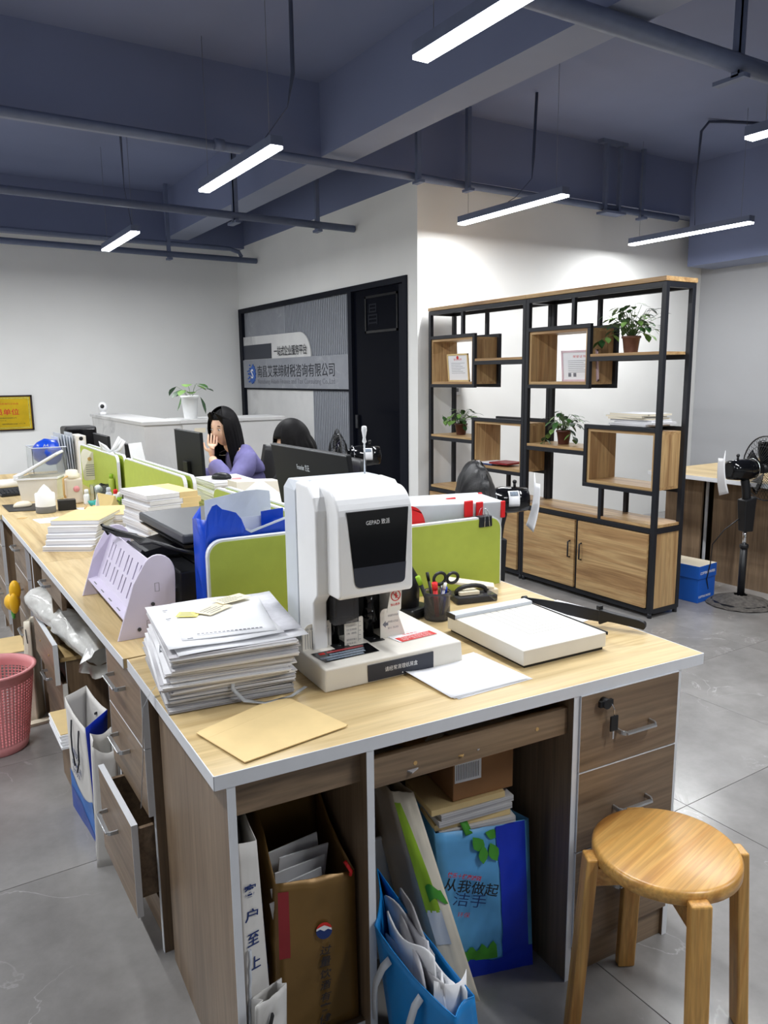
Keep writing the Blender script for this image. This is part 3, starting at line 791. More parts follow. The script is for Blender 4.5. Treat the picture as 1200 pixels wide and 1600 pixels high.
MB().poly([(.213, .1178, .088), (.222, .1178, .097), (.222, .1178, .092), (.229, .1178, .092), (.229, .1178, .084), (.222, .1178, .084), (.222, .1178, .079)]).build('arrow_mark', 'ink_grey', gd)
for i, s in enumerate(('本机器打孔作业时', '手勿放入打孔区', '请小心，防止夹伤')): text(s, 'ink_grey', gd, T(.228, .1176, .106-.016*i) @ XZ, width=.03, height=.0055)
lb = MB().prism(rpoly([(.200, .131), (.240, .134), (.243, .196), (.214, .196)], [.006, .006, 0, 0]), T(0, .075, 0) @ XZ, 0, .0015).build('warning_tag', 'warm_white', gp)
m = MB(); m.tube([(.2255+.0125*math.cos(a), .0732, .172+.0125*math.sin(a)) for a in [2*PI*i/20 for i in range(20)]], .0011, 6, closed=True)
m.bar((.217, .0732, .181), (.234, .0732, .163), .0016); m.bar((.226, .0732, .180), (.226, .0732, .166), .0025); m.bar((.221, .0732, .174), (.231, .0732, .171), .002)
m.build('warning_symbol', 'ink_red', lb)
text('当心伤手', 'ink_red', lb, T(.211, .0732, .147) @ XZ, width=.026, height=.007, bold=.02)
# stickers on the base
XY = Matrix.Identity(4)
def sticker(name, m_, pts, z=.0536):
    return MB().prism(pts, T(0, 0, z), 0, .0008).build(name, m_, gp)
st = sticker('control_sticker', 'black_gloss', [(.022, .042), (.163, .045), (.165, .108), (.015, .108)])
mat('sticker_grey', (120, 132, 146), 0.35, vary=0.3, vscale=300); mat('sticker_red', (150, 60, 64), 0.4, vary=0.3, vscale=300)
for (a, b, c, d, mm) in ((.02, .135, .06, .072, 'sticker_grey'), (.03, .125, .047, .056, 'sticker_grey'), (.05, .14, .076, .084, 'sticker_grey'), (.05, .145, .09, .10, 'sticker_red'), (.03, .044, .088, .10, 'ink_red')):
    MB().box(a, b, c, d, .0542, .0549).build('printed_strip', mm, st)
st = sticker('notice_sticker', 'paper', [(.235, .068), (.345, .075), (.335, .135), (.225, .128)])
MB().prism([(.240, .068), (.345, .075), (.341, .105), (.236, .098)], T(0, 0, .0542), 0, .0006).build('red_block', 'ink_red', st)
for i, s in enumerate(('使用前请仔细阅读说明', '定期清理纸屑及添加', '铆管，请勿私自拆机')): text(s, 'ink_white', st, T(.247, .093-.009*i, .055), width=.085, height=.0055)
text('温馨提示', 'ink_red', st, T(.265, .108, .0547), width=.045, height=.009)
text('★致派', 'kraft_dark', st, T(.262, .121, .0547), width=.03, height=.007)
st = MB().box(.108, .285, -.0012, .003, .004, .043).build('dust_tray_label', 'sign_dark', gp)
text('请经常清理纸屑盒', 'ink_white', st, T(.152, -.0016, .02) @ XZ, width=.088, height=.0115)
text('▲', 'ink_white', st, T(.197, -.0016, .008) @ XZ, width=.004, height=.004)
# rod with clear tip on top
m = MB(); m.cyl((.243, .255, .44), (.243, .255, .530), .0022, 10); m.build('rod', 'aluminium', gp)
m = MB(); m.lathe([(.002, .522), (.0055, .528), (.0035, .538), (.007, .556), (.0065, .566), (.003, .568)], 10, (.243, .255, 0)); m.build('rod_tip', 'white_plastic', gp)
# ---------------------------------------------------------------- black bottle-like handset behind the machine
t = thing('desk_telephone', 'black desk telephone handset standing between the punch machine and the pen jar', 'telephone', (1.215, 1.80, DZ), .3)
m = MB(); m.box(-.05, .05, -.06, .06, 0, .03); m.build('phone_base', 'black_plastic', t, .008)
m = MB(); m.lathe([(.042, .0), (.044, .06), (.040, .085), (.02, .12), (.014, .16), (.017, .19), (.01, .205)], 16, (-.01, 0, .03)); m.build('handset', 'black_plastic', t)
# ---------------------------------------------------------------- the tied stack of papers
def pile(root, n, w, d, h, m_edge, name, rnd, sag=0.0, parts=3, shift=(0, 0), tops='paper'):
    z = 0
    for i in range(n):
        dz = h/n*(.8+.4*rnd.random()); dz = min(dz, h-z) if i < n-1 else h-z
        if dz <= .0008: break
        m = MB(); a = rnd.uniform(-.05, .05); ox, oy = rnd.uniform(-.008, .008)+shift[0]*i/n, rnd.uniform(-.009, .009)+shift[1]*i/n
        zz = z
        for k in range(parts):
            q = dz/parts; j = rnd.uniform(-.003, .003), rnd.uniform(-.004, .004)
            M = T(ox+j[0], oy+j[1], zz) @ RZ(a+rnd.uniform(-.012, .012))
            m.mi = 0; m.box(-w/2, w/2, -d/2, d/2, 0, q*.985, M)
            
            zz += q
        m.build(name, m_edge, root); z += dz
    return z
R_ = random.Random(3)
pst = thing('paper_stack', 'thick stack of used printed papers tied with white plastic tape on the nearest desk', 'papers', (.580, 1.672, DZ), math.radians(-8.5))
layer_x = [.0, .004, -.002, .006, .0, -.006, -.004, .006, .004, .012, .016, .012, .006]
z = 0
for i in range(13):
    dz = .0098; m = MB()
    wx, dy = .272, .36
    ox, oy, a = layer_x[i], R_.uniform(-.008, .008)-.0012*i, R_.uniform(-.035, .035)+(.02 if i > 8 else 0)
    for k in range(4):
        M = T(ox+R_.uniform(-.004, .004), oy+R_.uniform(-.005, .005), z+dz*k/4) @ RZ(a+R_.uniform(-.012, .012))
        m.box(-wx/2, wx/2, -dy/2, dy/2, 0, dz/4*.97, M)
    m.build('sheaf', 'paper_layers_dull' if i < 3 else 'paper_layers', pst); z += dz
ZT = z
# curling top sheets
def sheet(parent, name, m_, w, d, M, curl=0.0, lift=0.0, n=8, th=.0004, wav=0.0, ph=0.0):
    def fn(u, v):
        x, y = (u-.5)*w, (v-.5)*d
        zz = .0006+lift*max(0, (u-.6)/.4)**2+curl*max(0, (.4-u)/.4)**2+wav*(1+math.sin(u*7+ph+v*3))*.5
        return M @ Vector((x, y, zz))
    return MB().grid(fn, n, n).build(name, m_, parent, thick=th, fix=False)
sheet(pst, 'top_sheet', 'paper', .285, .36, T(.022, -.014, ZT) @ RZ(.05), wav=.003)
sheet(pst, 'top_sheet', 'paper_grey', .25, .33, T(.05, .012, ZT+.004) @ RZ(-.05), lift=.003, wav=.004, ph=2)
sheet(pst, 'top_sheet', 'paper', .25, .34, T(-.006, -.006, ZT+.008) @ RZ(.02), wav=.003, ph=1)
sheet(pst, 'top_sheet', 'paper', .205, .28, T(.022, -.008, ZT+.0115) @ RZ(-.1), lift=.001, wav=.0015, ph=3)
for k, (x, y) in enumerate(((-.095, .10), (-.097, .03), (-.075, -.13))):
    MB().box(-.006, .006, -.003, .003, 0, .0004, T(x, y, ZT+.0125) @ RZ(.1)).build('printed_mark', 'ink_grey', pst)
m = MB()
for i in range(16): m.box(-.003, .003, -.001, .004, 0, .0004, T(-.055+.009*i, -.118-.001*i, ZT+.0155))
m.build('printed_row', 'ink_grey', pst)
# flat white tape around the bundle with its tails
def ribbon(name, m_, pts, w, parent=None, side=None):
    pts = [Vector(p) for p in pts]; m = MB(); rows = []
    for i, p in enumerate(pts):
        d = (pts[min(i+1, len(pts)-1)]-pts[max(i-1, 0)]).normalized()
        s = Vector(side) if side else d.cross(Vector((0, 0, 1)))
        if s.length < .1: s = Vector((1, 0, 0))
        s = (s-d*s.dot(d)).normalized()*w/2
        rows.append((m.v(p-s), m.v(p+s)))
    for a, b in zip(rows, rows[1:]): m.f([a[0], a[1], b[1], b[0]], True)
    return m.build(name, m_, parent, thick=.0006, fix=False)
ribbon('tape', 'milky', [(.012, -.172, .12), (.01, -.176, .09), (.004, -.175, .05), (-.002, -.19, .035), (.02, -.20, .008), (.06, -.222, .0045), (.12, -.215, .0055), (.165, -.18, .0065)], .009, pst, (1, .2, 0))
ribbon('tape', 'milky', [(.062, -.174, .115), (.06, -.176, .07)], .006, pst, (1, 0, 0))
ribbon('tape', 'milky', [(-.127, -.03, .10), (-.134, -.06, .06), (-.137, -.07, .03), (-.16, -.08, .012), (-.178, -.082, -.02), (-.186, -.105, -.12), (-.20, -.13, -.225)], .012, pst, (0.3, 1, 0))
# loose notes lying on the stack
mat('note_cream', (240, 228, 196), .8, vary=.04)
def note(label, x, y, w, d, rz, m_, z, lines, cat='note', name='paper_note'):
    t = thing(name, label, cat, (x, y, z), rz)
    MB().box(-w/2, w/2, -d/2, d/2, 0, .0009).build('sheet', m_, t)
    m = MB()
    for i in range(lines):
        yy = d/2-d*(i+1)/(lines+1); m.box(-w*.38, w*(.1+.25*((i*7) % 3)/2), yy-.0016, yy+.0016, .0009, .0011)
    m.build('printed_lines', 'ink_grey', t)
    return t
mat('note_yellow', (242, 228, 130), 0.8, vary=0.04)
NZ = DZ+ZT+.0155
note('small yellow note on the tied stack of papers', .535, 1.715, .05, .038, -.55, 'note_yellow', NZ, 3)
note('nearer white printed receipt slip on the tied stack of papers', .598, 1.715, .085, .05, .55, 'note_cream', NZ+.002, 4)
note('farther white printed receipt slip on the tied stack of papers', .662, 1.765, .085, .05, .25, 'note_cream', NZ+.0045, 4)
# ---------------------------------------------------------------- envelopes and blank sheets at the front edge
kraft_pts = [(.471, 1.227), (.698, 1.251), (.651, 1.46), (.436, 1.389)]
for i, (dx, dy, lab) in enumerate(((.006, .008, 'kraft paper envelope, lower one of two at the front corner of the nearest desk'), (0, 0, 'kraft paper envelope, upper one of two at the front corner of the nearest desk'))):
    t = thing('kraft_envelope', lab, 'envelope', (.56, 1.33, DZ+.0002+.0022*i), 0)
    m = MB(); P = [(x-.56+dx, y-1.33+dy) for x, y in kraft_pts]
    m.prism(P, T(), 0, .0019); m.build('envelope_body', 'kraft', t)
    m = MB(); p, q = Vector(P[3]), Vector(P[2]); e = Vector(P[0]); f_ = Vector(P[1])
    m.poly([(*p, .00195), (*q, .00195), (*(q+(f_-q)*.22), .00195), (*(p+(e-p)*.22), .00195)]); m.build('flap', 'kraft', t, thick=.0002)
for i, (dx, dy, a, lab) in enumerate(((.010, -.006, .03, 'blank white sheet, lowest of three before the punch machine'), (.004, -.002, .015, 'blank white sheet, middle of three before the punch machine'), (0, 0, 0, 'blank white sheet, topmost of three before the punch machine'))):
    P = [(.947, 1.422), (.953, 1.243), (1.165, 1.232), (1.169, 1.434)]
    M = T(1.06+dx, 1.33+dy, DZ+.0004+.0016*i) @ RZ(a)
    def fn(u, v):
        a_, b_, c_, d_ = [Vector((x-1.06, y-1.33, 0)) for x, y in P]
        p = (b_*(1-u)+c_*u)*(1-v)+(a_*(1-u)+d_*u)*v
        p.z = .0002+.006*max(0, (.3-u)/.3)**2*v
        return p
    o = MB().grid(fn, 8, 6).build('paper_sheet', 'paper', None, thick=.0005, fix=False)
    o.matrix_world = M; tag(o, lab, 'paper sheet')
# white sheet under the arm of the trimmer
o = bx('paper_sheet', 'paper', None, -.105, .105, -.09, .09, 0, .0012); o.location = (1.585, 1.545, DZ+.0003); o.rotation_euler = (0, 0, .15)
tag(o, 'white sheet under the black arm of the paper trimmer', 'paper sheet')
# ---------------------------------------------------------------- guillotine paper trimmer
CA = math.radians(-3.5)
ct = thing('paper_trimmer', 'ivory paper trimmer with black guillotine arm on the nearest desk', 'paper cutter', (1.199, 1.284, DZ), CA)
m = MB(); m.box(0, .265, 0, .325, .008, .046); m.build('board', 'warm_white', ct, .002)
bx('foot_frame', 'black_plastic', ct, .008, .26, .006, .32, 0, .008)
m = MB()
for i in range(6):
    k = .03+.022*i
    m.box(.06+k, .0608+k, .06+k*.9, .30, .046, .0463); m.box(.06+k, .25, .06+k*.9, .0608+k*.9, .046, .0463)
for i in range(26): m.box(.008, .012 if i % 5 else .016, .02+i*.011, .0205+i*.011, .046, .0463)
for i in range(22): m.box(.02+i*.011, .0205+i*.011, .008, .012 if i % 5 else .016, .046, .0463)
m.build('grid_lines', 'ink_grey', ct)
m = MB(); m.box(-.004, .262, .285, .320, .046, .056); m.build('edge_stop', 'grey_white', ct, .001)
bx('stop_cap', 'black_plastic', ct, -.006, -.0035, .283, .322, .044, .058)
bx('cutting_edge', 'black_metal', ct, .265, .268, -.003, .335, .040, .048)
# arm from the hinge at the far end, swung open and lifted
a0, a1 = Vector((.272, .33, .050)), Vector((.388, .135, .036)); 
m = MB(); up = Vector((0, 0, 1)); d = (a1-a0).normalized(); s = d.cross(up).normalized()*.0022
rows = []
for t_, lo, hi in ((0, -.004, .004), (.25, -.012, .008), (.55, -.022, .011), (.8, -.024, .010), (1, -.022, .009)):
    p = a0+(a1-a0)*t_; rows.append([m.v(p+s+up*lo), m.v(p+s+up*hi), m.v(p-s+up*hi), m.v(p-s+up*lo)])
m.skin(rows, True, True, False); m.build('blade_arm', 'black_metal', ct)
m = MB(); p = a1-d*.01; e = a1+d*.115
s2 = s.normalized()*.010
prof = ((0, -.026, .012), (.03, -.028, .014), (.2, -.016, .012), (.3, -.015, .011), (.85, -.017, .007), (.97, -.018, .003), (1, -.012, -.002))
rows = []
for t_, lo, hi in prof:
    q = p+(e-p)*t_; rows.append([m.v(q+s2+up*lo), m.v(q+s2+up*hi), m.v(q-s2+up*hi), m.v(q-s2+up*lo)])
m.skin(rows, True, True, False); m.build('arm_handle', 'black_plastic', ct, .003)
m = MB(); m.box(-.008, .008, -.006, .006, 0, .012, T(*(p+up*.012))); m.build('blade_lock', 'black_plastic', ct, .002)
MB().cyl(a0-Vector((.008, 0, 0)), a0+Vector((.006, 0, 0)), .008, 12).build('hinge', 'black_metal', ct)
# ---------------------------------------------------------------- pen jar
pj = thing('pen_jar', 'clear plastic jar of pens and scissors beside the paper trimmer', 'pen holder', (1.262, 1.715, DZ))
MB().lathe([(.036, .0), (.038, .004), (.038, .068), (.041, .072), (.041, .082), (.038, .083), (.0355, .07), (.0355, .006), (0.001, .005)], 24, cap1=False).build('jar', 'smoke_clear', pj)
def pen(label, x, y, lean, az, L_, m_, tipm, r=.004):
    t = thing('pen', label, 'pen', (1.262+x, 1.715+y, DZ+.008)); d = Vector((math.sin(lean)*math.cos(az), math.sin(lean)*math.sin(az), math.cos(lean)))
    MB().cyl((0, 0, 0), d*L_*.8, r, 10).build('barrel', m_, t); MB().cyl(d*L_*.8, d*L_, r*1.2, 10).build('cap', tipm, t)
pen('green marker pen leaning left in the pen jar', -.008, .008, .38, 2.9, .13, 'black_plastic', 'lime_dark', .006)
pen('red capped pen in the pen jar', -.008, -.012, .1, 3.2, .105, 'red_plastic', 'red_plastic', .007)
pen('black pen leaning back in the pen jar', .002, .012, .25, 1.8, .125, 'black_plastic', 'black_plastic')
pen('blue pen low in the pen jar', .012, -.012, .2, .4, .085, 'blue_plastic', 'blue_plastic')
pen('pale grey pen in the pen jar', .0, -.004, .22, 5.8, .10, 'grey_white', 'white_plastic')
sc_ = thing('scissors', 'black handled scissors standing in the pen jar', 'scissors', (1.272, 1.712, DZ+.012))
m = MB(); m.bar((0, 0, 0), (.018, .0, .085), .008, .002); m.bar((.008, .003, 0), (.004, .003, .085), .008, .002); m.build('blades', 'chrome', sc_)
for (cx_, cz_, rx, rz_) in ((.0, .105, .021, .017), (.046, .10, .020, .015)):
    m = MB(); m.tube([(cx_+rx*math.cos(a), .004, cz_+rz_*math.sin(a)) for a in [2*PI*i/18 for i in range(18)]], .0048, 8, closed=True); m.build('grip', 'black_plastic', sc_)
tb = thing('tape_dispenser', 'ivory lidded tray with black tape holder at the foot of the right lime divider', 'tray', (1.455, 1.80, DZ), -.25)
m = MB(); m.box(-.06, .075, -.035, .055, 0, .022); m.build('tray_base', 'smoke_clear', tb, .004)
m = MB(); m.hexa([(-.075, .03, .055), (.09, .02, .02), (.11, .065, .02), (-.06, .075, .058), (-.075, .03, .063), (.09, .02, .03), (.11, .065, .03), (-.06, .075, .066)]); m.box(.07, .105, .02, .06, 0, .022); m.build('lid', 'cream', tb, .002)
m = MB(); m.tube([(.0+.05*math.cos(a), .0, .03+.018*math.sin(a)) for a in [PI*(-.1+1.2*i/12) for i in range(13)]], .007, 8); m.build('clip', 'black_plastic', tb)
bx('sticky_pad', 'cream', tb, -.045, .02, -.02, .02, .024, .034)
# ---------------------------------------------------------------- things clipped on the right divider
divider('right lime divider at the back of the nearest desk, with a binder clip', (1.19, 1.945), (1.668, 1.915), DZ, .992, round0=False)
divider('left lime divider at the back of the nearest desk, beside the printer', (.672, 1.965), (1.185, 1.935), DZ, 1.018, round1=False)
o = thing('binder_clip', 'black binder clip on the right lime divider', 'clip', (1.60, 1.919, .992), -.06)
m = MB(); m.prism([(-.026, -.032), (.026, -.032), (.024, .004), (-.024, .004)], XZ, -.013, .017); m.build('clip_body', 'black_metal', o, .003)
for s in (-1, 1):
    m = MB(); m.tube([(-.010, -s*.02-.002, -.03), (-.008, -s*.019-.002, .0), (-.006, -s*.012-.002, .022), (.0, -s*.01-.002, .03), (.006, -s*.012-.002, .022), (.008, -s*.019-.002, .0), (.010, -s*.02-.002, -.03)], .001, 6); m.build('wire_handle', 'chrome', o)
fb = thing('file_wallet', 'clear white file wallet with red corners standing behind the right lime divider', 'file wallet', (1.54, 2.03, DZ))
m = MB(); m.hexa([(-.24, -.05, 0), (.16, -.05, 0), (.16, .06, 0), (-.24, .06, 0), (-.27, -.065, .29), (.19, -.07, .265), (.185, .075, .28), (-.27, .075, .30)]); m.build('wallet_body', 'milky', fb, .004)
for k in range(4): sheet(fb, 'filed_sheet', 'paper', .40, .25, T(-.04, -.035+.022*k, .145+.003*k) @ RX(PI/2), wav=.004, ph=k)
m = MB(); m.prism(rpoly([(-.235, .16), (-.145, .16), (-.145, .24), (-.175, .285), (-.235, .292)], [0, 0, .03, .03, .01]), T(0, -.068, 0) @ XZ, 0, .004); m.build('red_handle', 'red_plastic', fb)
for (x, y, z, w_, h_) in ((.18, -.07, .21, .018, .058), (.178, .05, .232, .016, .05), (.03, -.071, .228, .035, .055), (.01, .0, .236, .04, .05), (.075, -.073, .22, .028, .055)):
    bx('red_corner', 'red_plastic', fb, x-w_/2, x+w_/2, y-.004, y+.004, z, z+h_, .003)
# ---------------------------------------------------------------- dividers between the two rows
for (a, b, za, la) in ((2.06, 2.86, 1.035, 'nearest pair of lime dividers between the rows, behind the blue bag'), (3.22, 4.24, 1.035, 'middle pair of lime dividers between the rows, behind the kraft dossiers'), (4.40, 5.40, 1.03, 'farthest pair of lime dividers between the rows, tied with a white bow')):
    divider('left screen, '+la, (1.028, b), (1.028, a), DZ, za, th=.018)
    divider('right screen, '+la, (1.068, b), (1.068, a), DZ, za, th=.018)
# ---------------------------------------------------------------- lavender file rack
rk = thing('file_rack', 'pale lavender plastic file rack with slotted back on the left row', 'file rack', (.44, 2.035, DZ), math.radians(-1.5))
def rack_end(y):
    P = [(0, 0), (.155, 0), (.163, .145)]
    P += [(.118+.045*math.cos(a), .172+.052*math.sin(a)) for a in [PI*k/12 for k in range(0, 11)]]
    P += [(.05, .150)]
    return MB().prism(P, T(0, y, 0) @ XZ, -.004, .004).build('end_plate', 'lavender', rk, .0015)
for y in (.0, .52): e = rack_end(y)
e = [o for o in rk.children][0]
m = MB()
for (x, z) in ((.112, .135), (.085, .035)):
    m.box(x-.0055, x+.0055, -.0046, -.004, z+.011, z+.0118); m.box(x-.0055, x+.0055, -.0046, -.004, z-.0118, z-.011); m.box(x-.006, x-.0052, -.0046, -.004, z-.0118, z+.0118); m.box(x+.0052, x+.006, -.0046, -.004, z-.0118, z+.0118)
m.build('slot_outline', 'mid_grey', e)
for (x, z) in ((.098, .09), (.058, .025)): MB().cyl((x, -.004, z), (x, -.007, z), .0052, 12).build('screw_cap', 'dark_grey', e)
# slotted back board: lattice leaving eight slots
FB = frame((.052, .004, .058), (0, 1, 0), (.40, 0, 1)); W_, H_ = .512, .152
slots = []
for g in range(4):
    for k in (0, 1): slots.append(.085+.108*g+.042*k)
m = MB(); xs = [0]
for s in slots: xs += [s-.006, s+.006]
xs.append(W_)
def bb(x0, x1, y0, y1): m.hexa([FB @ Vector(p) for p in ((x0, y0, -.003), (x1, y0, -.003), (x1, y1, -.003), (x0, y1, -.003), (x0, y0, .003), (x1, y0, .003), (x1, y1, .003), (x0, y1, .003))])
for i in range(0, len(xs), 2): bb(xs[i], xs[i+1], .02, .128)
bb(0, W_, 0, .02); bb(0, W_, .128, H_)
for s in slots: bb(s-.006, s+.006, .068, .076)
m.build('slotted_back', 'lavender', rk)
m = MB(); m.hexa([(.022, .004, .05), (.058, .004, .056), (.058, .516, .056), (.022, .516, .05), (.02, .004, .055), (.056, .004, .062), (.056, .516, .062), (.02, .516, .055)]); m.build('ledge', 'lavender', rk)
m = MB()
for i in range(4): m.box(.028, .034, .09+.11*i, .13+.11*i, .0565, .0572)
m.build('ledge_slot', 'mid_grey', rk)
m = MB(); m.box(.118, .124, .004, .516, .03, .15); m.build('rear_board', 'lavender', rk)
cb = thing('cable_bundle', 'black plastic cable bundle lying across the top of the lavender file rack', 'cable', (.50, 2.30, DZ+.215))
m = MB()
for k in range(4):
    q = random.Random(k)
    m.tube([(.02+q.uniform(-.01, .01), .16, .012+.004*k), (.045, .12, -.002+.005*k), (.065+q.uniform(-.02, .02), .04, .004*k), (.075, -.04, .006*k-.004), (.09+.012*k, -.12, .012-.004*k), (.14, -.17, -.006), (.20, -.16+.01*k, -.03)], .0048, 6)
m.bar((.012, .17, .03), (.03, .16, -.005), .012, .006); m.build('cable_loop', 'black_plastic', cb)
# ---------------------------------------------------------------- printer
pt = thing('printer', 'black printer with raised scanner lid between the file rack and the blue bag', 'printer', (.685, 2.19, DZ))
W_, D_ = .36, .47
m = MB(); m.box(-.02, W_, .0, D_, 0, .125); m.build('lower_body', 'black_plastic', pt, .006)
m = MB(); m.box(.05, W_, .03, D_-.02, .125, .195); m.build('inner_body', 'black_gloss', pt, .004)
m = MB(); m.hexa([(.0, -.005, .195), (W_, -.005, .195), (W_, D_, .195), (.0, D_, .195), (-.008, -.01, .205), (W_, -.01, .205), (W_, D_, .205), (-.008, D_, .205)]); m.build('scanner_bed', 'black_plastic', pt)
mat('lid_grey', (66, 68, 72), 0.4, vary=0.08, vscale=300, bump=.15, bscale=700)
m = MB(); m.box(-.008, W_, -.01, D_, .209, .238); m.build('scanner_lid', 'lid_grey', pt, .006)
m = MB(); m.hexa([(-.145, .18, .085), (-.07, .18, .155), (-.07, .36, .155), (-.145, .36, .085), (-.15, .18, .098), (-.076, .18, .168), (-.076, .36, .168), (-.15, .36, .098)])
cp = m.build('control_panel', 'black_plastic', pt, .003)
FP = frame((-.1505, .36, .0985), (0, -1, 0), (.074, 0, .07))
m = MB()
for i in range(3):
    for j in range(2): m.prism([(.03+.022*i, .05+.02*j), (.045+.022*i, .05+.02*j), (.045+.022*i, .063+.02*j), (.03+.022*i, .063+.02*j)], FP, .0005, .002)
m.build('button', 'dark_grey', cp)
MB().prism([(.12, .012), (.15, .012), (.15, .03), (.12, .03)], FP, .0005, .0015).build('blue_button', 'blue_plastic', cp)
m = MB(); m.hexa([(-.07, .18, .14), (.05, .18, .14), (.05, .36, .14), (-.07, .36, .14), (-.07, .18, .16), (.05, .18, .18), (.05, .36, .18), (-.07, .36, .16)]); m.build('panel_arm', 'black_plastic', pt)
m = MB(); m.hexa([(-.17, .05, .055), (.0, .03, .06), (.0, .44, .06), (-.17, .42, .055), (-.17, .05, .063), (.0, .03, .07), (.0, .44, .07), (-.17, .42, .063)]); m.build('output_tray', 'black_plastic', pt)
MB().box(.04, W_-.02, -.0015, .002, .118, .122).build('seam', 'mid_grey', pt)
# ---------------------------------------------------------------- blue carrier bag behind the left divider
mat('blue_film', (18, 72, 200), 0.3, vary=0.12, vscale=14); mat('white_film', (206, 214, 226), 0.35, vary=0.05)
bb_ = thing('carrier_bag', 'crumpled blue and white plastic bag stuffed behind the left lime divider', 'bag', (.80, 2.05, DZ))
def film(name, m_, rows, y_of, th=.0012, amp=.006, seed=0):
    """rows: list of (x, z_bottom, z_top) columns"""
    mm = MB(); V = []
    for i, (x, z0, z1) in enumerate(rows):
        col = []
        for j in range(7):
            t = j/6; z = z0+(z1-z0)*t
            n = noise.noise(Vector((x*14+seed, z*14, seed*1.7)))*amp
            col.append(mm.v((x, y_of(x, t)+n, z)))
        V.append(col)
    for A, B_ in zip(V, V[1:]):
        for j in range(6): mm.f([A[j], B_[j], B_[j+1], A[j+1]], j % 2 == 0)
    return mm.build(name, m_, bb_, thick=th, fix=False)
fr_ = [(-.115, .0, .29), (-.10, .0, .335), (-.082, .0, .352), (-.075, .0, .325), (-.05, .0, .32), (-.03, .0, .323), (-.038, .0, .318), (-.055, .0, .29), (-.03, .0, .28), (-.005, .0, .267), (.03, .0, .272), (.07, .0, .283), (.10, .0, .292), (.14, .0, .298)]
fr_ = [(-.122, .0, .30), (-.112, .0, .325), (-.098, .0, .348), (-.086, .0, .352), (-.072, .0, .338), (-.05, .0, .331), (-.034, .0, .325), (-.018, .0, .305), (-.006, .0, .276), (.01, .0, .266), (.04, .0, .274), (.08, .0, .285), (.13, .0, .298)]
film('front_film', 'blue_film', fr_, lambda x, t: -.060-.010*t, amp=.012)
film('front_rim', 'white_film', [(x, z1-.004, z1+.003) for x, z0, z1 in fr_[8:]], lambda x, t: -.071)
film('inner_film', 'white_film', [(x, .1, .30-.01*abs(x)) for x in (-.075, -.05, -.02, .01, .04, .08, .13)], lambda x, t: -.02, seed=2)
film('inner_blue', 'blue_film', [(.06, .15, .312), (.09, .15, .314), (.13, .15, .316)], lambda x, t: -.026, seed=4, amp=.003)
film('back_film', 'white_film', [(-.075, .05, .345), (-.04, .05, .349), (.0, .05, .355), (.05, .05, .362), (.09, .05, .362), (.13, .05, .355)], lambda x, t: .05+.015*t, seed=3)
mm = MB(); pts_l = []
for j in range(7):
    z = .01+.05*j
    pts_l.append([(-.118-.006*math.sin(j), -.06, z), (-.125-.004*math.cos(j*2), -.02, z), (-.118, .045, min(z, .30)), (-.09, .055, min(z+.03, .33))])
V = [[mm.v(p) for p in r] for r in pts_l]
for A, B_ in zip(V, V[1:]):
    for k in range(3): mm.f([A[k], A[k+1], B_[k+1], B_[k]], k != 1)
mm.build('side_film', 'blue_film', bb_, thick=.0012, fix=False)
# ---------------------------------------------------------------- monitors and desktop clutter of the right row
def monitor(label, x, y0, y1, z0, z1, tilt, logo=None, sign=-1):
    t = thing('monitor', label, 'monitor', (x, (y0+y1)/2, DZ))
    w_, h_ = y1-y0, z1-z0; zc = (z0+z1)/2-DZ
    M = T(0, 0, zc) @ RY(tilt)
    s = MB().box(-.012, .006, -w_/2, w_/2, -h_/2, h_/2, M).build('back_shell', 'dark_grey' if False else 'monitor_back', t, .004)
    MB().box(.006, .0075, -w_/2+.008, w_/2-.008, -h_/2+.015, h_/2-.008, M).build('screen', 'black_gloss', t)
    MB().box(-.0135, -.012, -w_/2+.002, w_/2-.002, h_/2-.004, h_/2, M).build('top_seam', 'mid_grey', s)
    m = MB(); m.box(-.035, -.012, -.035, .035, -h_*.3, .02, M); m.box(-.03, .0, -.03, .03, -zc+.008, -h_*.25, T(0, 0, zc)); m.build('stand_neck', 'black_plastic', t, .003)
    m = MB(); m.lathe([(.11, 0), (.11, .006), (.1, .01)], 28, (0, 0, 0), sx=.8); m.build('stand_foot', 'black_plastic', t)
    if logo:
        F = frame(M @ Vector((-.0125, 0, 0)), M.to_3x3() @ Vector((0, -1, 0)), M.to_3x3() @ Vector((0, 0, 1)))
        text(logo[0], 'grey_white', t, F @ T(*logo[1]), width=logo[2], height=logo[3], bold=.01)
mat('monitor_back', (27, 28, 31), 0.6, vary=0.05, ior=1.3)
monitor('black monitor back with a pale maker name, behind the punch machine', 1.20, 2.05, 2.62, .885, 1.215, -.16, ('Founder 方正', (-.085, .085, .001), .095, .024))
monitor('plain black monitor back hiding the seated woman in purple', 1.35, 3.90, 4.335, .80, 1.172, -.03)
monitor('black monitor back behind the white bow', 1.22, 5.42, 5.86, .80, 1.07, -.02)
monitor('low black monitor back behind the small standing card', 1.42, 5.36, 5.80, .76+.03, .985, -.02)
def keyb(label, loc, rz, tilt, L_=.40, D_=.14):
    t = thing('keyboard', label, 'keyboard', loc, rz)
    M = RX(tilt)
    m = MB(); m.box(-L_/2, L_/2, -D_/2, D_/2, .002, .016, M); m.build('keyboard_body', 'black_plastic', t, .003)
    m = MB()
    for i in range(15):
        for j in range(5): m.box(-L_/2+.012+i*(L_-.024)/15, -L_/2+.008+(i+1)*(L_-.024)/15, -D_/2+.012+j*(D_-.024)/5, -D_/2+.008+(j+1)*(D_-.024)/5, .016, .021, M)
    m.build('keys', 'monitor_back', t)['kind'] = 'stuff'
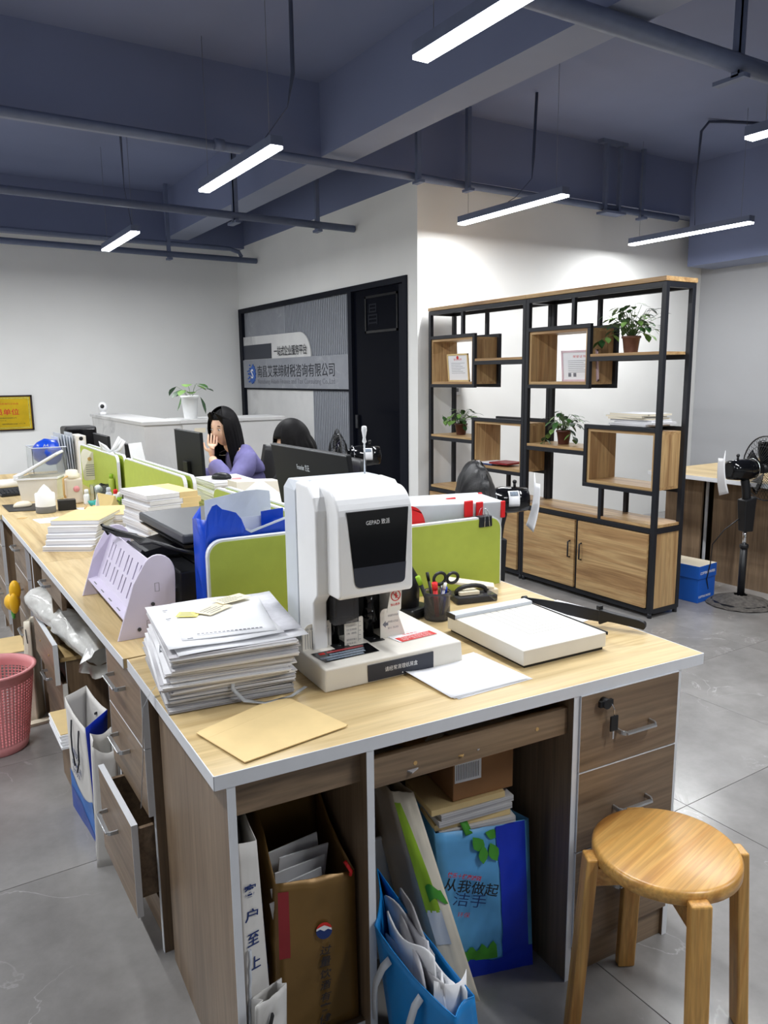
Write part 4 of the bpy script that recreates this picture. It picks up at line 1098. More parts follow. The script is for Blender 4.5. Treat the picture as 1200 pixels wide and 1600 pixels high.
keyb('black keyboard propped beside the middle lime dividers', (1.19, 3.18, DZ+.07), 1.9, .75, .34)
# woman's paper pile with mouse and eraser
pw = thing('paper_pile', 'pile of white papers under a black mouse before the woman in purple', 'papers', (1.36, 3.62, DZ))
R2 = random.Random(5)
zt = pile(pw, 8, .22, .30, .20, 'paper_layers', 'sheaf', R2)
def mouse(label, loc, rz, m_, sc=1.0, cable=None):
    t = thing('computer_mouse', label, 'mouse', loc, rz)
    MB().lathe([(.001, 0), (.028, .0), (.03, .006), (.027, .018), (.018, .027), (.006, .031), (.001, .0312)], 20, sx=1.0, sy=1.75).build('mouse_body', m_, t)
    MB().box(-.0012, .0012, .012, .045, .024, .0275, RX(-.2)).build('scroll_slot', 'mid_grey', t)
    if cable: MB().tube(cable, .0016, 6).build('mouse_cable', m_, t)
mouse('black computer mouse on the pile of papers before the woman', (1.33, 3.60, DZ+zt+.002), .8, 'black_plastic')
o = MB().box(-.022, .022, -.01, .01, 0, .012).build('eraser', 'pink', None, .003); o.location = (1.37, 3.50, DZ+zt+.002); tag(o, 'pink eraser on the pile of papers before the woman', 'eraser')
wb = thing('white_box', 'white box with two dark hand holes behind the nearest pair of lime dividers', 'box', (1.27, 3.02, DZ))
m = MB(); m.hexa([(-.10, -.04, 0), (.11, -.04, 0), (.11, .06, 0), (-.10, .06, 0), (-.10, -.02, .265), (.10, -.03, .255), (.10, .06, .255), (-.10, .08, .265)]); m.build('box_body', 'warm_white', wb, .002)
FBX = frame((-.10, -.0215, .25), (1, 0, -.04), (0, -.07, 1))
MB().prism([(.05+.032*math.cos(a), -.025+.012*math.sin(a)) for a in [2*PI*i/18 for i in range(18)]], FBX, -.001, .0012).build('hand_hole', 'black_plastic', wb)
MB().prism([(.135, -.05), (.175, -.045), (.172, -.008), (.132, -.012)], FBX, -.001, .0012).build('dark_window', 'black_plastic', wb)
rp = thing('folded_paper', 'white paper folded to a peak behind the blue bag', 'paper', (1.20, 2.80, DZ))
m = MB(); A = [(-.09, .06, .22), (.0, .02, .295), (.10, -.02, .21), (.06, -.06, .16), (-.06, .0, .20)]
m.poly([A[0], A[1], A[4]]); m.poly([A[1], A[2], A[3]]); m.poly([A[1], A[3], A[4]]); m.poly([(-.06, .0, .2), (.06, -.06, .16), (.07, .03, .0), (-.07, .05, .0)]); m.build('folded_sheet', 'paper', rp, thick=.001, fix=False)
# ---------------------------------------------------------------- things on the left row, near to far
def books(label0, x, y, n, w, d, th, rz0, top=None, cover=None, spread=.01, seed=1, name='paper_booklet', cat='booklet', spine=None, group=None, dr=.03, step=(0, 0), z0=DZ+.0003):
    q = random.Random(seed); z = z0
    for i in range(n):
        lab = label0 % ('lowest' if i == 0 else 'topmost' if i == n-1 else ('second' if i == 1 else ('third' if i == 2 else ('fourth' if i == 3 else 'fifth' if i == 4 else 'sixth' if i == 5 else 'seventh' if i == 6 else 'eighth')))+' from below')
        t = thing(name, lab, cat, (x+q.uniform(-spread, spread)+step[0]*i, y+q.uniform(-spread, spread)+step[1]*i, z), rz0+q.uniform(-dr, dr), group)
        h = th*q.uniform(.8, 1.2)
        MB().box(-w/2, w/2, -d/2, d/2, .0006, h-.0006).build('pages', 'paper_layers', t)
        cv = cover if (cover and (i == n-1 or spine)) else 'paper'
        m = MB(); m.box(-w/2-.001, w/2+.001, -d/2-.001, d/2+.001, h-.0006, h); m.box(-w/2-.001, w/2+.001, -d/2-.001, d/2+.001, 0, .0006); m.build('cover', cv, t)
        if spine:
            m = MB(); m.box(spine[0], spine[1], -d/2-.002, d/2+.002, -.0004, h+.0006); m.build('spine_wrap', 'kraft', t)
        z += h+.0006
    return z
books('white booklet in the kraft-topped pile by the file rack, %s', .605, 3.38, 5, .20, .27, .023, -.55, cover='kraft', seed=2, spread=.008, step=(.012, .022), group='booklets in the kraft-topped pile', dr=.06)
books('kraft-covered booklet in the short pile behind the kraft-topped pile, %s', .78, 3.62, 4, .20, .27, .024, -.35, cover='kraft', seed=4, group='booklets in the short pile')
z = books('grey-white paper bundle under the kraft-spined dossiers, %s', .885, 3.15, 3, .215, .28, .026, .25, seed=16, name='paper_bundle', cat='papers', spread=.012, dr=.1, group='bundles under the dossiers')
books('white dossier with kraft spine before the lime dividers, %s', .89, 3.13, 7, .212, .28, .023, .10, z0=z, spine=(.03, .107), seed=6, name='document_dossier', cat='dossier', spread=.008, group='dossiers with kraft spines')
def flat(label, pts, dz=.0004, m_='paper', name='paper_sheet', th=.0012, cat='paper sheet'):
    cx_ = sum(p[0] for p in pts)/len(pts); cy_ = sum(p[1] for p in pts)/len(pts)
    o = MB().prism([(x-cx_, y-cy_) for x, y in pts], T(), 0, th).build(name, m_); o.location = (cx_, cy_, DZ+dz); return tag(o, label, cat)
flat('printed white form lying near the desk edge before the smart speaker', [(.53, 4.15), (.545, 4.01), (.765, 3.95), (.80, 4.15)])
flat('large white sheet lying under the standing kraft notepad', [(.77, 4.40), (.87, 3.99), (.98, 4.0), (1.0, 4.30)])
flat('orange paper scrap on the desk edge near the mouse pad', [(.468, 4.22), (.50, 4.20), (.52, 4.235), (.49, 4.25)], m_='kraft_dark')
nb = thing('kraft_notepad', 'kraft notepad standing open on the large white sheet', 'notepad', (.90, 4.12, DZ+.0018), .2)
m = MB(); m.hexa([(-.055, -.03, 0), (.045, -.05, 0), (.045, -.045, 0), (-.055, -.025, 0), (-.05, .015, .11), (.035, -.005, .085), (.035, .0, .085), (-.05, .02, .11)]); m.build('front_cover', 'kraft', nb)
m = MB(); m.hexa([(-.05, .06, 0), (.05, .04, 0), (.05, .05, 0), (-.05, .07, 0), (-.05, .02, .105), (.035, .003, .082), (.035, .010, .08), (-.05, .028, .10)]); m.build('pages', 'paper', nb)
# smart speaker with tissue peak
sp = thing('smart_speaker', 'white round speaker with grey foot and pointed tissue on top', 'speaker', (.625, 4.34, DZ))
MB().lathe([(.046, .0), (.050, .004), (.050, .036)], 28, cap1=False).build('grey_foot', 'mid_grey', sp)
MB().lathe([(.050, .036), (.050, .10), (.046, .105), (.001, .106)], 28, cap0=False, cap1=False).build('speaker_body', 'white_plastic', sp)
MB().lathe([(.038, .106), (.022, .13), (.002, .15)], 4, smooth=False).build('tissue_peak', 'paper', sp)
o = bx('black_block', 'black_plastic', None, -.045, .045, -.03, .03, 0, .055, .002); o.location = (.735, 4.37, DZ); o.rotation_euler = (0, 0, -.1); tag(o, 'small black box standing right of the round speaker', 'box')
MB_ = thing('cream_bottle', 'cream square thermos bottle with handle beside the white lidded box', 'bottle', (.81, 4.58, DZ))
m = MB(); m.box(-.047, .047, -.04, .04, 0, .145); m.build('bottle_body', 'beige', MB_, .012, 4)
m = MB(); m.lathe([(.04, .143), (.042, .15), (.042, .165), (.034, .172), (.032, .188), (.02, .192)], 20); m.build('bottle_cap', 'cream', MB_)
m = MB(); m.tube([(-.03, -.035, .16), (-.055, -.045, .15), (-.056, -.045, .06), (-.05, -.04, .04)], .006, 8); m.build('strap', 'kraft_dark', MB_)
MB().lathe([(.001, 0), (.018, 0), (.016, .004), (.001, .006)], 12).build('emblem', 'pink', MB_)
for o in MB_.children:
    if o.name.startswith('emblem'): o.location = (.012, -.0405, .085); o.rotation_euler = (PI/2, 0, 0)
lb_ = thing('storage_box', 'white plastic storage box with its lid tipped open, by the black mouse pad', 'box', (.70, 4.86, DZ), -.35)
m = MB(); Wt, Dt = .13, .10
m.lathe([(.145, .0), (.165, .13)], 4, smooth=False, cap1=False, sx=1.0, sy=.8)
for v in m.bm.verts: v.co = RZ(PI/4) @ v.co
m.build('box_body', 'warm_white', lb_, thick=.003)
m = MB(); m.lathe([(.17, .126), (.175, .128), (.175, .138), (.165, .138)], 4, smooth=False, cap0=False, cap1=False, sx=1, sy=.8)
for v in m.bm.verts: v.co = RZ(PI/4) @ v.co
m.build('box_rim', 'white_plastic', lb_)
m = MB(); m.box(-.125, .125, -.095, .095, 0, .016, T(.0, .0, .205) @ RY(-.52)); m.build('box_lid', 'white_plastic', lb_, .005)
m = MB(); m.box(-.15, -.12, -.06, .06, .12, .15); m.build('hinge', 'white_plastic', lb_, .004)
flat('black mouse pad near the left edge of the third desk', [(.455, 4.74), (.46, 4.47), (.62, 4.42), (.63, 4.70)], m_='black_plastic', name='mouse_pad', th=.003, cat='mouse pad')
mouse('cream computer mouse on the black mouse pad', (.545, 4.60, DZ+.0036), -1.2, 'cream', cable=[(0, .05, .01), (.01, .09, .012), (.04, .13, .014), (.11, .14, .014)])
ph = thing('desk_calculator', 'black desk calculator behind the cream mouse', 'calculator', (.56, 5.14, DZ), .15)
m = MB(); m.hexa([(-.08, -.06, 0), (.08, -.06, 0), (.08, .07, 0), (-.08, .07, 0), (-.08, -.06, .015), (.08, -.06, .015), (.08, .07, .04), (-.08, .07, .04)]); m.build('calculator_body', 'black_plastic', ph, .004)
m = MB()
for i in range(6):
    for j in range(4): m.box(-.07+i*.024, -.053+i*.024, -.05+j*.02, -.036+j*.02, .012, .024+j*.004)
m.build('keys', 'dark_grey', ph)['kind'] = 'stuff'
o = MB().cyl((-.09, 0, .028), (.09, .03, .028), .028, 18).build('paper_roll', 'paper'); o.location = (.56, 5.50, DZ); tag(o, 'rolled white paper lying at the left end of the farthest papers', 'paper roll')
# standing files behind: blue bag in a clear crate, leaning folders, ring binder, desktop speaker
cr = thing('file_crate', 'clear plastic file crate holding a crumpled blue bag', 'crate', (.87, 5.80, DZ))
m = MB()
for (a, b, c, d) in ((-.11, .11, -.13, -.127), (-.11, .11, .127, .13), (-.11, -.107, -.13, .13), (.107, .11, -.13, .13)): m.box(a, b, c, d, 0, .235)
m.build('crate_wall', 'clear', cr)
m = MB(); m.tube([(-.11, -.13, .235), (.11, -.13, .235), (.11, .13, .235), (-.11, .13, .235)], .004, 6, closed=True); m.build('crate_rim', 'grey_white', cr)
bl = MB().ball((0, 0, 0), .1, 20, 12, (1.0, 1.1, .85))
for v in bl.bm.verts: v.co += v.co.normalized()*noise.noise(v.co*16)*.03
o = bl.build('plastic_bag', 'blue_film'); o.location = (.885, 5.78, DZ+.20); tag(o, 'crumpled bright blue plastic bag stuffed in the clear crate', 'bag')
text('A4', 'white_film', o, frame((-.05, -.098, .04), (1, 0, 0), (0, 0, 1)), width=.035, height=.02)
for i in range(6):
    o = bx('plastic_folder', 'milky' if i % 2 else 'white_film', None, -.003, .003, -.11, .11, 0, .30+.008*((i*3) % 4), 0); o.location = (.968+.014*i, 5.84, DZ); o.rotation_euler = (0, -.10+.015*i, .05)
    tag(o, 'translucent folder leaning between the clear crate and the white binder, %s' % ('leftmost', 'second from left', 'third from left', 'third from right', 'second from right', 'rightmost')[i], 'folder', 'leaning plastic folders')
rb = thing('ring_binder', 'white ring binder with a long printed spine label', 'binder', (1.085, 5.80, DZ))
m = MB(); m.box(-.034, .034, -.12, .12, 0, .305); m.build('binder_cover', 'warm_white', rb, .004)
m = MB(); m.box(-.022, .022, -.1225, -.12, .04, .27); m.build('spine_label', 'paper', rb)
text('文\n件\n资\n料\n财\n务\n账', 'ink', rb, frame((-.009, -.1227, .075), (1, 0, 0), (0, 0, 1)), width=.018, height=.15)
m = MB(); m.lathe([(.014, 0), (.012, .003), (.008, .003)], 16); o = m.build('finger_hole', 'black_plastic', rb); o.location = (0, -.1205, .285); o.rotation_euler = (PI/2, 0, 0)
ds = thing('desktop_speaker', 'black box loudspeaker behind the white ring binder', 'loudspeaker', (1.17, 6.18, DZ))
m = MB(); m.box(-.115, .115, -.08, .12, 0, .345); m.build('cabinet', 'black_plastic', ds, .018, 3)
MB().box(-.10, .10, -.084, -.08, .02, .325).build('front_cloth', 'black_gloss', ds, .004)
# tray of small things before the farthest dividers
fanc = thing('paper_fan', 'white printed hand fan propped against the farthest lime divider', 'fan', (.985, 5.0, DZ+.07), -.15)
m = MB(); m.prism(rpoly([(-.03, 0), (.045, .005), (.05, .10), (.12, .15), (.115, .17), (.03, .175), (-.02, .205), (-.04, .17)], [.02, .015, .03, .01, .01, .02, .02, .02]), T(0, 0, 0) @ XZ, -.001, .001); m.build('fan_leaf', 'warm_white', fanc)
m = MB()
for i in range(6): m.box(-.015, .035, -.0016, -.001, .03+.013*i, .034+.013*i)
m.build('printed_lines', 'ink_grey', fanc)
MB().lathe([(.012, 0), (.012, .001)], 14).build('printed_dot', 'kraft_dark', fanc)
for o in fanc.children:
    if o.name.startswith('printed_dot'): o.location = (.01, -.0012, .135); o.rotation_euler = (PI/2, 0, 0)
bw = thing('ribbon_bow', 'white ribbon bow tied over the rims of the farthest lime dividers', 'bow', (1.04, 4.62, 1.035))
m = MB()
m.tube([(0, 0, 0), (-.03, 0, .03), (-.055, 0, .055), (-.045, 0, .02), (0, 0, 0)], [.006, .012, .014, .012, .006], 8)
m.tube([(0, 0, 0), (.03, 0, .03), (.06, 0, .075), (.075, 0, .06), (.05, 0, .01), (0, 0, 0)], [.006, .014, .017, .016, .012, .006], 8)
m.tube([(.0, -.022, 0), (.02, -.024, -.05), (.025, -.024, -.10), (.01, -.024, -.11)], [.008, .014, .016, .008], 8); m.build('bow_loop', 'white_plastic', bw)
tr_ = thing('clear_organizer', 'clear plastic organizer tray of small supplies before the farthest dividers', 'tray', (.97, 4.52, DZ))
m = MB()
for (a, b, c, d) in ((-.07, .07, -.05, -.047), (-.07, .07, .047, .05), (-.07, -.067, -.05, .05), (.067, .07, -.05, .05)): m.box(a, b, c, d, 0, .10)
m.box(-.07, .07, -.05, .05, 0, .003); m.build('tray_wall', 'clear', tr_)
def small(name, label, cat, loc, fn, m_, rz=0):
    m = MB(); fn(m); o = m.build(name, m_); o.location = loc; o.rotation_euler = (0, 0, rz); return tag(o, label, cat)
def lump(r, s, amp, k):
    def f(m):
        m.ball((0, 0, r*s[2]), r, 14, 9, s)
        for v in m.bm.verts: v.co += v.co.normalized()*noise.noise(v.co*30+Vector((k, 0, 0)))*amp; v.co.z = max(0, v.co.z)
    return f
small('foam_ball', 'white ball on the rim of the clear organizer', 'ball', (.93, 4.50, DZ+.055), lambda m: m.ball((0, 0, .024), .024, 16, 10), 'white_plastic')
small('black_pouch', 'black crumpled pouch in the clear organizer', 'pouch', (.965, 4.52, DZ+.004), lump(.04, (.9, .6, 1.3), .02, 1), 'black_plastic')
small('blue_cap', 'blue bottle cap beside the black pouch', 'cap', (1.005, 4.50, DZ+.004), lambda m: m.lathe([(.014, 0), (.014, .085), (.010, .1), (.004, .102)], 14), 'blue_plastic')
for (nm, lab, x, y, h, body, cap) in (('glue_bottle', 'lime green bottle standing at the front of the far divider', 1.0, 4.47, .13, 'lime', 'lime_dark'), ('glue_bottle', 'white bottle with red cap among the small supplies', .985, 4.33, .06, 'white_plastic', 'red_plastic'), ('glue_bottle', 'green bottle with white cap, nearest of the small bottles', .992, 4.27, .05, 'lime_dark', 'white_plastic'), ('glue_bottle', 'pale grey bottle left of the red capped bottle', .955, 4.36, .07, 'grey_white', 'grey_white'), ('glue_bottle', 'small white bottle left of the clear organizer', .865, 4.50, .05, 'white_plastic', 'white_plastic')):
    t = thing(nm, lab, 'bottle', (x, y, DZ)); MB().lathe([(.016, 0), (.017, .004), (.017, h), (.010, h+.012)], 16).build('bottle_body', body, t); MB().lathe([(.012, h+.008), (.012, h+.03), (.008, h+.034)], 14).build('bottle_cap', cap, t)
small('cloth', 'teal crumpled cloth before the clear organizer', 'cloth', (.90, 4.38, DZ), lump(.05, (1.1, .7, .45), .03, 3), 'teal')
small('cloth', 'white and red crumpled wrapper beside the teal cloth', 'wrapper', (.93, 4.32, DZ), lump(.035, (1.2, .7, .6), .025, 5), 'paper')
cl = thing('wire_tangle', 'tangle of thin cables left of the kraft-spined dossiers', 'cable', (.99, 4.13, DZ+.01))
q = random.Random(9); m = MB()
for k in range(6):
    c_ = Vector((q.uniform(-.03, .03), q.uniform(-.04, .04), q.uniform(.02, .06)))
    m.tube([c_+Vector((.03*math.cos(a), .035*math.sin(a), .03*math.sin(a+k))) for a in [2*PI*i/14 for i in range(14)]], .0018, 6, closed=True)
m.build('cable_loop', 'dark_grey', cl)
bp_ = thing('bead_pile', 'heap of keys and trinkets on the desk before the thermos bottle', 'trinkets', (.87, 4.25, DZ))
q = random.Random(11); m = MB()
for k in range(60): m.ball((q.uniform(-.06, .06), q.uniform(-.05, .05), q.uniform(.004, .02)), q.uniform(.004, .009), 8, 5)
m.build('trinkets', 'kraft_dark', bp_)['kind'] = 'stuff'
bp2 = thing('wooden_beads', 'string of brown wooden beads beside the kraft-topped pile', 'beads', (.685, 3.10, DZ))
m = MB(); q = random.Random(12)
for k in range(70): m.ball((q.uniform(-.05, .06), q.uniform(-.09, .09), q.uniform(.008, .055)), q.uniform(.006, .010), 8, 5)
mat('bead_wood', (176, 128, 88), .4, vary=.4, vscale=60)
m.build('beads', 'bead_wood', bp2)['kind'] = 'stuff'
sc2 = thing('standing_card', 'small white card standing on the middle lime divider', 'card', (1.18, 4.55, DZ+.20), .1)
m = MB(); m.hexa([(-.04, 0, 0), (.04, -.01, 0), (.04, -.008, 0), (-.04, .002, 0), (-.045, .03, .12), (.03, .02, .125), (.03, .022, .125), (-.045, .032, .12)]); m.build('card_sheet', 'paper', sc2)
m = MB(); m.box(-.008, .012, .004, .006, .03, .075, RX(-.2)); m.build('printed_picture', 'sticker_grey', sc2)
m = MB(); m.box(-.04, .04, -.04, .04, -.20, .0); m.build('card_support', 'black_plastic', sc2)
# ---------------------------------------------------------------- marble reception counter, camera, plant, plaque
mc = thing('marble_counter', 'white marble reception counter in front of the back wall', 'counter', (1.74, 6.45, 0))
m = MB(); m.box(.0, .04, .02, 2.0, 0, 1.07); m.build('side_slab', 'marble', mc); m = MB(); m.box(-.02, .30, .0, 2.0, 1.07, 1.10); m.build('side_top', 'marble', mc, .003)
m = MB(); m.box(.32, 1.25, .0, .04, 0, 1.07); m.build('end_slab', 'marble', mc); m = MB(); m.box(.30, 1.27, -.02, .40, 1.075, 1.105); m.build('end_top', 'marble', mc, .003)
m = MB(); m.box(.04, .32, .02, .04, 0, 1.07); m.build('corner_slab', 'marble', mc)
MB().box(.42, .52, -.0015, .0, .99, 1.03).build('cream_sticker', 'cream', mc)
cm_ = thing('security_camera', 'small white ball-shaped security camera on the counter top', 'camera', (1.79, 8.15, 1.10))
MB().lathe([(.035, 0), (.035, .012), (.028, .03)], 18).build('camera_base', 'white_plastic', cm_)
MB().ball((0, 0, .075), .046, 18, 12, (1, 1, 1.15)).build('camera_head', 'white_plastic', cm_)
MB().ball((-.012, -.036, .085), .021, 12, 8).build('lens', 'black_gloss', cm_)
pl = thing('award_plaque', 'gold award plaque in a dark wooden frame on the back wall', 'plaque', (1.0, Y1-.012, .93))
m = MB(); m.box(-.36, .245, 0, .012, 0, .37); m.build('backing', 'black_plastic', pl)
m = MB()
for (a, b, c, d) in ((-.36, .245, 0, .016), (-.36, .245, .354, .37), (-.36, -.342, 0, .37), (.227, .245, 0, .37)): m.box(a, b, -.012, 0, c, d)
mat('frame_wood', (44, 28, 24), .35, vary=.2); m.build('plaque_frame', 'frame_wood', pl)
MB().box(-.342, .227, -.003, 0, .016, .354).build('gold_plate', 'gold', pl)
mat('gold_bright', (250, 224, 110), .2, .6, vary=.3, vscale=60)
m = MB()
for (a, b, c, d) in ((-.33, .216, .024, .036), (-.33, .216, .334, .346), (-.33, -.318, .036, .334), (.204, .216, .036, .334)): m.box(a, b, -.004, -.003, c, d)
m.build('gold_border', 'gold_bright', pl)
FPq = lambda x, z: frame((x, -.0042, z), (1, 0, 0), (0, 0, 1))
text('会员单位', 'ink_red', pl, FPq(-.20, .165), width=.31, height=.065, bold=.012)
text('南昌市财税咨询行业协会', 'ink_red', pl, FPq(-.19, .272), width=.30, height=.02)
text('南昌艾莱缔财税咨询有限公司', 'ink', pl, FPq(-.16, .128), width=.24, height=.013); text('Nanchang', 'ink', pl, FPq(-.14, .105), width=.12, height=.008); text('南昌市财税咨询行业协会  二〇二一年', 'ink', pl, FPq(-.06, .065), width=.22, height=.014)
# ---------------------------------------------------------------- people
def skin_mesh(verts, edges, root=0, sub=2):
    """one smooth surface grown over a skeleton: verts = [(point, radius)]"""
    me = bpy.data.meshes.new('tmp'); me.from_pydata([v[0] for v in verts], edges, []); me.update()
    o = bpy.data.objects.new('tmp', me); COL.objects.link(o)
    o.modifiers.new('s', 'SKIN').use_smooth_shade = True
    for i, v in enumerate(verts):
        sv = me.skin_vertices[0].data[i]; r = v[1]
        sv.radius = r if isinstance(r, tuple) else (r, r); sv.use_root = (i == root)
    o.modifiers.new('u', 'SUBSURF').levels = sub
    dg = bpy.context.evaluated_depsgraph_get()
    out = bpy.data.meshes.new_from_object(o.evaluated_get(dg))
    bpy.data.objects.remove(o); bpy.data.meshes.remove(me)
    return out
def add_mesh(bm, me, M=None):
    b2 = bmesh.new(); b2.from_mesh(me)
    if M: bmesh.ops.transform(b2, matrix=M, verts=b2.verts[:])
    tmp = bpy.data.meshes.new('t2'); b2.to_mesh(tmp); b2.free(); bm.from_mesh(tmp); bpy.data.meshes.remove(tmp); bpy.data.meshes.remove(me)
def head_geo(mb, M):
    """head facing local -x, centre at the middle of the skull; about .22 tall"""
    def g(a, b): return math.exp(-(a/b)**2)
    def fn(u, v):
        th = PI*v; ph = 2*PI*u                       # ph = 0 faces -x
        cz = math.cos(th); s = math.sin(th)
        x, y, z = -s*math.cos(ph)*.088, s*math.sin(ph)*.073, cz*.112
        front = max(0, math.cos(ph))*s
        if z < -.02:
            k = (-.02-z)/.092; y *= 1-.30*k; x *= 1-.12*k
            if x > 0: x *= 1-.45*k
        ay = abs(y)
        x -= .018*g(y, .009)*g(z+.030, .016)*front           # nose tip
        x -= .009*g(y, .008)*g(z+.008, .022)*front           # bridge
        x += .008*g(ay-.031, .015)*g(z-.004, .012)*front     # eye sockets
        x -= .004*g(ay-.03, .02)*g(z-.024, .009)*front       # brow
        x -= .006*g(y, .02)*g(z+.058, .009)*front            # lips
        x -= .007*g(y, .018)*g(z+.092, .014)*front           # chin
        y += (.004 if y > 0 else -.004)*g(z+.025, .02)*g(ay-.05, .02)*front   # cheeks
        return M @ Vector((x, y, z))
    mb.grid(fn, 40, 28)
def face_bits(p, M, skin='skin'):
    m = MB()
    for s in (-1, 1): m.ball(M @ Vector((-.0775, s*.031, .003)), .0075, 12, 8, (.6, 1.45, .55), M.to_3x3())
    m.build('eye', 'ink_white', p)
    m = MB()
    for s in (-1, 1): m.ball(M @ Vector((-.0828, s*.031, .003)), .0042, 10, 6, (.5, 1, .85), M.to_3x3())
    m.build('iris', 'black_plastic', p)
    m = MB()
    for s in (-1, 1):
        m.tube([M @ Vector((-.082+.004*abs(t), s*(.031+.017*t), .0235+.004*(1-t*t))) for t in (-1, -.5, 0, .5, 1)], [.0012, .0024, .0026, .002, .001], 6)
        m.tube([M @ Vector((-.0845+.006*abs(t), s*(.031+.013*t), .009+.003*(1-t*t))) for t in (-1, -.5, 0, .5, 1)], .001, 5)
    m.build('eyebrow', 'hair', p)
    m = MB(); m.tube([M @ Vector((-.0825-.004*(1-t*t), .019*t, -.057)) for t in (-1, -.6, -.2, .2, .6, 1)], [.001, .0035, .0045, .0045, .0035, .001], 8)
    mat('lip', (190, 110, 104), .45) if 'lip' not in MATS else None
    m.build('lips', 'lip', p)
    m = MB()
    for s in (-1, 1): m.ball(M @ Vector((.006, s*.073, -.012)), .027, 12, 8, (.55, .28, 1), M.to_3x3())
    m.build('ear', skin, p)
def hand_geo(mb, M, curl=.5, side=1):
    """hand along local +z from the wrist, palm facing local -x, thumb on side*y; one skinned surface"""
    V = [((0, 0, 0), .02), ((0, 0, .045), (.026, .016)), ((0, 0, .075), (.034, .013))]; E_ = [(0, 1), (1, 2)]
    for i, (yy, L_) in enumerate(((.027, .066), (.009, .074), (-.009, .07), (-.026, .055))):
        p = Vector((0, yy*side, .080)); d = Vector((0, yy*side*.04, 1)).normalized(); prev = 2; a = 0
        for k in range(4):
            V.append((tuple(p), .0078-.0009*k)); E_.append((prev, len(V)-1)); prev = len(V)-1
            a += curl*.55
            p = p+Vector((-math.sin(a), d.y, math.cos(a)))*(L_/3)
    p = Vector((-.006, .022*side, .028)); prev = 1
    for k, q in enumerate(((-.008, .036, .042), (-.018, .05, .062), (-.026, .054, .084))):
        V.append(((q[0], q[1]*side, q[2]), .0095-.001*k)); E_.append((prev, len(V)-1)); prev = len(V)-1
    me = skin_mesh(V, E_, 0, 2); add_mesh(mb.bm, me, M)
def long_hair(p, M, length, rmax, name='hair', seed=0, bob=False):
    """strand-grooved shell around the back and sides, open at the face"""
    m = MB(); q = random.Random(seed)
    nu, nv = 72, 22
    def fn(u, v):
        a = (u-.5)*2*(2.35 if not bob else 2.75)               # 0 = back (+x)
        groove = 1+.035*math.sin(u*nu*2.1+math.sin(u*31)*2)+.02*math.sin(u*140)
        if v < .45:
            t = v/.45*PI*.5
            rx, ry, rz = .106, .092, .128
            x, y, z = math.sin(t)*math.cos(a)*rx, math.sin(t)*math.sin(a)*ry, math.cos(t)*rz
            x *= .96+.04*groove; y *= .96+.04*groove
        else:
            k = (v-.45)/.55
            fl = rmax*(1+.18*math.sin(k*PI*.9))*(1-.22*k)*groove
            x, y, z = math.cos(a)*.106*fl, math.sin(a)*.092*fl, -length*k-.004*math.sin(u*60)*k
            if x < 0: x *= 1-.35*k if not bob else 1
            x += .02*k
        return M @ Vector((x, y, z+.012))
    m.grid(fn, nu, nv)
    o = m.build(name, 'hair', p, thick=.006, fix=False)
    return o
def office_chair(label, loc, rz):
    t = thing('office_chair', label, 'chair', loc, rz)          # faces local -x
    m = MB(); m.box(-.22, .22, -.23, .23, .42, .475); m.build('seat', 'black_plastic', t, .025, 3)
    m = MB()
    def fn(u, v): return Vector((.235+.06*v+.03*math.sin(u*PI)*1.0-.03, (u-.5)*(.44-.08*v*v), .56+.44*v))
    m.grid(fn, 10, 10); m.build('backrest', 'black_plastic', t, thick=.03)
    m = MB(); m.tube([(.15, 0, .43), (.26, 0, .45), (.28, 0, .60), (.285, 0, .75)], .018, 8); m.build('back_bar', 'black_metal', t)
    MB().cyl((0, 0, .08), (0, 0, .43), .028, 14).build('gas_lift', 'black_metal', t)
    for i in range(5):
        a = 2*PI*i/5
        o = MB().bar((0, 0, .10), (.27*math.cos(a), .27*math.sin(a), .07), .04, .025).build('base_leg', 'black_metal', t, .004)
        MB().cyl((.27*math.cos(a)-.012*math.sin(a), .27*math.sin(a)+.012*math.cos(a), .03), (.27*math.cos(a)+.012*math.sin(a), .27*math.sin(a)-.012*math.cos(a), .03), .03, 14).build('castor', 'black_plastic', o)
    for s in (-1, 1):
        m = MB(); m.tube([(.08, s*.25, .44), (.10, s*.29, .55), (.10, s*.29, .66), (-.12, s*.29, .68)], .014, 8); m.build('armrest', 'black_plastic', t)
    return t
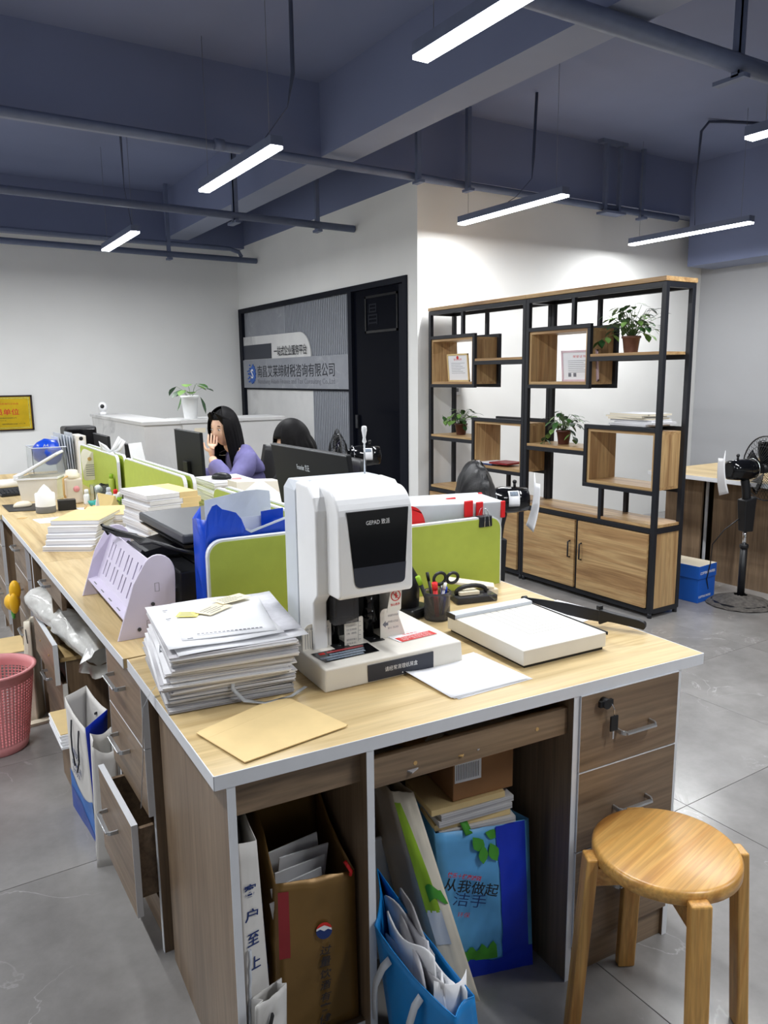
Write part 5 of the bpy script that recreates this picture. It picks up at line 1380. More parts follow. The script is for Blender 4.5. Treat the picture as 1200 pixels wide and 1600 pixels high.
def sitter(label, loc, rz, headM, top, top_m, arms, hand_M, long=True, hair_len=.30):
    """seated person facing local -x, floor at z = 0"""
    p = thing('person', label, 'person', loc, rz)
    hc = headM.translation; up = headM.to_3x3() @ Vector((0, 0, 1))
    neck = hc-up*.125+(headM.to_3x3() @ Vector((.03, 0, 0)))
    sh = Vector((top[0], 0, top[1]))
    V = [((.10, 0, .53), (.15, .11)), ((.09, 0, .66), (.135, .10)), (tuple(Vector((.085, 0, .66)).lerp(sh, .6)), (.15, .105)), (tuple(sh), (.115, .085)), (tuple(sh.lerp(neck, .55)), .05), (tuple(neck), .047), (tuple(neck+up*.05), .05)]
    E_ = [(i, i+1) for i in range(6)]
    for s in (-1, 1):
        for path in [((.03, s*.09, .52), .085), ((-.33, s*.10, .515), .06), ((-.36, s*.10, .30), .05), ((-.34, s*.10, .09), .038), ((-.42, s*.11, .04), .035), ((-.50, s*.115, .03), .026)],:
            prev = 0
            for q, r in path: V.append((q, r)); E_.append((prev, len(V)-1)); prev = len(V)-1
    for s, path in zip((-1, 1), arms):
        prev = 3
        for q, r in path: V.append((q, r)); E_.append((prev, len(V)-1)); prev = len(V)-1
    b = MB(); add_mesh(b.bm, skin_mesh(V, E_, 0, 2))
    for f_ in b.bm.faces: f_.smooth = True
    head_geo(b, headM)
    for s, Mh, cu in hand_M: hand_geo(b, Mh, cu, s)
    b.bm.faces.ensure_lookup_table()
    for f_ in b.bm.faces:
        c = f_.calc_center_median()
        if (c-hc).length < .19 or c.z < .0: continue
        if any((c-Mh.translation).length < .125 for s, Mh, cu in hand_M): continue
        f_.material_index = 1
    b.build('body', ['skin', top_m], p, fix=True)
    face_bits(p, headM)
    # clothes
    V = [((.10, 0, .50), (.17, .13)), ((.09, 0, .66), (.16, .122)), (tuple(Vector((.085, 0, .66)).lerp(sh, .6)), (.185, .132)), (tuple(sh), (.165, .12)), (tuple(sh.lerp(neck, .42)), .066)]
    E_ = [(i, i+1) for i in range(4)]
    for s, path in zip((-1, 1), arms):
        prev = 3
        for q, r in path[:-1]: V.append((q, r+.026)); E_.append((prev, len(V)-1)); prev = len(V)-1
        a, b_ = Vector(path[-2][0]), Vector(path[-1][0]); V.append((tuple(a.lerp(b_, .45)), path[-1][1]+.02)); E_.append((prev, len(V)-1))
    me = skin_mesh(V, E_, 0, 2); b = MB(); add_mesh(b.bm, me)
    for v in b.bm.verts: v.co += v.normal*noise.noise(v.co*11)*.012
    for f_ in b.bm.faces: f_.smooth = True
    b.build('top', top_m, p)
    V = [((.10, 0, .53), (.155, .12)), ((.02, 0, .52), .12)]; E_ = [(0, 1)]
    for s in (-1, 1):
        prev = 0
        for q, r in (((.03, s*.09, .52), .1), ((-.33, s*.10, .515), .075), ((-.36, s*.10, .30), .064), ((-.345, s*.10, .10), .054)): V.append((q, r)); E_.append((prev, len(V)-1)); prev = len(V)-1
    b = MB(); add_mesh(b.bm, skin_mesh(V, E_, 0, 2)); b.build('trousers', 'ink', p)
    m = MB()
    for s in (-1, 1): m.ball((-.44, s*.113, .04), .04, 14, 8, (2.2, .95, 1.0))
    m.build('shoe', 'dark_grey', p)
    return p
mat('purple_shirt', (112, 108, 158), .75, vary=.16, vscale=16)
mat('black_cloth', (24, 24, 28), .85, vary=.15, vscale=20)
# woman in purple, chin in hand, looking left
hM = T(-.075, 0, 1.135) @ RZ(math.radians(28)) @ RY(math.radians(-6))
armsW = [[((.03, -.175, .93), .052), ((-.13, -.24, .80), .043), ((-.175, -.12, .895), .036), ((-.183, -.05, .965), .026)],
         [((.03, .175, .93), .052), ((-.08, .25, .79), .043), ((-.25, .16, .80), .036), ((-.32, .10, .805), .026)]]
hW = [(-1, T(-.180, -.045, .962) @ RZ(-1.9) @ RX(-.1) @ RY(.12), .42), (1, T(-.32, .10, .805) @ RZ(2.6) @ RX(0) @ RY(1.45), .4)]
wo = sitter('woman with long black hair in a purple shirt, chin in hand, behind a black monitor', (1.845, 4.70, 0), math.radians(-2), hM, (.05, .97), 'purple_shirt', armsW, hW)
long_hair(wo, hM, .34, 1.02, seed=1)
m = MB()
for s in (-1, 1):
    def fn(u, v, s=s):
        a = s*(.12+1.25*u)
        return hM @ Vector((-.093*math.cos(a)*(1-.25*v)-.001+.05*v*u, .083*math.sin(a)+s*.004, .118-.045*u-.30*v*u-.012*v))
    m.grid(fn, 8, 8)
m.build('front_locks', 'hair', wo, thick=.004, fix=False)
m = MB(); m.grid(lambda u, v: hM @ Vector((.012-math.sin(v*1.05)*math.cos(2*PI*u)*.098, math.sin(v*1.05)*math.sin(2*PI*u)*.088, math.cos(v*1.05)*.126)), 28, 8); m.build('crown', 'hair', wo, thick=.003, fix=False)
tg = MB().tube([hM @ Vector((.0-.055*math.cos(a), .05*math.sin(a), -.155-.01*math.cos(a))) for a in [2*PI*i/20 for i in range(20)]], .0012, 6, closed=True).build('necklace', 'chrome', wo)
office_chair('black office chair of the woman in purple', (1.86, 4.70, 0), 0)
# second person: only the black hair shows over the monitor
hM2 = T(-.06, 0, 1.095) @ RZ(math.radians(10)) @ RY(math.radians(-10))
arms2 = [[((.03, -.18, .93), .053), ((-.08, -.25, .78), .044), ((-.26, -.14, .80), .036), ((-.33, -.09, .805), .027)],
         [((.03, .18, .93), .053), ((-.08, .25, .78), .044), ((-.26, .14, .80), .036), ((-.33, .09, .805), .027)]]
h2 = [(-1, T(-.33, -.09, .805) @ RY(-1.45), .4), (1, T(-.33, .09, .805) @ RY(-1.45), .4)]
pe = sitter('person with a black bob in black clothes, head bent behind the marked monitor', (1.86, 3.76, 0), 0, hM2, (.05, .95), 'black_cloth', arms2, h2)
long_hair(pe, hM2, .12, 1.04, seed=2, bob=True)
m = MB()
def fn(u, v):
    a = (u-.5)*1.9; t = v*1.25
    return hM2 @ Vector((-math.sin(t)*math.cos(a)*.104, math.sin(t)*math.sin(a)*.093, math.cos(t)*.128+.012))
m.grid(fn, 14, 10); m.build('fringe', 'hair', pe, thick=.005, fix=False)
office_chair('black office chair of the person with the black bob', (1.875, 3.76, 0), 0)
# ---------------------------------------------------------------- plants
def leaf_shape(mb, base, d, up, L_, w_, droop=.25, n=4, fold=.12):
    d = Vector(d).normalized(); up = Vector(up); s = d.cross(up)
    s = s.normalized() if s.length > .05 else d.orthogonal().normalized()
    up = s.cross(d).normalized()
    prof = (0.0, .62, 1.0, .72, 0.0); rows = []
    for i, k in enumerate(prof):
        t = i/(len(prof)-1)
        c = Vector(base)+d*(L_*t)-up*(droop*L_*t*t)
        h = w_*k/2
        if k == 0: rows.append([mb.v(c)])
        else: rows.append([mb.v(c-s*h+up*fold*h), mb.v(c), mb.v(c+s*h+up*fold*h)])
    for A, B_ in zip(rows, rows[1:]):
        if len(A) == 1: mb.f([A[0], B_[1], B_[0]], True); mb.f([A[0], B_[2], B_[1]], True)
        elif len(B_) == 1: mb.f([A[0], A[1], B_[0]], True); mb.f([A[1], A[2], B_[0]], True)
        else: mb.f([A[0], A[1], B_[1], B_[0]], True); mb.f([A[1], A[2], B_[2], B_[1]], True)
def plant(label, loc, pot, n_leaf, spread, height, trail, seed, leaf=('leaf', 'leaf_dark', 'leaf_pale'), lsize=.062, name='potted_plant', lean=(0, 0)):
    t = thing(name, label, 'plant', loc); q = random.Random(seed)
    r, h, pm = pot
    MB().lathe([(r*.72, 0), (r*.74, .002), (r*.95, h*.86), (r*1.05, h*.87), (r*1.05, h), (r*.97, h), (r*.93, h*.88), (.001, h*.86)], 20, cap1=False).build('pot', pm, t)
    MB().lathe([(.001, h*.9), (r*.93, h*.89)], 16, cap0=False, cap1=False).build('soil', 'soil', t)
    st = MB()
    for i in range(n_leaf):
        a = q.uniform(0, 2*PI); rr = spread*math.sqrt(q.random()); z = h+height*(.25+.75*q.random())*(1-.35*(rr/spread)**2)
        b0 = Vector((q.uniform(-.3, .3)*r, q.uniform(-.3, .3)*r, h*.9))
        tip = Vector((rr*math.cos(a)+lean[0]*(z-h), rr*math.sin(a)+lean[1]*(z-h), z))
        mid = (b0+tip)/2+Vector((0, 0, .02))
        st.tube([b0, mid, tip], .0013, 5)
        mb = MB(); d = Vector((math.cos(a), math.sin(a), q.uniform(-.5, .25)))
        leaf_shape(mb, tip, d, (0, 0, 1), lsize*q.uniform(.75, 1.25), lsize*q.uniform(.5, .72), q.uniform(.1, .5))
        mb.build('leaf', q.choice(leaf), t, fix=False)
    for (dx, dy, dz, k) in trail:
        pts = [Vector((0, 0, h)), Vector((dx*.5, dy*.5, h+.02)), Vector((dx, dy, h+dz*.45)), Vector((dx*1.05, dy*1.1, h+dz))]
        st.tube(pts, .0014, 5)
        for i in range(k):
            u = (i+.6)/k; p = pts[1].lerp(pts[2], min(1, u*2)) if u < .5 else pts[2].lerp(pts[3], u*2-1)
            a = q.uniform(0, 2*PI); mb = MB()
            leaf_shape(mb, p, (math.cos(a), math.sin(a), -.5), (0, 0, 1), lsize*q.uniform(.8, 1.2), lsize*.65, .3); mb.build('leaf', q.choice(leaf), t, fix=False)
    st.build('stems', 'stem', t)
    return t
mat('pot_clear', (120, 84, 72), .25, vary=.2, trans=.2)
plant('bushy pothos in a brown pot on the upper right shelf board', (3.82, 3.21, 1.574), (.055, .10, 'pot_clear'), 84, .15, .20, [(-.08, .16, -.03, 5), (-.03, -.15, .0, 4)], 21)
plant('pothos trailing from a brown pot on the middle shelf board of the right unit', (3.82, 3.745, .983), (.05, .095, 'pot_brown'), 46, .12, .13, [(-.08, .09, -.10, 7), (-.02, -.10, -.06, 4)], 22)
plant('pothos in a dark red pot on the left shelf board by the wall', (3.82, 4.87, .983), (.05, .09, 'pot_brown'), 46, .13, .13, [(-.05, .16, .06, 4), (-.04, -.08, -.02, 3)], 23)
wp = plant('broad-leaved plant in a tapered white pot on the marble counter', (2.19, 6.62, 1.105), (.075, .20, 'white_plastic'), 9, .13, .12, [], 24, lsize=.13, name='potted_plant')
mb = MB(); leaf_shape(mb, (.075, -.06, .19), (.3, -.3, -1), (1, 0, 0), .16, .075, .1); mb.build('leaf', 'leaf_dark', wp, fix=False)
mb = MB(); leaf_shape(mb, (-.09, -.05, .20), (-.25, -.1, -1), (1, 0, 0), .14, .05, .1); mb.build('leaf', 'leaf', wp, fix=False)
# ---------------------------------------------------------------- things on the shelf
def cert(label, y, w_, h_, frame_m, seal):
    t = thing('framed_certificate', label, 'certificate', (3.79, y, 1.404), 0)
    M = RY(-.09)
    Mf = M @ frame((0, 0, 0), (0, -1, 0), (0, 0, 1))
    m = MB()
    for (a, b, c, d) in ((-w_/2, w_/2, 0, .012), (-w_/2, w_/2, h_-.012, h_), (-w_/2, -w_/2+.012, 0, h_), (w_/2-.012, w_/2, 0, h_)): m.prism([(a, c), (b, c), (b, d), (a, d)], Mf, -.006, .006)
    m.build('certificate_frame', frame_m, t)
    MB().prism([(-w_/2+.01, .01), (w_/2-.01, .01), (w_/2-.01, h_-.01), (-w_/2+.01, h_-.01)], Mf, -.005, .001).build('certificate_sheet', 'paper', t)
    m = MB()
    for i in range(7):
        yy = h_*(.66-.06*i); m.prism([(-w_*.32, yy), (w_*(.32-.1*((i*5) % 3)), yy), (w_*(.32-.1*((i*5) % 3)), yy+.0022), (-w_*.32, yy+.0022)], Mf, .001, .0016)
    m.build('printed_lines', 'ink_grey', t)
    MB().prism([(seal[0]+.014*math.cos(a), seal[1]+.014*math.sin(a)) for a in [2*PI*i/16 for i in range(16)]], Mf, .001, .0018).build('red_seal', 'ink_red' if seal[2] else 'kraft_dark', t)
    text(seal[3], 'kraft_dark' if not seal[2] else 'ink_red', t, Mf @ T(-seal[4]/2, h_*.76, .0012), width=seal[4], height=.016)
    return t, Mf
mat('cert_pink', (222, 196, 204), .5)
t, Mf = cert('cream certificate in a gold frame in the upper left box', 4.86, .265, .215, 'kraft', (.0, .185, True, '营业执照', .10))
t, Mf = cert('wide certificate in a pale pink frame in the upper right box', 3.585, .31, .20, 'cert_pink', (.095, .05, True, '荣誉证书', .11))
for a in (-.10, -.055): MB().prism([(a, .03), (a+.025, .03), (a+.025, .055), (a, .055)], Mf, .001, .0016).build('printed_code', 'ink_grey', t)
R8 = random.Random(8); z = 1.141
for i in range(6):
    lab = 'white magazine in the pile on the lower right shelf box, %s' % ('lowest', 'second from below', 'third from below', 'third from top', 'second from top', 'topmost')[i]
    t = thing('magazine', lab, 'magazine', (3.82+R8.uniform(-.012, .012), 3.13-.03*(i < 2)+R8.uniform(-.02, .02), z), R8.uniform(-.12, .12), 'magazines on the lower right box')
    th = .012
    m = MB(); m.box(-.10, .10, -.15, .15, .0004, th-.0006); m.build('pages', 'paper_layers' if i < 3 else 'cream', t)
    m = MB(); m.box(-.1008, .1008, -.151, .151, th-.0006, th); m.box(-.1008, .1008, -.151, .151, 0, .0004); m.build('cover', 'paper', t); z += th+.0004
bx_ = [('closed navy blue folder in the lower left shelf box', 'ink_blue', .0, .05, .008), ('white booklet on the navy folder in the lower left shelf box', 'paper', .01, .02, .006), ('dark red folder in the lower left shelf box', 'red_dark', -.01, -.12, .012)]
mat('red_dark', (140, 34, 40), .5)
for i, (lab, mm, dx, dy, th) in enumerate(bx_):
    o = bx('document_folder', mm, None, -.09, .09, -.12 if i < 2 else -.09, .12 if i < 2 else .09, 0, th, .001); o.location = (3.81+dx, 4.42+dy, .787+(.0085 if i == 1 else .0003 if i == 0 else .0155)); o.rotation_euler = (0, 0, .1*(i-1))
    tag(o, lab, 'folder')
sw = thing('wall_socket', 'white wall socket on the wall behind the left shelf unit', 'socket', (4.03, YC-.01, 1.33))
MB().box(-.043, .043, 0, .01, -.043, .043).build('socket_plate', 'white_plastic', sw, .003)
MB().box(-.012, .012, -.001, .0, -.015, .015).build('socket_slot', 'mid_grey', sw)
# ---------------------------------------------------------------- pedestal fans
def fan(label, loc, rz, hub_z, bag=None, face_tilt=0.0, base=True, cover=False, cage_r=.20, sticker=None, s0=.47):
    """fan blowing along local +x, motor behind on the -x side"""
    t = thing('pedestal_fan', label, 'fan', loc, rz)
    if base: MB().lathe([(.19, 0), (.195, .008), (.17, .022), (.06, .04), (.03, .055)], 32).build('base', 'black_plastic', t)
    m = MB(); m.cyl((0, 0, .04), (0, 0, .36), .022, 16); m.build('lower_tube', 'black_plastic', t)
    MB().cyl((0, 0, .36), (0, 0, .5), .013, 14).build('steel_tube', 'chrome', t)
    m = MB(); m.lathe([(.02, .36), (.027, .365), (.027, .385), (.02, .39)], 16); m.build('height_collar', 'black_plastic', t)
    m = MB(); m.hexa([(-.03, -.03, s0), (.035, -.03, s0), (.035, .03, s0), (-.03, .03, s0), (-.045, -.038, hub_z-.19), (.04, -.038, hub_z-.17), (.04, .038, hub_z-.17), (-.045, .038, hub_z-.19)])
    m.tube([(-.005, 0, hub_z-.2), (-.015, 0, hub_z-.12), (-.03, 0, hub_z-.06)], .026, 12)
    m.build('control_stem', 'black_plastic', t, .006)
    for i in range(4): MB().cyl((.034, 0, hub_z-.22-.03*i), (.046, 0, hub_z-.222-.03*i), .008, 10).build('push_button', 'dark_grey', t)
    MH = T(0, 0, hub_z) @ RY(face_tilt)
    m = MB(); m.tube([MH @ Vector((x, 0, 0)) for x in (-.155, -.15, -.09, -.02, .03, .06)], [.042, .058, .064, .066, .055, .03], 20); m.build('motor_housing', 'black_gloss', t)
    m = MB(); m.cyl(MH @ Vector((-.09, 0, .06)), MH @ Vector((-.09, 0, .085)), .007, 10); m.ball(MH @ Vector((-.09, 0, .088)), .011, 10, 6); m.build('oscillation_knob', 'black_plastic', t)
    MB().tube([MH @ Vector((.02+.0001*i, .0645*math.cos(a), .0645*math.sin(a))) for i, a in enumerate([2*PI*k/24 for k in range(24)])], .0025, 6, closed=True).build('housing_band', 'chrome', t)
    c = .115
    if cover:
        m = MB()
        def fn(u, v):
            r = (cage_r+.008)*math.sin(min(1, v*1.05)*PI/2); k = math.cos(v*PI/2)
            wr = 1+.03*math.sin(u*2*PI*14)*v
            return MH @ Vector((c+.10*k*wr-.02, r*wr*math.cos(2*PI*u), r*wr*math.sin(2*PI*u)))
        m.grid(fn, 56, 10)
        def fn2(u, v):
            r = (cage_r+.008)*(1-.72*v); wr = 1+.04*math.sin(u*2*PI*11)
            return MH @ Vector((c-.02-.07*math.sin(v*PI/2), r*wr*math.cos(2*PI*u), r*wr*math.sin(2*PI*u)))
        m.grid(fn2, 56, 8)
        m.build('net_cover', 'net_black', t)
    # cage: front and back wire domes
    m = MB(); n = 44
    for i in range(n):
        a = 2*PI*i/n; ca, sa = math.cos(a), math.sin(a)
        for sg_, dep in ((1, .055), (-1, .06)):
            m.tube([MH @ Vector((c+sg_*dep*math.cos(PI/2*k), (.035+(cage_r-.035)*k)*ca, (.035+(cage_r-.035)*k)*sa)) for k in (0, .35, .7, .92, 1)], .0011, 4)
    for r_, x_, w_ in ((cage_r, 0, .0045), (cage_r*.7, .028, .0015), (cage_r*.7, -.03, .0015), (cage_r*.4, .048, .0015)):
        m.tube([MH @ Vector((c+x_, r_*math.cos(2*PI*k/36), r_*math.sin(2*PI*k/36))) for k in range(36)], w_, 6, closed=True)
    m.build('cage', 'black_plastic', t)
    m = MB(); m.cyl(MH @ Vector((c+.052, 0, 0)), MH @ Vector((c+.058, 0, 0)), .036, 20); m.build('badge', 'mid_grey', t)
    for b in range(5):
        m = MB()
        def fn(u, v, b=b):
            r = .03+(cage_r-.055)*v; a = 2*PI*b/5+(u-.5)*(.85-.15*v)+.3*v
            return MH @ Vector((c+.028*(u-.5), r*math.cos(a), r*math.sin(a)))
        m.grid(fn, 5, 6); m.build('blade', 'black_gloss', t, thick=.002, fix=False)
    MB().cyl(MH @ Vector((c-.03, 0, 0)), MH @ Vector((c+.03, 0, 0)), .03, 16).build('hub', 'black_plastic', t)
    if sticker:
        o = MB().grid(lambda u, v: MH @ Vector((-.095+.055*u, .0668*math.cos((v-.5)*1.2+sticker), .0668*math.sin((v-.5)*1.2+sticker))), 3, 6).build('energy_label', 'paper', t, thick=.0006)
        MB().grid(lambda u, v: MH @ Vector((-.088+.04*u, .0676*math.cos((v-.5)*.35+sticker+.35), .0676*math.sin((v-.5)*.35+sticker+.35))), 3, 4).build('label_print', 'sticker_grey', o, thick=.0004)
    if bag:
        m = MB()
        def fn(u, v): return MH @ Vector((-.165-.012*math.sin(v*3)-.05*(1-v)*.7-.012*u, (u-.5)*.045*(1+.5*v), .075-.235*v*(.9+.1*u)+.05*(u < .2)*(v < .1)))
        m.grid(fn, 5, 10); m.build('hang_tag', 'paper', t, thick=.003, fix=False)
    return t
mat('net_black', (26, 26, 28), .3, vary=.5, vscale=160, bump=.8, bscale=220, alpha=.93)
fan('black pedestal fan in a net cover between the nearest desk and the shelf', (2.43, 2.815, 0), math.radians(158), .85, bag=True, cover=True, sticker=.25, cage_r=.19, s0=.22)
fan('black pedestal fan with a dusty base before the desk by the right wall', (4.42, 2.76, 0), math.radians(-18), .86, bag=True)
fan('small black fan behind the marked monitor, in front of the dark glass door', (2.42, 4.15, 0), math.radians(160), .96, sticker=.25, cage_r=.17)
# dusty cover on the base of the right fan and its cable
o = MB().lathe([(.205, .0), (.208, .012), (.18, .03), (.09, .05), (.04, .062), (.03, .058)], 36, cap0=False, cap1=False).build('base_cover', 'dusty', None) if False else None
mat('dusty', (92, 88, 84), .7, vary=.35, vscale=40, bump=.8, bscale=60)
for f_ in [o for o in COL.objects if o.name.startswith('pedestal_fan')]:
    if f_.location.x > 4:
        m = MB()
        def fn(u, v):
            r = .205-.165*v; wr = noise.noise(Vector((math.cos(2*PI*u)*6, math.sin(2*PI*u)*6, v*4)))*.008
            return Vector((r*math.cos(2*PI*u)+wr, r*math.sin(2*PI*u), .004+.055*v**.8+abs(wr)))
        m.grid(fn, 48, 8); m.build('dust_cover', 'dusty', f_, fix=False)
        MB().tube([(-.03, .02, .55), (-.12, .04, .48), (-.17, .08, .38), (-.16, .1, .25), (-.18, .1, .15), (-.15, .12, .08), (-.22, .14, .01), (-.25, .15, .008)], .0035, 8).build('power_cable', 'black_plastic', f_)
# ---------------------------------------------------------------- desk by the right wall and the blue paper box
rd = thing('office_desk', 'wooden desk by the right wall, behind the dusty-based fan', 'desk', (4.55, 1.4, 0))
top_slab(rd, [(0, 0), (1.5, 0), (1.5, 2.22), (0, 2.22)], DZ, .027, 'top_y', (3,))
bx('end_panel', 'board_z', rd, .16, 1.48, 2.16, 2.178, 0, UZ); bx('front_panel', 'board_z', rd, .22, .238, .04, 1.83, 0, UZ); bx('edge_band', 'edge_white', rd, .20, .216, 1.866, 1.88, 0, UZ)
bx('leg_panel', 'board_z', rd, .16, .178, 1.88, 2.16, 0, UZ); bx('recess_back', 'board_z', rd, .60, .618, 1.83, 2.16, 0, UZ); bx('recess_side', 'board_z', rd, .238, .60, 1.815, 1.83, 0, UZ)
bx('recess_base', 'edge_white', rd, .238, .60, 1.83, 1.88, 0, .02)
bbx = thing('paper_box', 'blue copy paper box with pale lid edge beside the shelf end', 'box', (4.30, 3.02, 0), .08)
mat('box_blue', (24, 92, 190), .5, vary=.03)
MB().box(-.11, .085, -.10, .15, 0, .215).build('box_body', 'box_blue', bbx, .002)
l_ = MB().box(-.114, .089, -.104, .154, .155, .24).build('box_lid', 'box_blue', bbx, .002)
MB().box(-.112, .087, -.102, .152, .2395, .2412).build('lid_top', 'cream', bbx)
text('COPYING PAPERS', 'ink_white', bbx, T(-.10, -.1045, .185) @ XZ, width=.17, height=.018, bold=.02); text('COPYING PAPERS', 'ink_white', bbx, T(-.10, -.1005, .03) @ XZ, width=.14, height=.015, bold=.02)
# ---------------------------------------------------------------- bags under and beside the desks
def lerp4(B, Tt, u, v):
    """point on a wall whose bottom runs B[0]-B[1] and top Tt[0]-Tt[1]"""
    return (B[0].lerp(B[1], u)).lerp(Tt[0].lerp(Tt[1], u), v)
def sack(name, label, bot, top, m_, cat='bag', amp=.004, seed=0, bulge=.01, gus=None, dip=0.0, rim=None, gus3=None):
    """open bag: four bottom and four top corners (front-left, front-right, back-right, back-left)"""
    c = sum((Vector(b) for b in bot), Vector())/4; o = Vector((c.x, c.y, min(b[2] for b in bot)))
    bot = [Vector(b)-o for b in bot]; top = [Vector(t)-o for t in top]
    t = thing(name, label, cat, o)
    faces = []
    for k in range(4):
        b2, t2 = [bot[k], bot[(k+1) % 4]], [top[k], top[(k+1) % 4]]
        nrm = (b2[1]-b2[0]).cross(Vector((0, 0, 1))).normalized()
        faces.append((b2, t2, nrm))
    def wall(k):
        b2, t2, nrm = faces[k]
        def fn(u, v):
            p = lerp4(b2, t2, u, v)
            e = math.sin(PI*u)*math.sin(PI*min(1, v*.9))
            p = p+nrm*(bulge*e if k % 2 == 0 else -bulge*1.2*math.sin(PI*u)*v)
            p += nrm*noise.noise(Vector((u*4+seed, v*6, k*3.1+seed)))*amp*math.sin(PI*u)
            if k in (0, 2): p.z -= dip*math.sin(PI*u)*v**4
            return p
        return fn
    m = MB()
    for k in (0, 2): m.grid(wall(k), 10, 14)
    m.poly([bot[0], bot[1], bot[2], bot[3]])
    m.build('bag_panel', m_, t, thick=.0015, fix=False)
    for k in (1, 3): MB().grid(wall(k), 4, 14).build('gusset', (gus3 if k == 3 and gus3 else gus) or m_, t, thick=.0015, fix=False)
    if rim:
        m = MB()
        for k in range(4): 
            f = wall(k); m.tube([f(i/8, 1) for i in range(9)], .0016, 5)
        m.build('rim', rim, t)
    def F(k, u, v, eps=.003):
        """frame on wall k with x along the wall, y up, z outwards"""
        f = wall(k); p = f(u, v); dx = f(min(1, u+.05), v)-f(max(0, u-.05), v); dy = f(u, min(1, v+.05))-f(u, max(0, v-.05))
        M = frame(p, dx, dy); return M @ T(0, 0, eps)
    t_F = F
    return t, F, wall
def decal(t, wall, k, pts, m_, name, eps=.0022, nrm_flip=False):
    """flat print following the bag wall: polygon given in wall coordinates, filled as a fan"""
    f = wall(k); m = MB(); nb = Vector((0, 0, 0))
    a, b, c = f(.4, .5), f(.6, .5), f(.4, .7); n = (b-a).cross(c-a).normalized()
    vs = [m.v(f(u, v)+n*eps) for u, v in pts]; cu = sum(p[0] for p in pts)/len(pts); cv = sum(p[1] for p in pts)/len(pts)
    cc = m.v(f(cu, cv)+n*eps)
    for i in range(len(vs)): m.f([vs[i], vs[(i+1) % len(vs)], cc])
    return m.build(name, m_, t, fix=False)
def strip(t, wall, k, fn, m_, name, nu=10, nv=8, eps=.0024):
    f = wall(k); a, b, c = f(.4, .5), f(.6, .5), f(.4, .7); n = (b-a).cross(c-a).normalized()
    return MB().grid(lambda u, v: f(*fn(u, v))+n*eps, nu, nv).build(name, m_, t, fix=False)
mat('bag_white', (222, 220, 216), .55, vary=.04, vscale=10); mat('bag_gold', (126, 96, 50), .36, .35, vary=.12, vscale=8)
mat('bag_blue', (20, 128, 200), .4, vary=.05); mat('bag_royal', (18, 52, 190), .45, vary=.06); mat('bag_sky', (96, 170, 224), .45, vary=.22, vscale=7)
mat('bag_cream', (222, 214, 196), .5, vary=.05); mat('wave_blue', (30, 110, 196), .4, vary=.3, vscale=5); mat('wave_deep', (14, 66, 160), .4, vary=.1)
mat('print_green', (70, 150, 50), .5, vary=.2)
HZ = .107
def W(x, y, z): p = hw(x, y); return (p[0], p[1], z)
# white lettered bag and the small folded one in the left compartment
t, F, wl = sack('gift_bag', 'tall white paper bag with dark blue brush lettering in the left compartment', [W(.042, .015, HZ), W(.105, .05, HZ), W(.115, .20, HZ), W(.042, .20, HZ)], [W(.042, .02, .605), W(.078, .022, .60), W(.095, .20, .62), W(.042, .20, .62)], 'bag_white', bulge=.003, amp=.002)
for i, c_ in enumerate('客户至上'): text(c_, 'ink_blue', t, F(0, .42, .80-.105*i) @ T(-.013, -.013, 0), width=.026, height=.027, bold=.015)
for i, c_ in enumerate('用心服务'): text(c_, 'ink_blue', t, F(1, .22, .69-.105*i) @ T(-.02, -.013, .004), width=.05, height=.026, bold=.01, shear=.2)
rp_ = MB(); q_ = F(0, .12, .56); rp_.tube([q_ @ Vector((0.004, -.02*k, .004+.003*(k % 2))) for k in range(13)], .0035, 7); rp_.build('rope_handle', 'grey_white', t)
t, F, wl = sack('gift_bag', 'small crumpled white paper bag in front of the tall lettered bag', [W(.045, -.01, HZ), W(.112, .0, HZ), W(.112, .012, HZ), W(.046, .012, HZ)], [W(.047, -.03, .30), W(.112, -.02, .315), W(.110, .002, .31), W(.047, -.005, .295)], 'bag_white', bulge=.012, amp=.012, seed=5)
o = MB().bar(F(0, .32, .62) @ Vector((0, 0, .004)), F(0, .48, .85) @ Vector((0, 0, .004)), .008, .004).build('black_toggle', 'black_plastic', t)
text('郑重承诺\n服务至上', 'ink_blue', t, F(0, .62, .18), width=.035, height=.02)
# gold bag
t, F, wl = sack('gift_bag', 'gold paper bag with round red, white and blue emblem, full of papers', [W(.116, .05, HZ), W(.292, .045, HZ), W(.292, .24, HZ), W(.116, .24, HZ)], [W(.122, .052, .475), W(.290, .048, .452), W(.292, .26, .57), W(.125, .26, .585)], 'bag_gold', bulge=.008, amp=.008, seed=3)
def disc(cx_, cy_, r, a0, a1, n=14): return [(cx_+r*math.cos(a0+(a1-a0)*i/n), cy_+r*math.sin(a0+(a1-a0)*i/n)) for i in range(n+1)]
FD = F(0, .56, .68, .005)
MB().prism(disc(0, 0, .0165, .28, PI-.28)+[(-.008, .008), (0, .011), (.008, .008)], FD, 0, .001).build('emblem_red', 'ink_red', t)
MB().prism(disc(0, 0, .0158, 0, 2*PI-.01, 24), FD, -.0006, .0004).build('emblem_white', 'ink_white', t)
MB().prism(disc(0, 0, .0165, PI+.02, 2*PI-.02)+[(.008, .003), (0, -.001), (-.008, .003)], FD, 0, .001).build('emblem_blue', 'ink_blue', t)
for i, c_ in enumerate('过量饮酒有害健康'): text(c_, 'ink', t, F(0, .56, .535-.078*i, .006) @ T(-.012, 0, 0), width=.024, height=.022, bold=.012, shear=.15)
MB().tube([F(0, .93, .985) @ Vector(p) for p in ((0, 0, .002), (-.004, .012, .008), (-.01, .022, .004), (-.014, .03, -.004))], .004, 6).build('red_cord', 'red_plastic', t)
strip(t, wl, 0, lambda u, v: (.02+.13*u, .55+.40*v), 'red_dark', 'red_print', 3, 6)
q = random.Random(31)
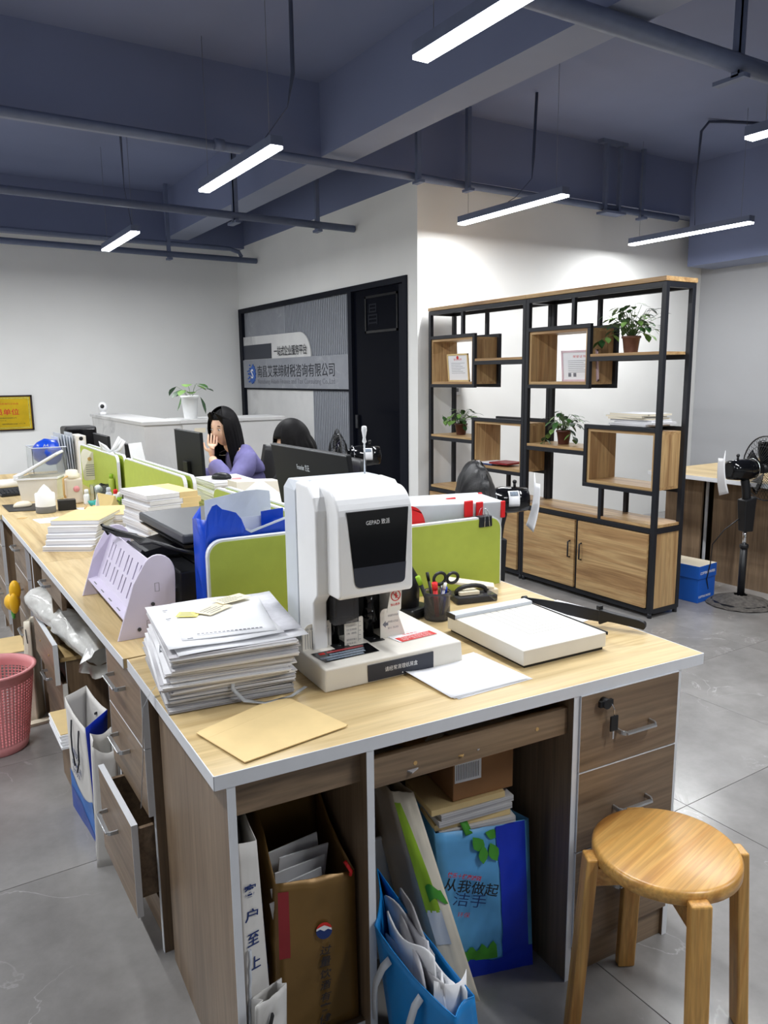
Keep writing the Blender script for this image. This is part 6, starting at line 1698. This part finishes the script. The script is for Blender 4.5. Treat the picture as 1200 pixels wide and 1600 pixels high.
for i in range(5):
    o = MB().box(-.055, .055, -.0015, .0015, -.14, .14, T() @ RY(q.uniform(-.2, .1))).build('paper_sheet', 'paper'); p = hw(.195+.006*i, .10+.022*i); o.location = (p[0], p[1], .30+.012*i); o.rotation_euler = (.25, 0, HA)
    tag(o, 'white sheet standing in the gold bag, %s' % ('nearest of five', 'second from front', 'middle of five', 'fourth from front', 'rearmost of five')[i], 'paper sheet', 'papers in the gold bag')
# blue open bag with documents, jutting out of the knee hole
BF = [(.722, 1.17, 0), (.745, .945, 0), (.815, .96, 0), (.825, 1.32, 0)]
t, F, wl = sack('shopping_bag', 'bright blue open bag crammed with documents, jutting from the knee hole', [(.735, 1.13, .0), (.765, .96, .0), (.84, .965, .0), (.85, 1.25, .0)], [(.712, 1.178, .358), (.745, .955, .305), (.802, .972, .308), (.797, 1.305, .378)], 'bag_blue', bulge=.008, amp=.004, seed=8, dip=.012, rim='bag_blue')
for k, u in ((0, .22), (0, .62)):
    f0 = F(k, u, .93)
    ribbon('ribbon_handle', 'grey_white', [f0 @ Vector(p) for p in ((0, 0, .002), (-.004, -.02, .012), (-.008, -.07, .016), (-.004, -.12, .012), (.01, -.17, .008))], .016, t, tuple(f0.to_3x3() @ Vector((1, 0, 0))))
MB().bar(F(2, .70, .92, -.008) @ Vector((-.006, 0, 0)), F(2, .70, .92, -.008) @ Vector((.006, -.004, 0)), .006, .005).build('handle_knot', 'ink', t)
q = random.Random(44)
docs = [(.752, 1.10, .225, 'paper_grey', -.12, .15, .22), (.762, 1.11, .235, 'paper', -.10, .16, .25), (.773, 1.10, .22, 'paper_dull', -.09, .18, .24), (.780, 1.14, .245, 'paper_grey', -.06, .18, .24), (.786, 1.08, .215, 'paper', -.05, .16, .24), (.795, 1.16, .25, 'paper_dull', -.03, .18, .24), (.768, 1.02, .195, 'paper', -.08, .07, .26), (.783, 1.01, .19, 'grey_white', -.04, .07, .25)]
for i, (x, y, z, mm, lean, wd, ht) in enumerate(docs):
    def fn(u, v, wd=wd, ht=ht, i=i): return Vector((.005*math.sin(u*3+i)+.008*v*math.sin(u*4+i*2), (u-.5)*wd, (v-.5)*ht+.012*math.sin(u*6+i)))
    o = MB().grid(fn, 10, 6).build('document', mm, None, thick=.004, fix=False); o.location = (x, y, z); o.rotation_euler = (.12*((i % 3)-1), lean, -.1)
    tag(o, 'loose document stuffed in the bright blue open bag, %s' % ('leftmost', 'second from left', 'third from left', 'fourth from left', 'fifth from left', 'rightmost', 'small one in front at the left', 'small grey front one')[i], 'document', 'documents in the bright blue bag')
lf = thing('leaflet', 'curled white leaflet with red car print at the near end of the bright blue bag', 'leaflet', (.775, 1.0, .195), -.15)
def fn(u, v): return Vector(((u-.5)*.07, .015-.025*math.cos((u-.5)*3), (v-.5)*.28))
MB().grid(fn, 10, 4).build('leaflet_sheet', 'paper', lf, thick=.0008, fix=False)
FL = frame((-.030, .0, .02), (.75, 0, 0), (0, 0, 1))
for s, m_, y in (('限时购车优惠', 'ink', .098), ('仅剩最后7小时', 'ink', .083), ('立即抢购', 'ink_red', .068)): text(s, m_, lf, FL @ T(.006, y-.06, .012), width=.048, height=.010, bold=.02)
MB().prism(disc(.030, -.055, .028, .1, PI-.1)+[(.002, -.055), (.002, -.078), (.058, -.078), (.058, -.055)], FL, .010, .0112).build('car_print', 'red_dark', lf)
# the big blue and sky bag full of files
t, F, wl = sack('woven_bag', 'large blue and sky-printed woven bag full of files under the desk', [(1.005, 1.30, 0), (1.205, 1.235, 0), (1.222, 1.40, 0), (1.03, 1.45, 0)], [(.962, 1.315, .40), (1.206, 1.262, .382), (1.212, 1.41, .40), (.98, 1.47, .42)], 'bag_sky', bulge=.016, amp=.014, seed=12)
strip(t, wl, 0, lambda u, v: (.62+.33*u, .0+1.0*v), 'bag_royal', 'royal_panel', 8, 14, .003)
strip(t, wl, 0, lambda u, v: (.0+1.0*u, .0+(.13+.03*math.sin(u*9))*v), 'bag_royal', 'dark_foot', 10, 3, .0036)
strip(t, wl, 0, lambda u, v: (.05+.5*u, .12+(.07+.05*math.sin(u*12)**2)*v), 'print_green', 'green_hills', 14, 3, .004)
text('快乐＋健康减碳', 'red_plastic', t, F(0, .06, .73, .012) @ RZ(-.22), width=.085, height=.014, bold=.02)
text('从我做起', 'ink', t, F(0, .0, .645, .012) @ RZ(-.18), width=.135, height=.034, bold=.012)
text('洁手', 'ink_blue', t, F(0, .08, .545, .012) @ RZ(-.15), width=.08, height=.036)
text('环保', 'ink_red', t, F(0, .12, .46, .012) @ RZ(-.15), width=.03, height=.014)
m = MB()
for (u, v, a, L_) in ((.36, .96, -.9, .05), (.46, .90, -1.6, .045), (.54, .90, -1.2, .05), (.50, .97, -.4, .04)):
    Fm = F(0, u, v, .006); leaf_shape(m, Fm @ Vector((0, 0, 0)), Fm.to_3x3() @ Vector((math.cos(a), math.sin(a), 0)), Fm.to_3x3() @ Vector((0, 0, 1)), L_, L_*.62, 0, fold=.02)
m.build('printed_leaf', 'print_green', t, fix=False)
def fn(u, v): a = PI*v; return Vector((-.085+.02*u-.05*math.sin(a)*.2, .0+.10*(v-.5)-.01, .385+.055*math.sin(a)))
MB().grid(fn, 2, 12).build('green_handle', 'print_green', t, thick=.002, fix=False)
q = random.Random(17); z = .355
for i in range(7):
    o = MB().box(-.098, .098, -.075, .075, 0, .0145).build('file_bundle', 'paper_layers_dull' if i % 3 else 'kraft'); o.location = (1.095+q.uniform(-.01, .01)-.004*i, 1.365+q.uniform(-.006, .01), z); o.rotation_euler = (.0, -.03, -.22+q.uniform(-.06, .06)); z += .0155
    tag(o, 'file bundle in the sky-printed woven bag, %s' % ('lowest', 'second from below', 'third from below', 'middle of seven', 'third from top', 'second from top', 'topmost')[i], 'file bundle', 'files in the woven bag')
cb_ = thing('cardboard_box', 'small brown cardboard box with barcode label on the files under the desk', 'box', (1.105, 1.385, z+.001), -.15)
bx('box_body', 'card_brown', cb_, -.08, .085, -.085, .085, 0, .125, .002)
lbl = bx('shipping_label', 'paper', cb_, -.076, -.005, -.0862, -.0848, .045, .105)
m = MB()
for i in range(14): m.box(-.072+.0045*i, -.072+.0045*i+.0012*(1+(i*3) % 3), -.0868, -.0862, .052, .09)
m.build('barcode', 'ink', lbl)
# green and cream pack leaning between the two bags
t, F, wl = sack('soft_pack', 'cream and green plastic pack leaning between the two blue bags', [(.955, 1.235, 0), (1.02, 1.215, 0), (1.03, 1.40, 0), (.965, 1.42, 0)], [(.855, 1.34, .53), (.905, 1.32, .52), (.915, 1.46, .52), (.86, 1.47, .53)], 'bag_cream', bulge=.006, amp=.006, seed=20)
strip(t, wl, 0, lambda u, v: (.02+(.55-.3*v*v)*u, .45+.50*v), 'lime_dark', 'green_print', 4, 8, .003)
strip(t, wl, 0, lambda u, v: (.25+.70*u*(1-.2*v), .50+.07*v+.02*math.sin(u*5)), 'print_green', 'green_band', 6, 3, .004)
strip(t, wl, 0, lambda u, v: (.05+.55*u, .30+.16*v), 'grey_white', 'silver_print', 4, 4, .003)
tb_ = thing('storage_tub', 'white plastic tub at the back of the knee hole', 'tub', (.90, 1.54, 0))
MB().lathe([(.082, 0), (.09, .33), (.094, .335), (.094, .345), (.086, .344), (.08, .01), (.001, .008)], 28, cap1=False).build('tub_body', 'bag_white', tb_)
MB().tube([(-.09, 0, .335), (-.075, -.03, .38), (0, -.045, .40), (.075, -.03, .38), (.09, 0, .335)], .004, 8).build('bail_handle', 'grey_white', tb_)
# papers on the keyboard tray
q = random.Random(23)
for i, (x, y, a, mm, w_, d_, lab) in enumerate(((.42, .13, .5, 'paper_dull', .14, .2, 'grey sheet at the left end of the keyboard tray'), (.50, .12, .75, 'kraft_dark', .10, .2, 'brown card on the keyboard tray'), (.56, .14, -.9, 'paper', .03, .26, 'long white strip of paper on the keyboard tray'), (.63, .14, .3, 'paper_dull', .18, .2, 'grey sheet at the right end of the keyboard tray'))):
    o = bx('paper_sheet', mm, None, -w_/2, w_/2, -d_/2, d_/2, 0, .003); p = hw(x, y); o.location = (p[0], p[1], .6535+.0042*i); o.rotation_euler = (.03*i, .0, HA+a); tag(o, lab, 'paper sheet')
# ---------------------------------------------------------------- left aisle
t, F, wl = sack('gift_bag', 'white gift bag with blue wave print standing before the left drawers', [(.386, 2.637, 0), (.405, 2.365, 0), (.440, 2.385, 0), (.43, 2.64, 0)], [(.384, 2.62, .405), (.393, 2.345, .400), (.47, 2.39, .425), (.455, 2.63, .425)], 'bag_white', bulge=.001, amp=.002, seed=30, gus='bag_royal', dip=.012, gus3='bag_white')
strip(t, wl, 0, lambda u, v: (u, (.36-.13*math.sin(u*2.6)**1.3+.06*u)*v), 'wave_blue', 'wave_print', 16, 6, .003)
strip(t, wl, 0, lambda u, v: (u, (.20-.12*u+.04*math.sin(u*4))*v), 'wave_deep', 'deep_wave', 16, 4, .004)
text('智慧财税', 'ink_blue', t, F(0, .30, .60, .009) @ T(0, -.0, 0), width=.11, height=.03, bold=.01, shear=.2)
text('电子税务局\n合作伙伴', 'ink_blue', t, F(0, .28, .42, .009), width=.11, height=.05, bold=.015)
for u in (.32, .66): 
    f0 = F(0, u, .90); MB().tube([f0 @ Vector(p) for p in ((0, 0, 0), (.004, -.05, .006), (.008, -.10, .008), (.03*(1 if u < .5 else -1), -.15, .008))], .0025, 6).build('cord_handle', 'ink', t)
f0 = F(2, .5, .90, -.003); MB().bar(f0 @ Vector((-.008, 0, 0)), f0 @ Vector((.008, -.01, 0)), .008, .006).build('cord_knot', 'ink', t)
t, F, wl = sack('gift_bag', 'plain white paper bag squeezed between the wave bag and the open drawer', [(.376, 2.235, 0), (.440, 2.215, 0), (.455, 2.345, 0), (.398, 2.355, 0)], [(.390, 2.24, .385), (.455, 2.225, .365), (.466, 2.335, .39), (.402, 2.325, .39)], 'bag_white', bulge=.004, amp=.004, seed=33, dip=.015)
# low cabinet with a pulled top drawer and the wrapped roll on it
lc = thing('low_cabinet', 'low wooden drawer cabinet under the left row, the wrapped roll on top', 'cabinet', (.425, 2.93, 0))
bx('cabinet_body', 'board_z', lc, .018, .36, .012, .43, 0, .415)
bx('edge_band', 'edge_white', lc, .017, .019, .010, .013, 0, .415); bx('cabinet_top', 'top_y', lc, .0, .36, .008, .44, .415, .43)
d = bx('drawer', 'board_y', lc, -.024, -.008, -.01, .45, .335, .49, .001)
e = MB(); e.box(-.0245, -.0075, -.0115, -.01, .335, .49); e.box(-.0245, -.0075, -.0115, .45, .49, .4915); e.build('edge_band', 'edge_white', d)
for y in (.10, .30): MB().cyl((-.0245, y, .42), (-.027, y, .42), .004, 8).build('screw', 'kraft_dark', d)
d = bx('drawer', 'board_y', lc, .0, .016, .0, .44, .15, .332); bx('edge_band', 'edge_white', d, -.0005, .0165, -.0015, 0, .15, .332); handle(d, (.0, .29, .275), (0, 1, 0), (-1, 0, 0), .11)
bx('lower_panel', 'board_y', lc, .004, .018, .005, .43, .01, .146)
wr = thing('wrapped_roll', 'long roll wrapped in crinkled clear white film on the low cabinet', 'roll', (.462, 3.10, .50))
mat('wrap_film', (232, 232, 228), .22, trans=.25, vary=.1, vscale=30, bump=.6, bscale=60)
a0, a1 = Vector((-.035, .30, .055)), Vector((.075, -.36, -.005)); m = MB(); dd = (a1-a0).normalized(); s1 = dd.cross(Vector((0, 0, 1))).normalized(); s2 = s1.cross(dd)
def fn(u, v):
    r = .064*(.72+.28*math.sin(PI*min(1, v*1.6+.12)) if v < .5 else 1)*(1-.15*max(0, (v-.85)/.15))
    r += .011*noise.noise(Vector((math.cos(2*PI*u)*2.2, math.sin(2*PI*u)*2.2, v*7)))+.004*noise.noise(Vector((math.cos(2*PI*u)*7, math.sin(2*PI*u)*7, v*22)))
    p = a0+(a1-a0)*v; q_ = p+s1*r*math.cos(2*PI*u)+s2*r*.85*math.sin(2*PI*u)
    return q_
m.grid(fn, 36, 40)
for v, fl in ((0, True), (1, False)): m.poly([fn(i/36, v) for i in range(36)])
m.build('film_wrap', 'wrap_film', wr, fix=True)
m = MB(); 
def fn3(u, v): 
    r = .064+.03*v+.012*math.sin(u*40)*v; p = a1+dd*(.05*v)-Vector((0, 0, .02*v)); return p+s1*r*math.cos(2*PI*u)+s2*r*.8*math.sin(2*PI*u)*(1-.3*v)
m.grid(fn3, 40, 4); m.build('loose_film', 'wrap_film', wr, fix=False)
m = MB(); m.ball(a1+dd*.05+Vector((.03, 0, .04)), .022, 12, 8, (1, .8, 1.2)); m.ball(a1+dd*.055+Vector((.035, 0, -.01)), .024, 12, 8); m.build('black_end', 'black_plastic', wr)
# kraft-covered papers at the floor behind the wave bag
fb_ = thing('paper_bundle', 'kraft-topped bundle of papers on a low stand behind the wave bag', 'papers', (.415, 2.78, 0))
m = MB(); m.box(-.015, .03, -.11, .12, 0, .20); m.build('stand', 'board_z', fb_)
m = MB()
for i in range(5): m.box(-.05+.004*(i % 2), .035, -.12+.006*i, .13, .201+.008*i, .2085+.008*i)
m.build('sheets', 'paper', fb_); bx('kraft_sheet', 'kraft', fb_, -.046, .035, -.09, .13, .2415, .243)
# pink basket
bk = thing('waste_basket', 'pink plastic lattice waste basket at the left edge of the picture', 'basket', (.215, 3.26, 0))
m = MB(); n = 60; H_ = .335
def br(z): return .112+.044*z/H_
rows_z = [.045+.0125*i for i in range(21)]
for i in range(n):
    a = 2*PI*i/n
    m.bar((br(.04)*math.cos(a), br(.04)*math.sin(a), .04), (br(.30)*math.cos(a), br(.30)*math.sin(a), .30), .0065, .003, up=(math.cos(a), math.sin(a), 0))
for z_ in rows_z:
    m.tube([(br(z_)*math.cos(2*PI*i/40), br(z_)*math.sin(2*PI*i/40), z_) for i in range(40)], .0024, 5, closed=True)
m.build('lattice_wall', 'pink', bk)
MB().lathe([(.001, .0), (.108, .0), (.112, .006), (br(.045)+.002, .046), (br(.045)-.002, .046), (.106, .010), (.001, .008)], 48, cap0=False, cap1=False).build('bottom', 'pink', bk)
MB().lathe([(br(.29)+.001, .29), (br(.32)+.002, .322), (br(.33)+.010, .328), (br(.33)+.011, .335), (br(.33)-.003, .336), (br(.31)-.003, .31), (br(.29)-.003, .29)], 48, cap0=False, cap1=False).build('rim', 'pink', bk)
t, F, wl = sack('gift_bag', 'grey-white paper bag standing between the pink basket and the low cabinet', [(.345, 3.46, 0), (.385, 3.42, 0), (.43, 3.50, 0), (.40, 3.56, 0)], [(.375, 3.50, .43), (.395, 3.47, .44), (.425, 3.52, .44), (.41, 3.56, .43)], 'bag_cream', bulge=.006, amp=.004, seed=40)
MB().tube([F(0, .4, .92) @ Vector(p) for p in ((0, 0, 0), (.002, -.03, .004), (.0, -.06, .003))], .002, 6).build('cord_handle', 'ink', t)
kb_ = thing('kraft_stool_box', 'kraft-topped box on thin legs below the yellow toy', 'box', (.375, 4.12, 0))
m = MB(); m.box(-.09, .06, -.12, .14, .10, .135); m.build('box_body', 'paper', kb_); bx('kraft_lid', 'kraft', kb_, -.092, .062, -.122, .142, .135, .139)
for (x, y) in ((-.08, -.11), (.05, -.11), (-.08, .13), (.05, .13)): MB().cyl((x, y, 0), (x, y, .10), .004, 8).build('leg', 'black_metal', kb_)
ty = thing('plush_toy', 'yellow inflatable toy hanging on a drawer handle at the far left', 'toy', (.375, 3.86, .43))
m = MB(); m.ball((0, 0, 0), .045, 14, 10, (.8, 1.2, .9)); m.ball((.01, -.05, .065), .032, 12, 8, (.8, .9, 1.5)); m.ball((.0, -.075, .01), .026, 12, 8, (.8, .8, 1.9)); m.build('toy_body', 'yellow', ty)
MB().torus if False else None
m = MB(); m.tube([(0, .01+.03*math.cos(2*PI*i/16), -.06+.02*math.sin(2*PI*i/16)) for i in range(16)], .006, 8, closed=True); m.build('toy_ring', 'print_green', ty)
MB().cyl((0, 0, .03), (.04, 0, .06), .003, 6).build('hanging_cord', 'dark_grey', ty)
sb = bx('wood_offcut', 'cream', None, -.10, .10, -.02, .02, 0, .012); sb.location = (.37, 3.40, 0); sb.rotation_euler = (0, 0, .1); tag(sb, 'pale wood strip on the floor behind the pink basket', 'wood strip')
# ---------------------------------------------------------------- round wooden stool
so = thing('wooden_stool', 'round honey-coloured wooden stool with four legs before the drawers', 'stool', (1.303, .943, 0), math.radians(12))
MB().lathe([(.001, .418), (.148, .418), (.1535, .423), (.1535, .443), (.150, .448), (.144, .45), (.001, .45)], 56, cap0=False, cap1=False).build('seat', 'oak_x', so, autosmooth=True)
LG = []
for k in range(4):
    a = PI/4+PI/2*k+.06
    ca, sa = math.cos(a), math.sin(a)
    tpt = Vector((ca*.163, sa*.163, .436)); bpt = Vector((ca*.192, sa*.192, 0)); LG.append((tpt, bpt, a))
    rr_ = Vector((ca, sa, 0)); tt = Vector((-sa, ca, 0)); m = MB(); A = []
    for p in (bpt, tpt): A += [p-rr_*.013-tt*.021, p+rr_*.013-tt*.021, p+rr_*.013+tt*.021, p-rr_*.013+tt*.021]
    m.hexa(A); m.build('leg', 'oak_z', so, .004)
for k in range(2):                                                  # two rails crossing under the seat
    t0, b0, a = LG[k]; t1, b1, a2 = LG[k+2]
    f = .115; p, q_ = t0.lerp(b0, f), t1.lerp(b1, f)
    z_ = -.003+.006*k
    MB().bar(p+Vector((0, 0, z_)), q_+Vector((0, 0, z_)), .022, .042).build('rail', 'oak_x', so, .002)
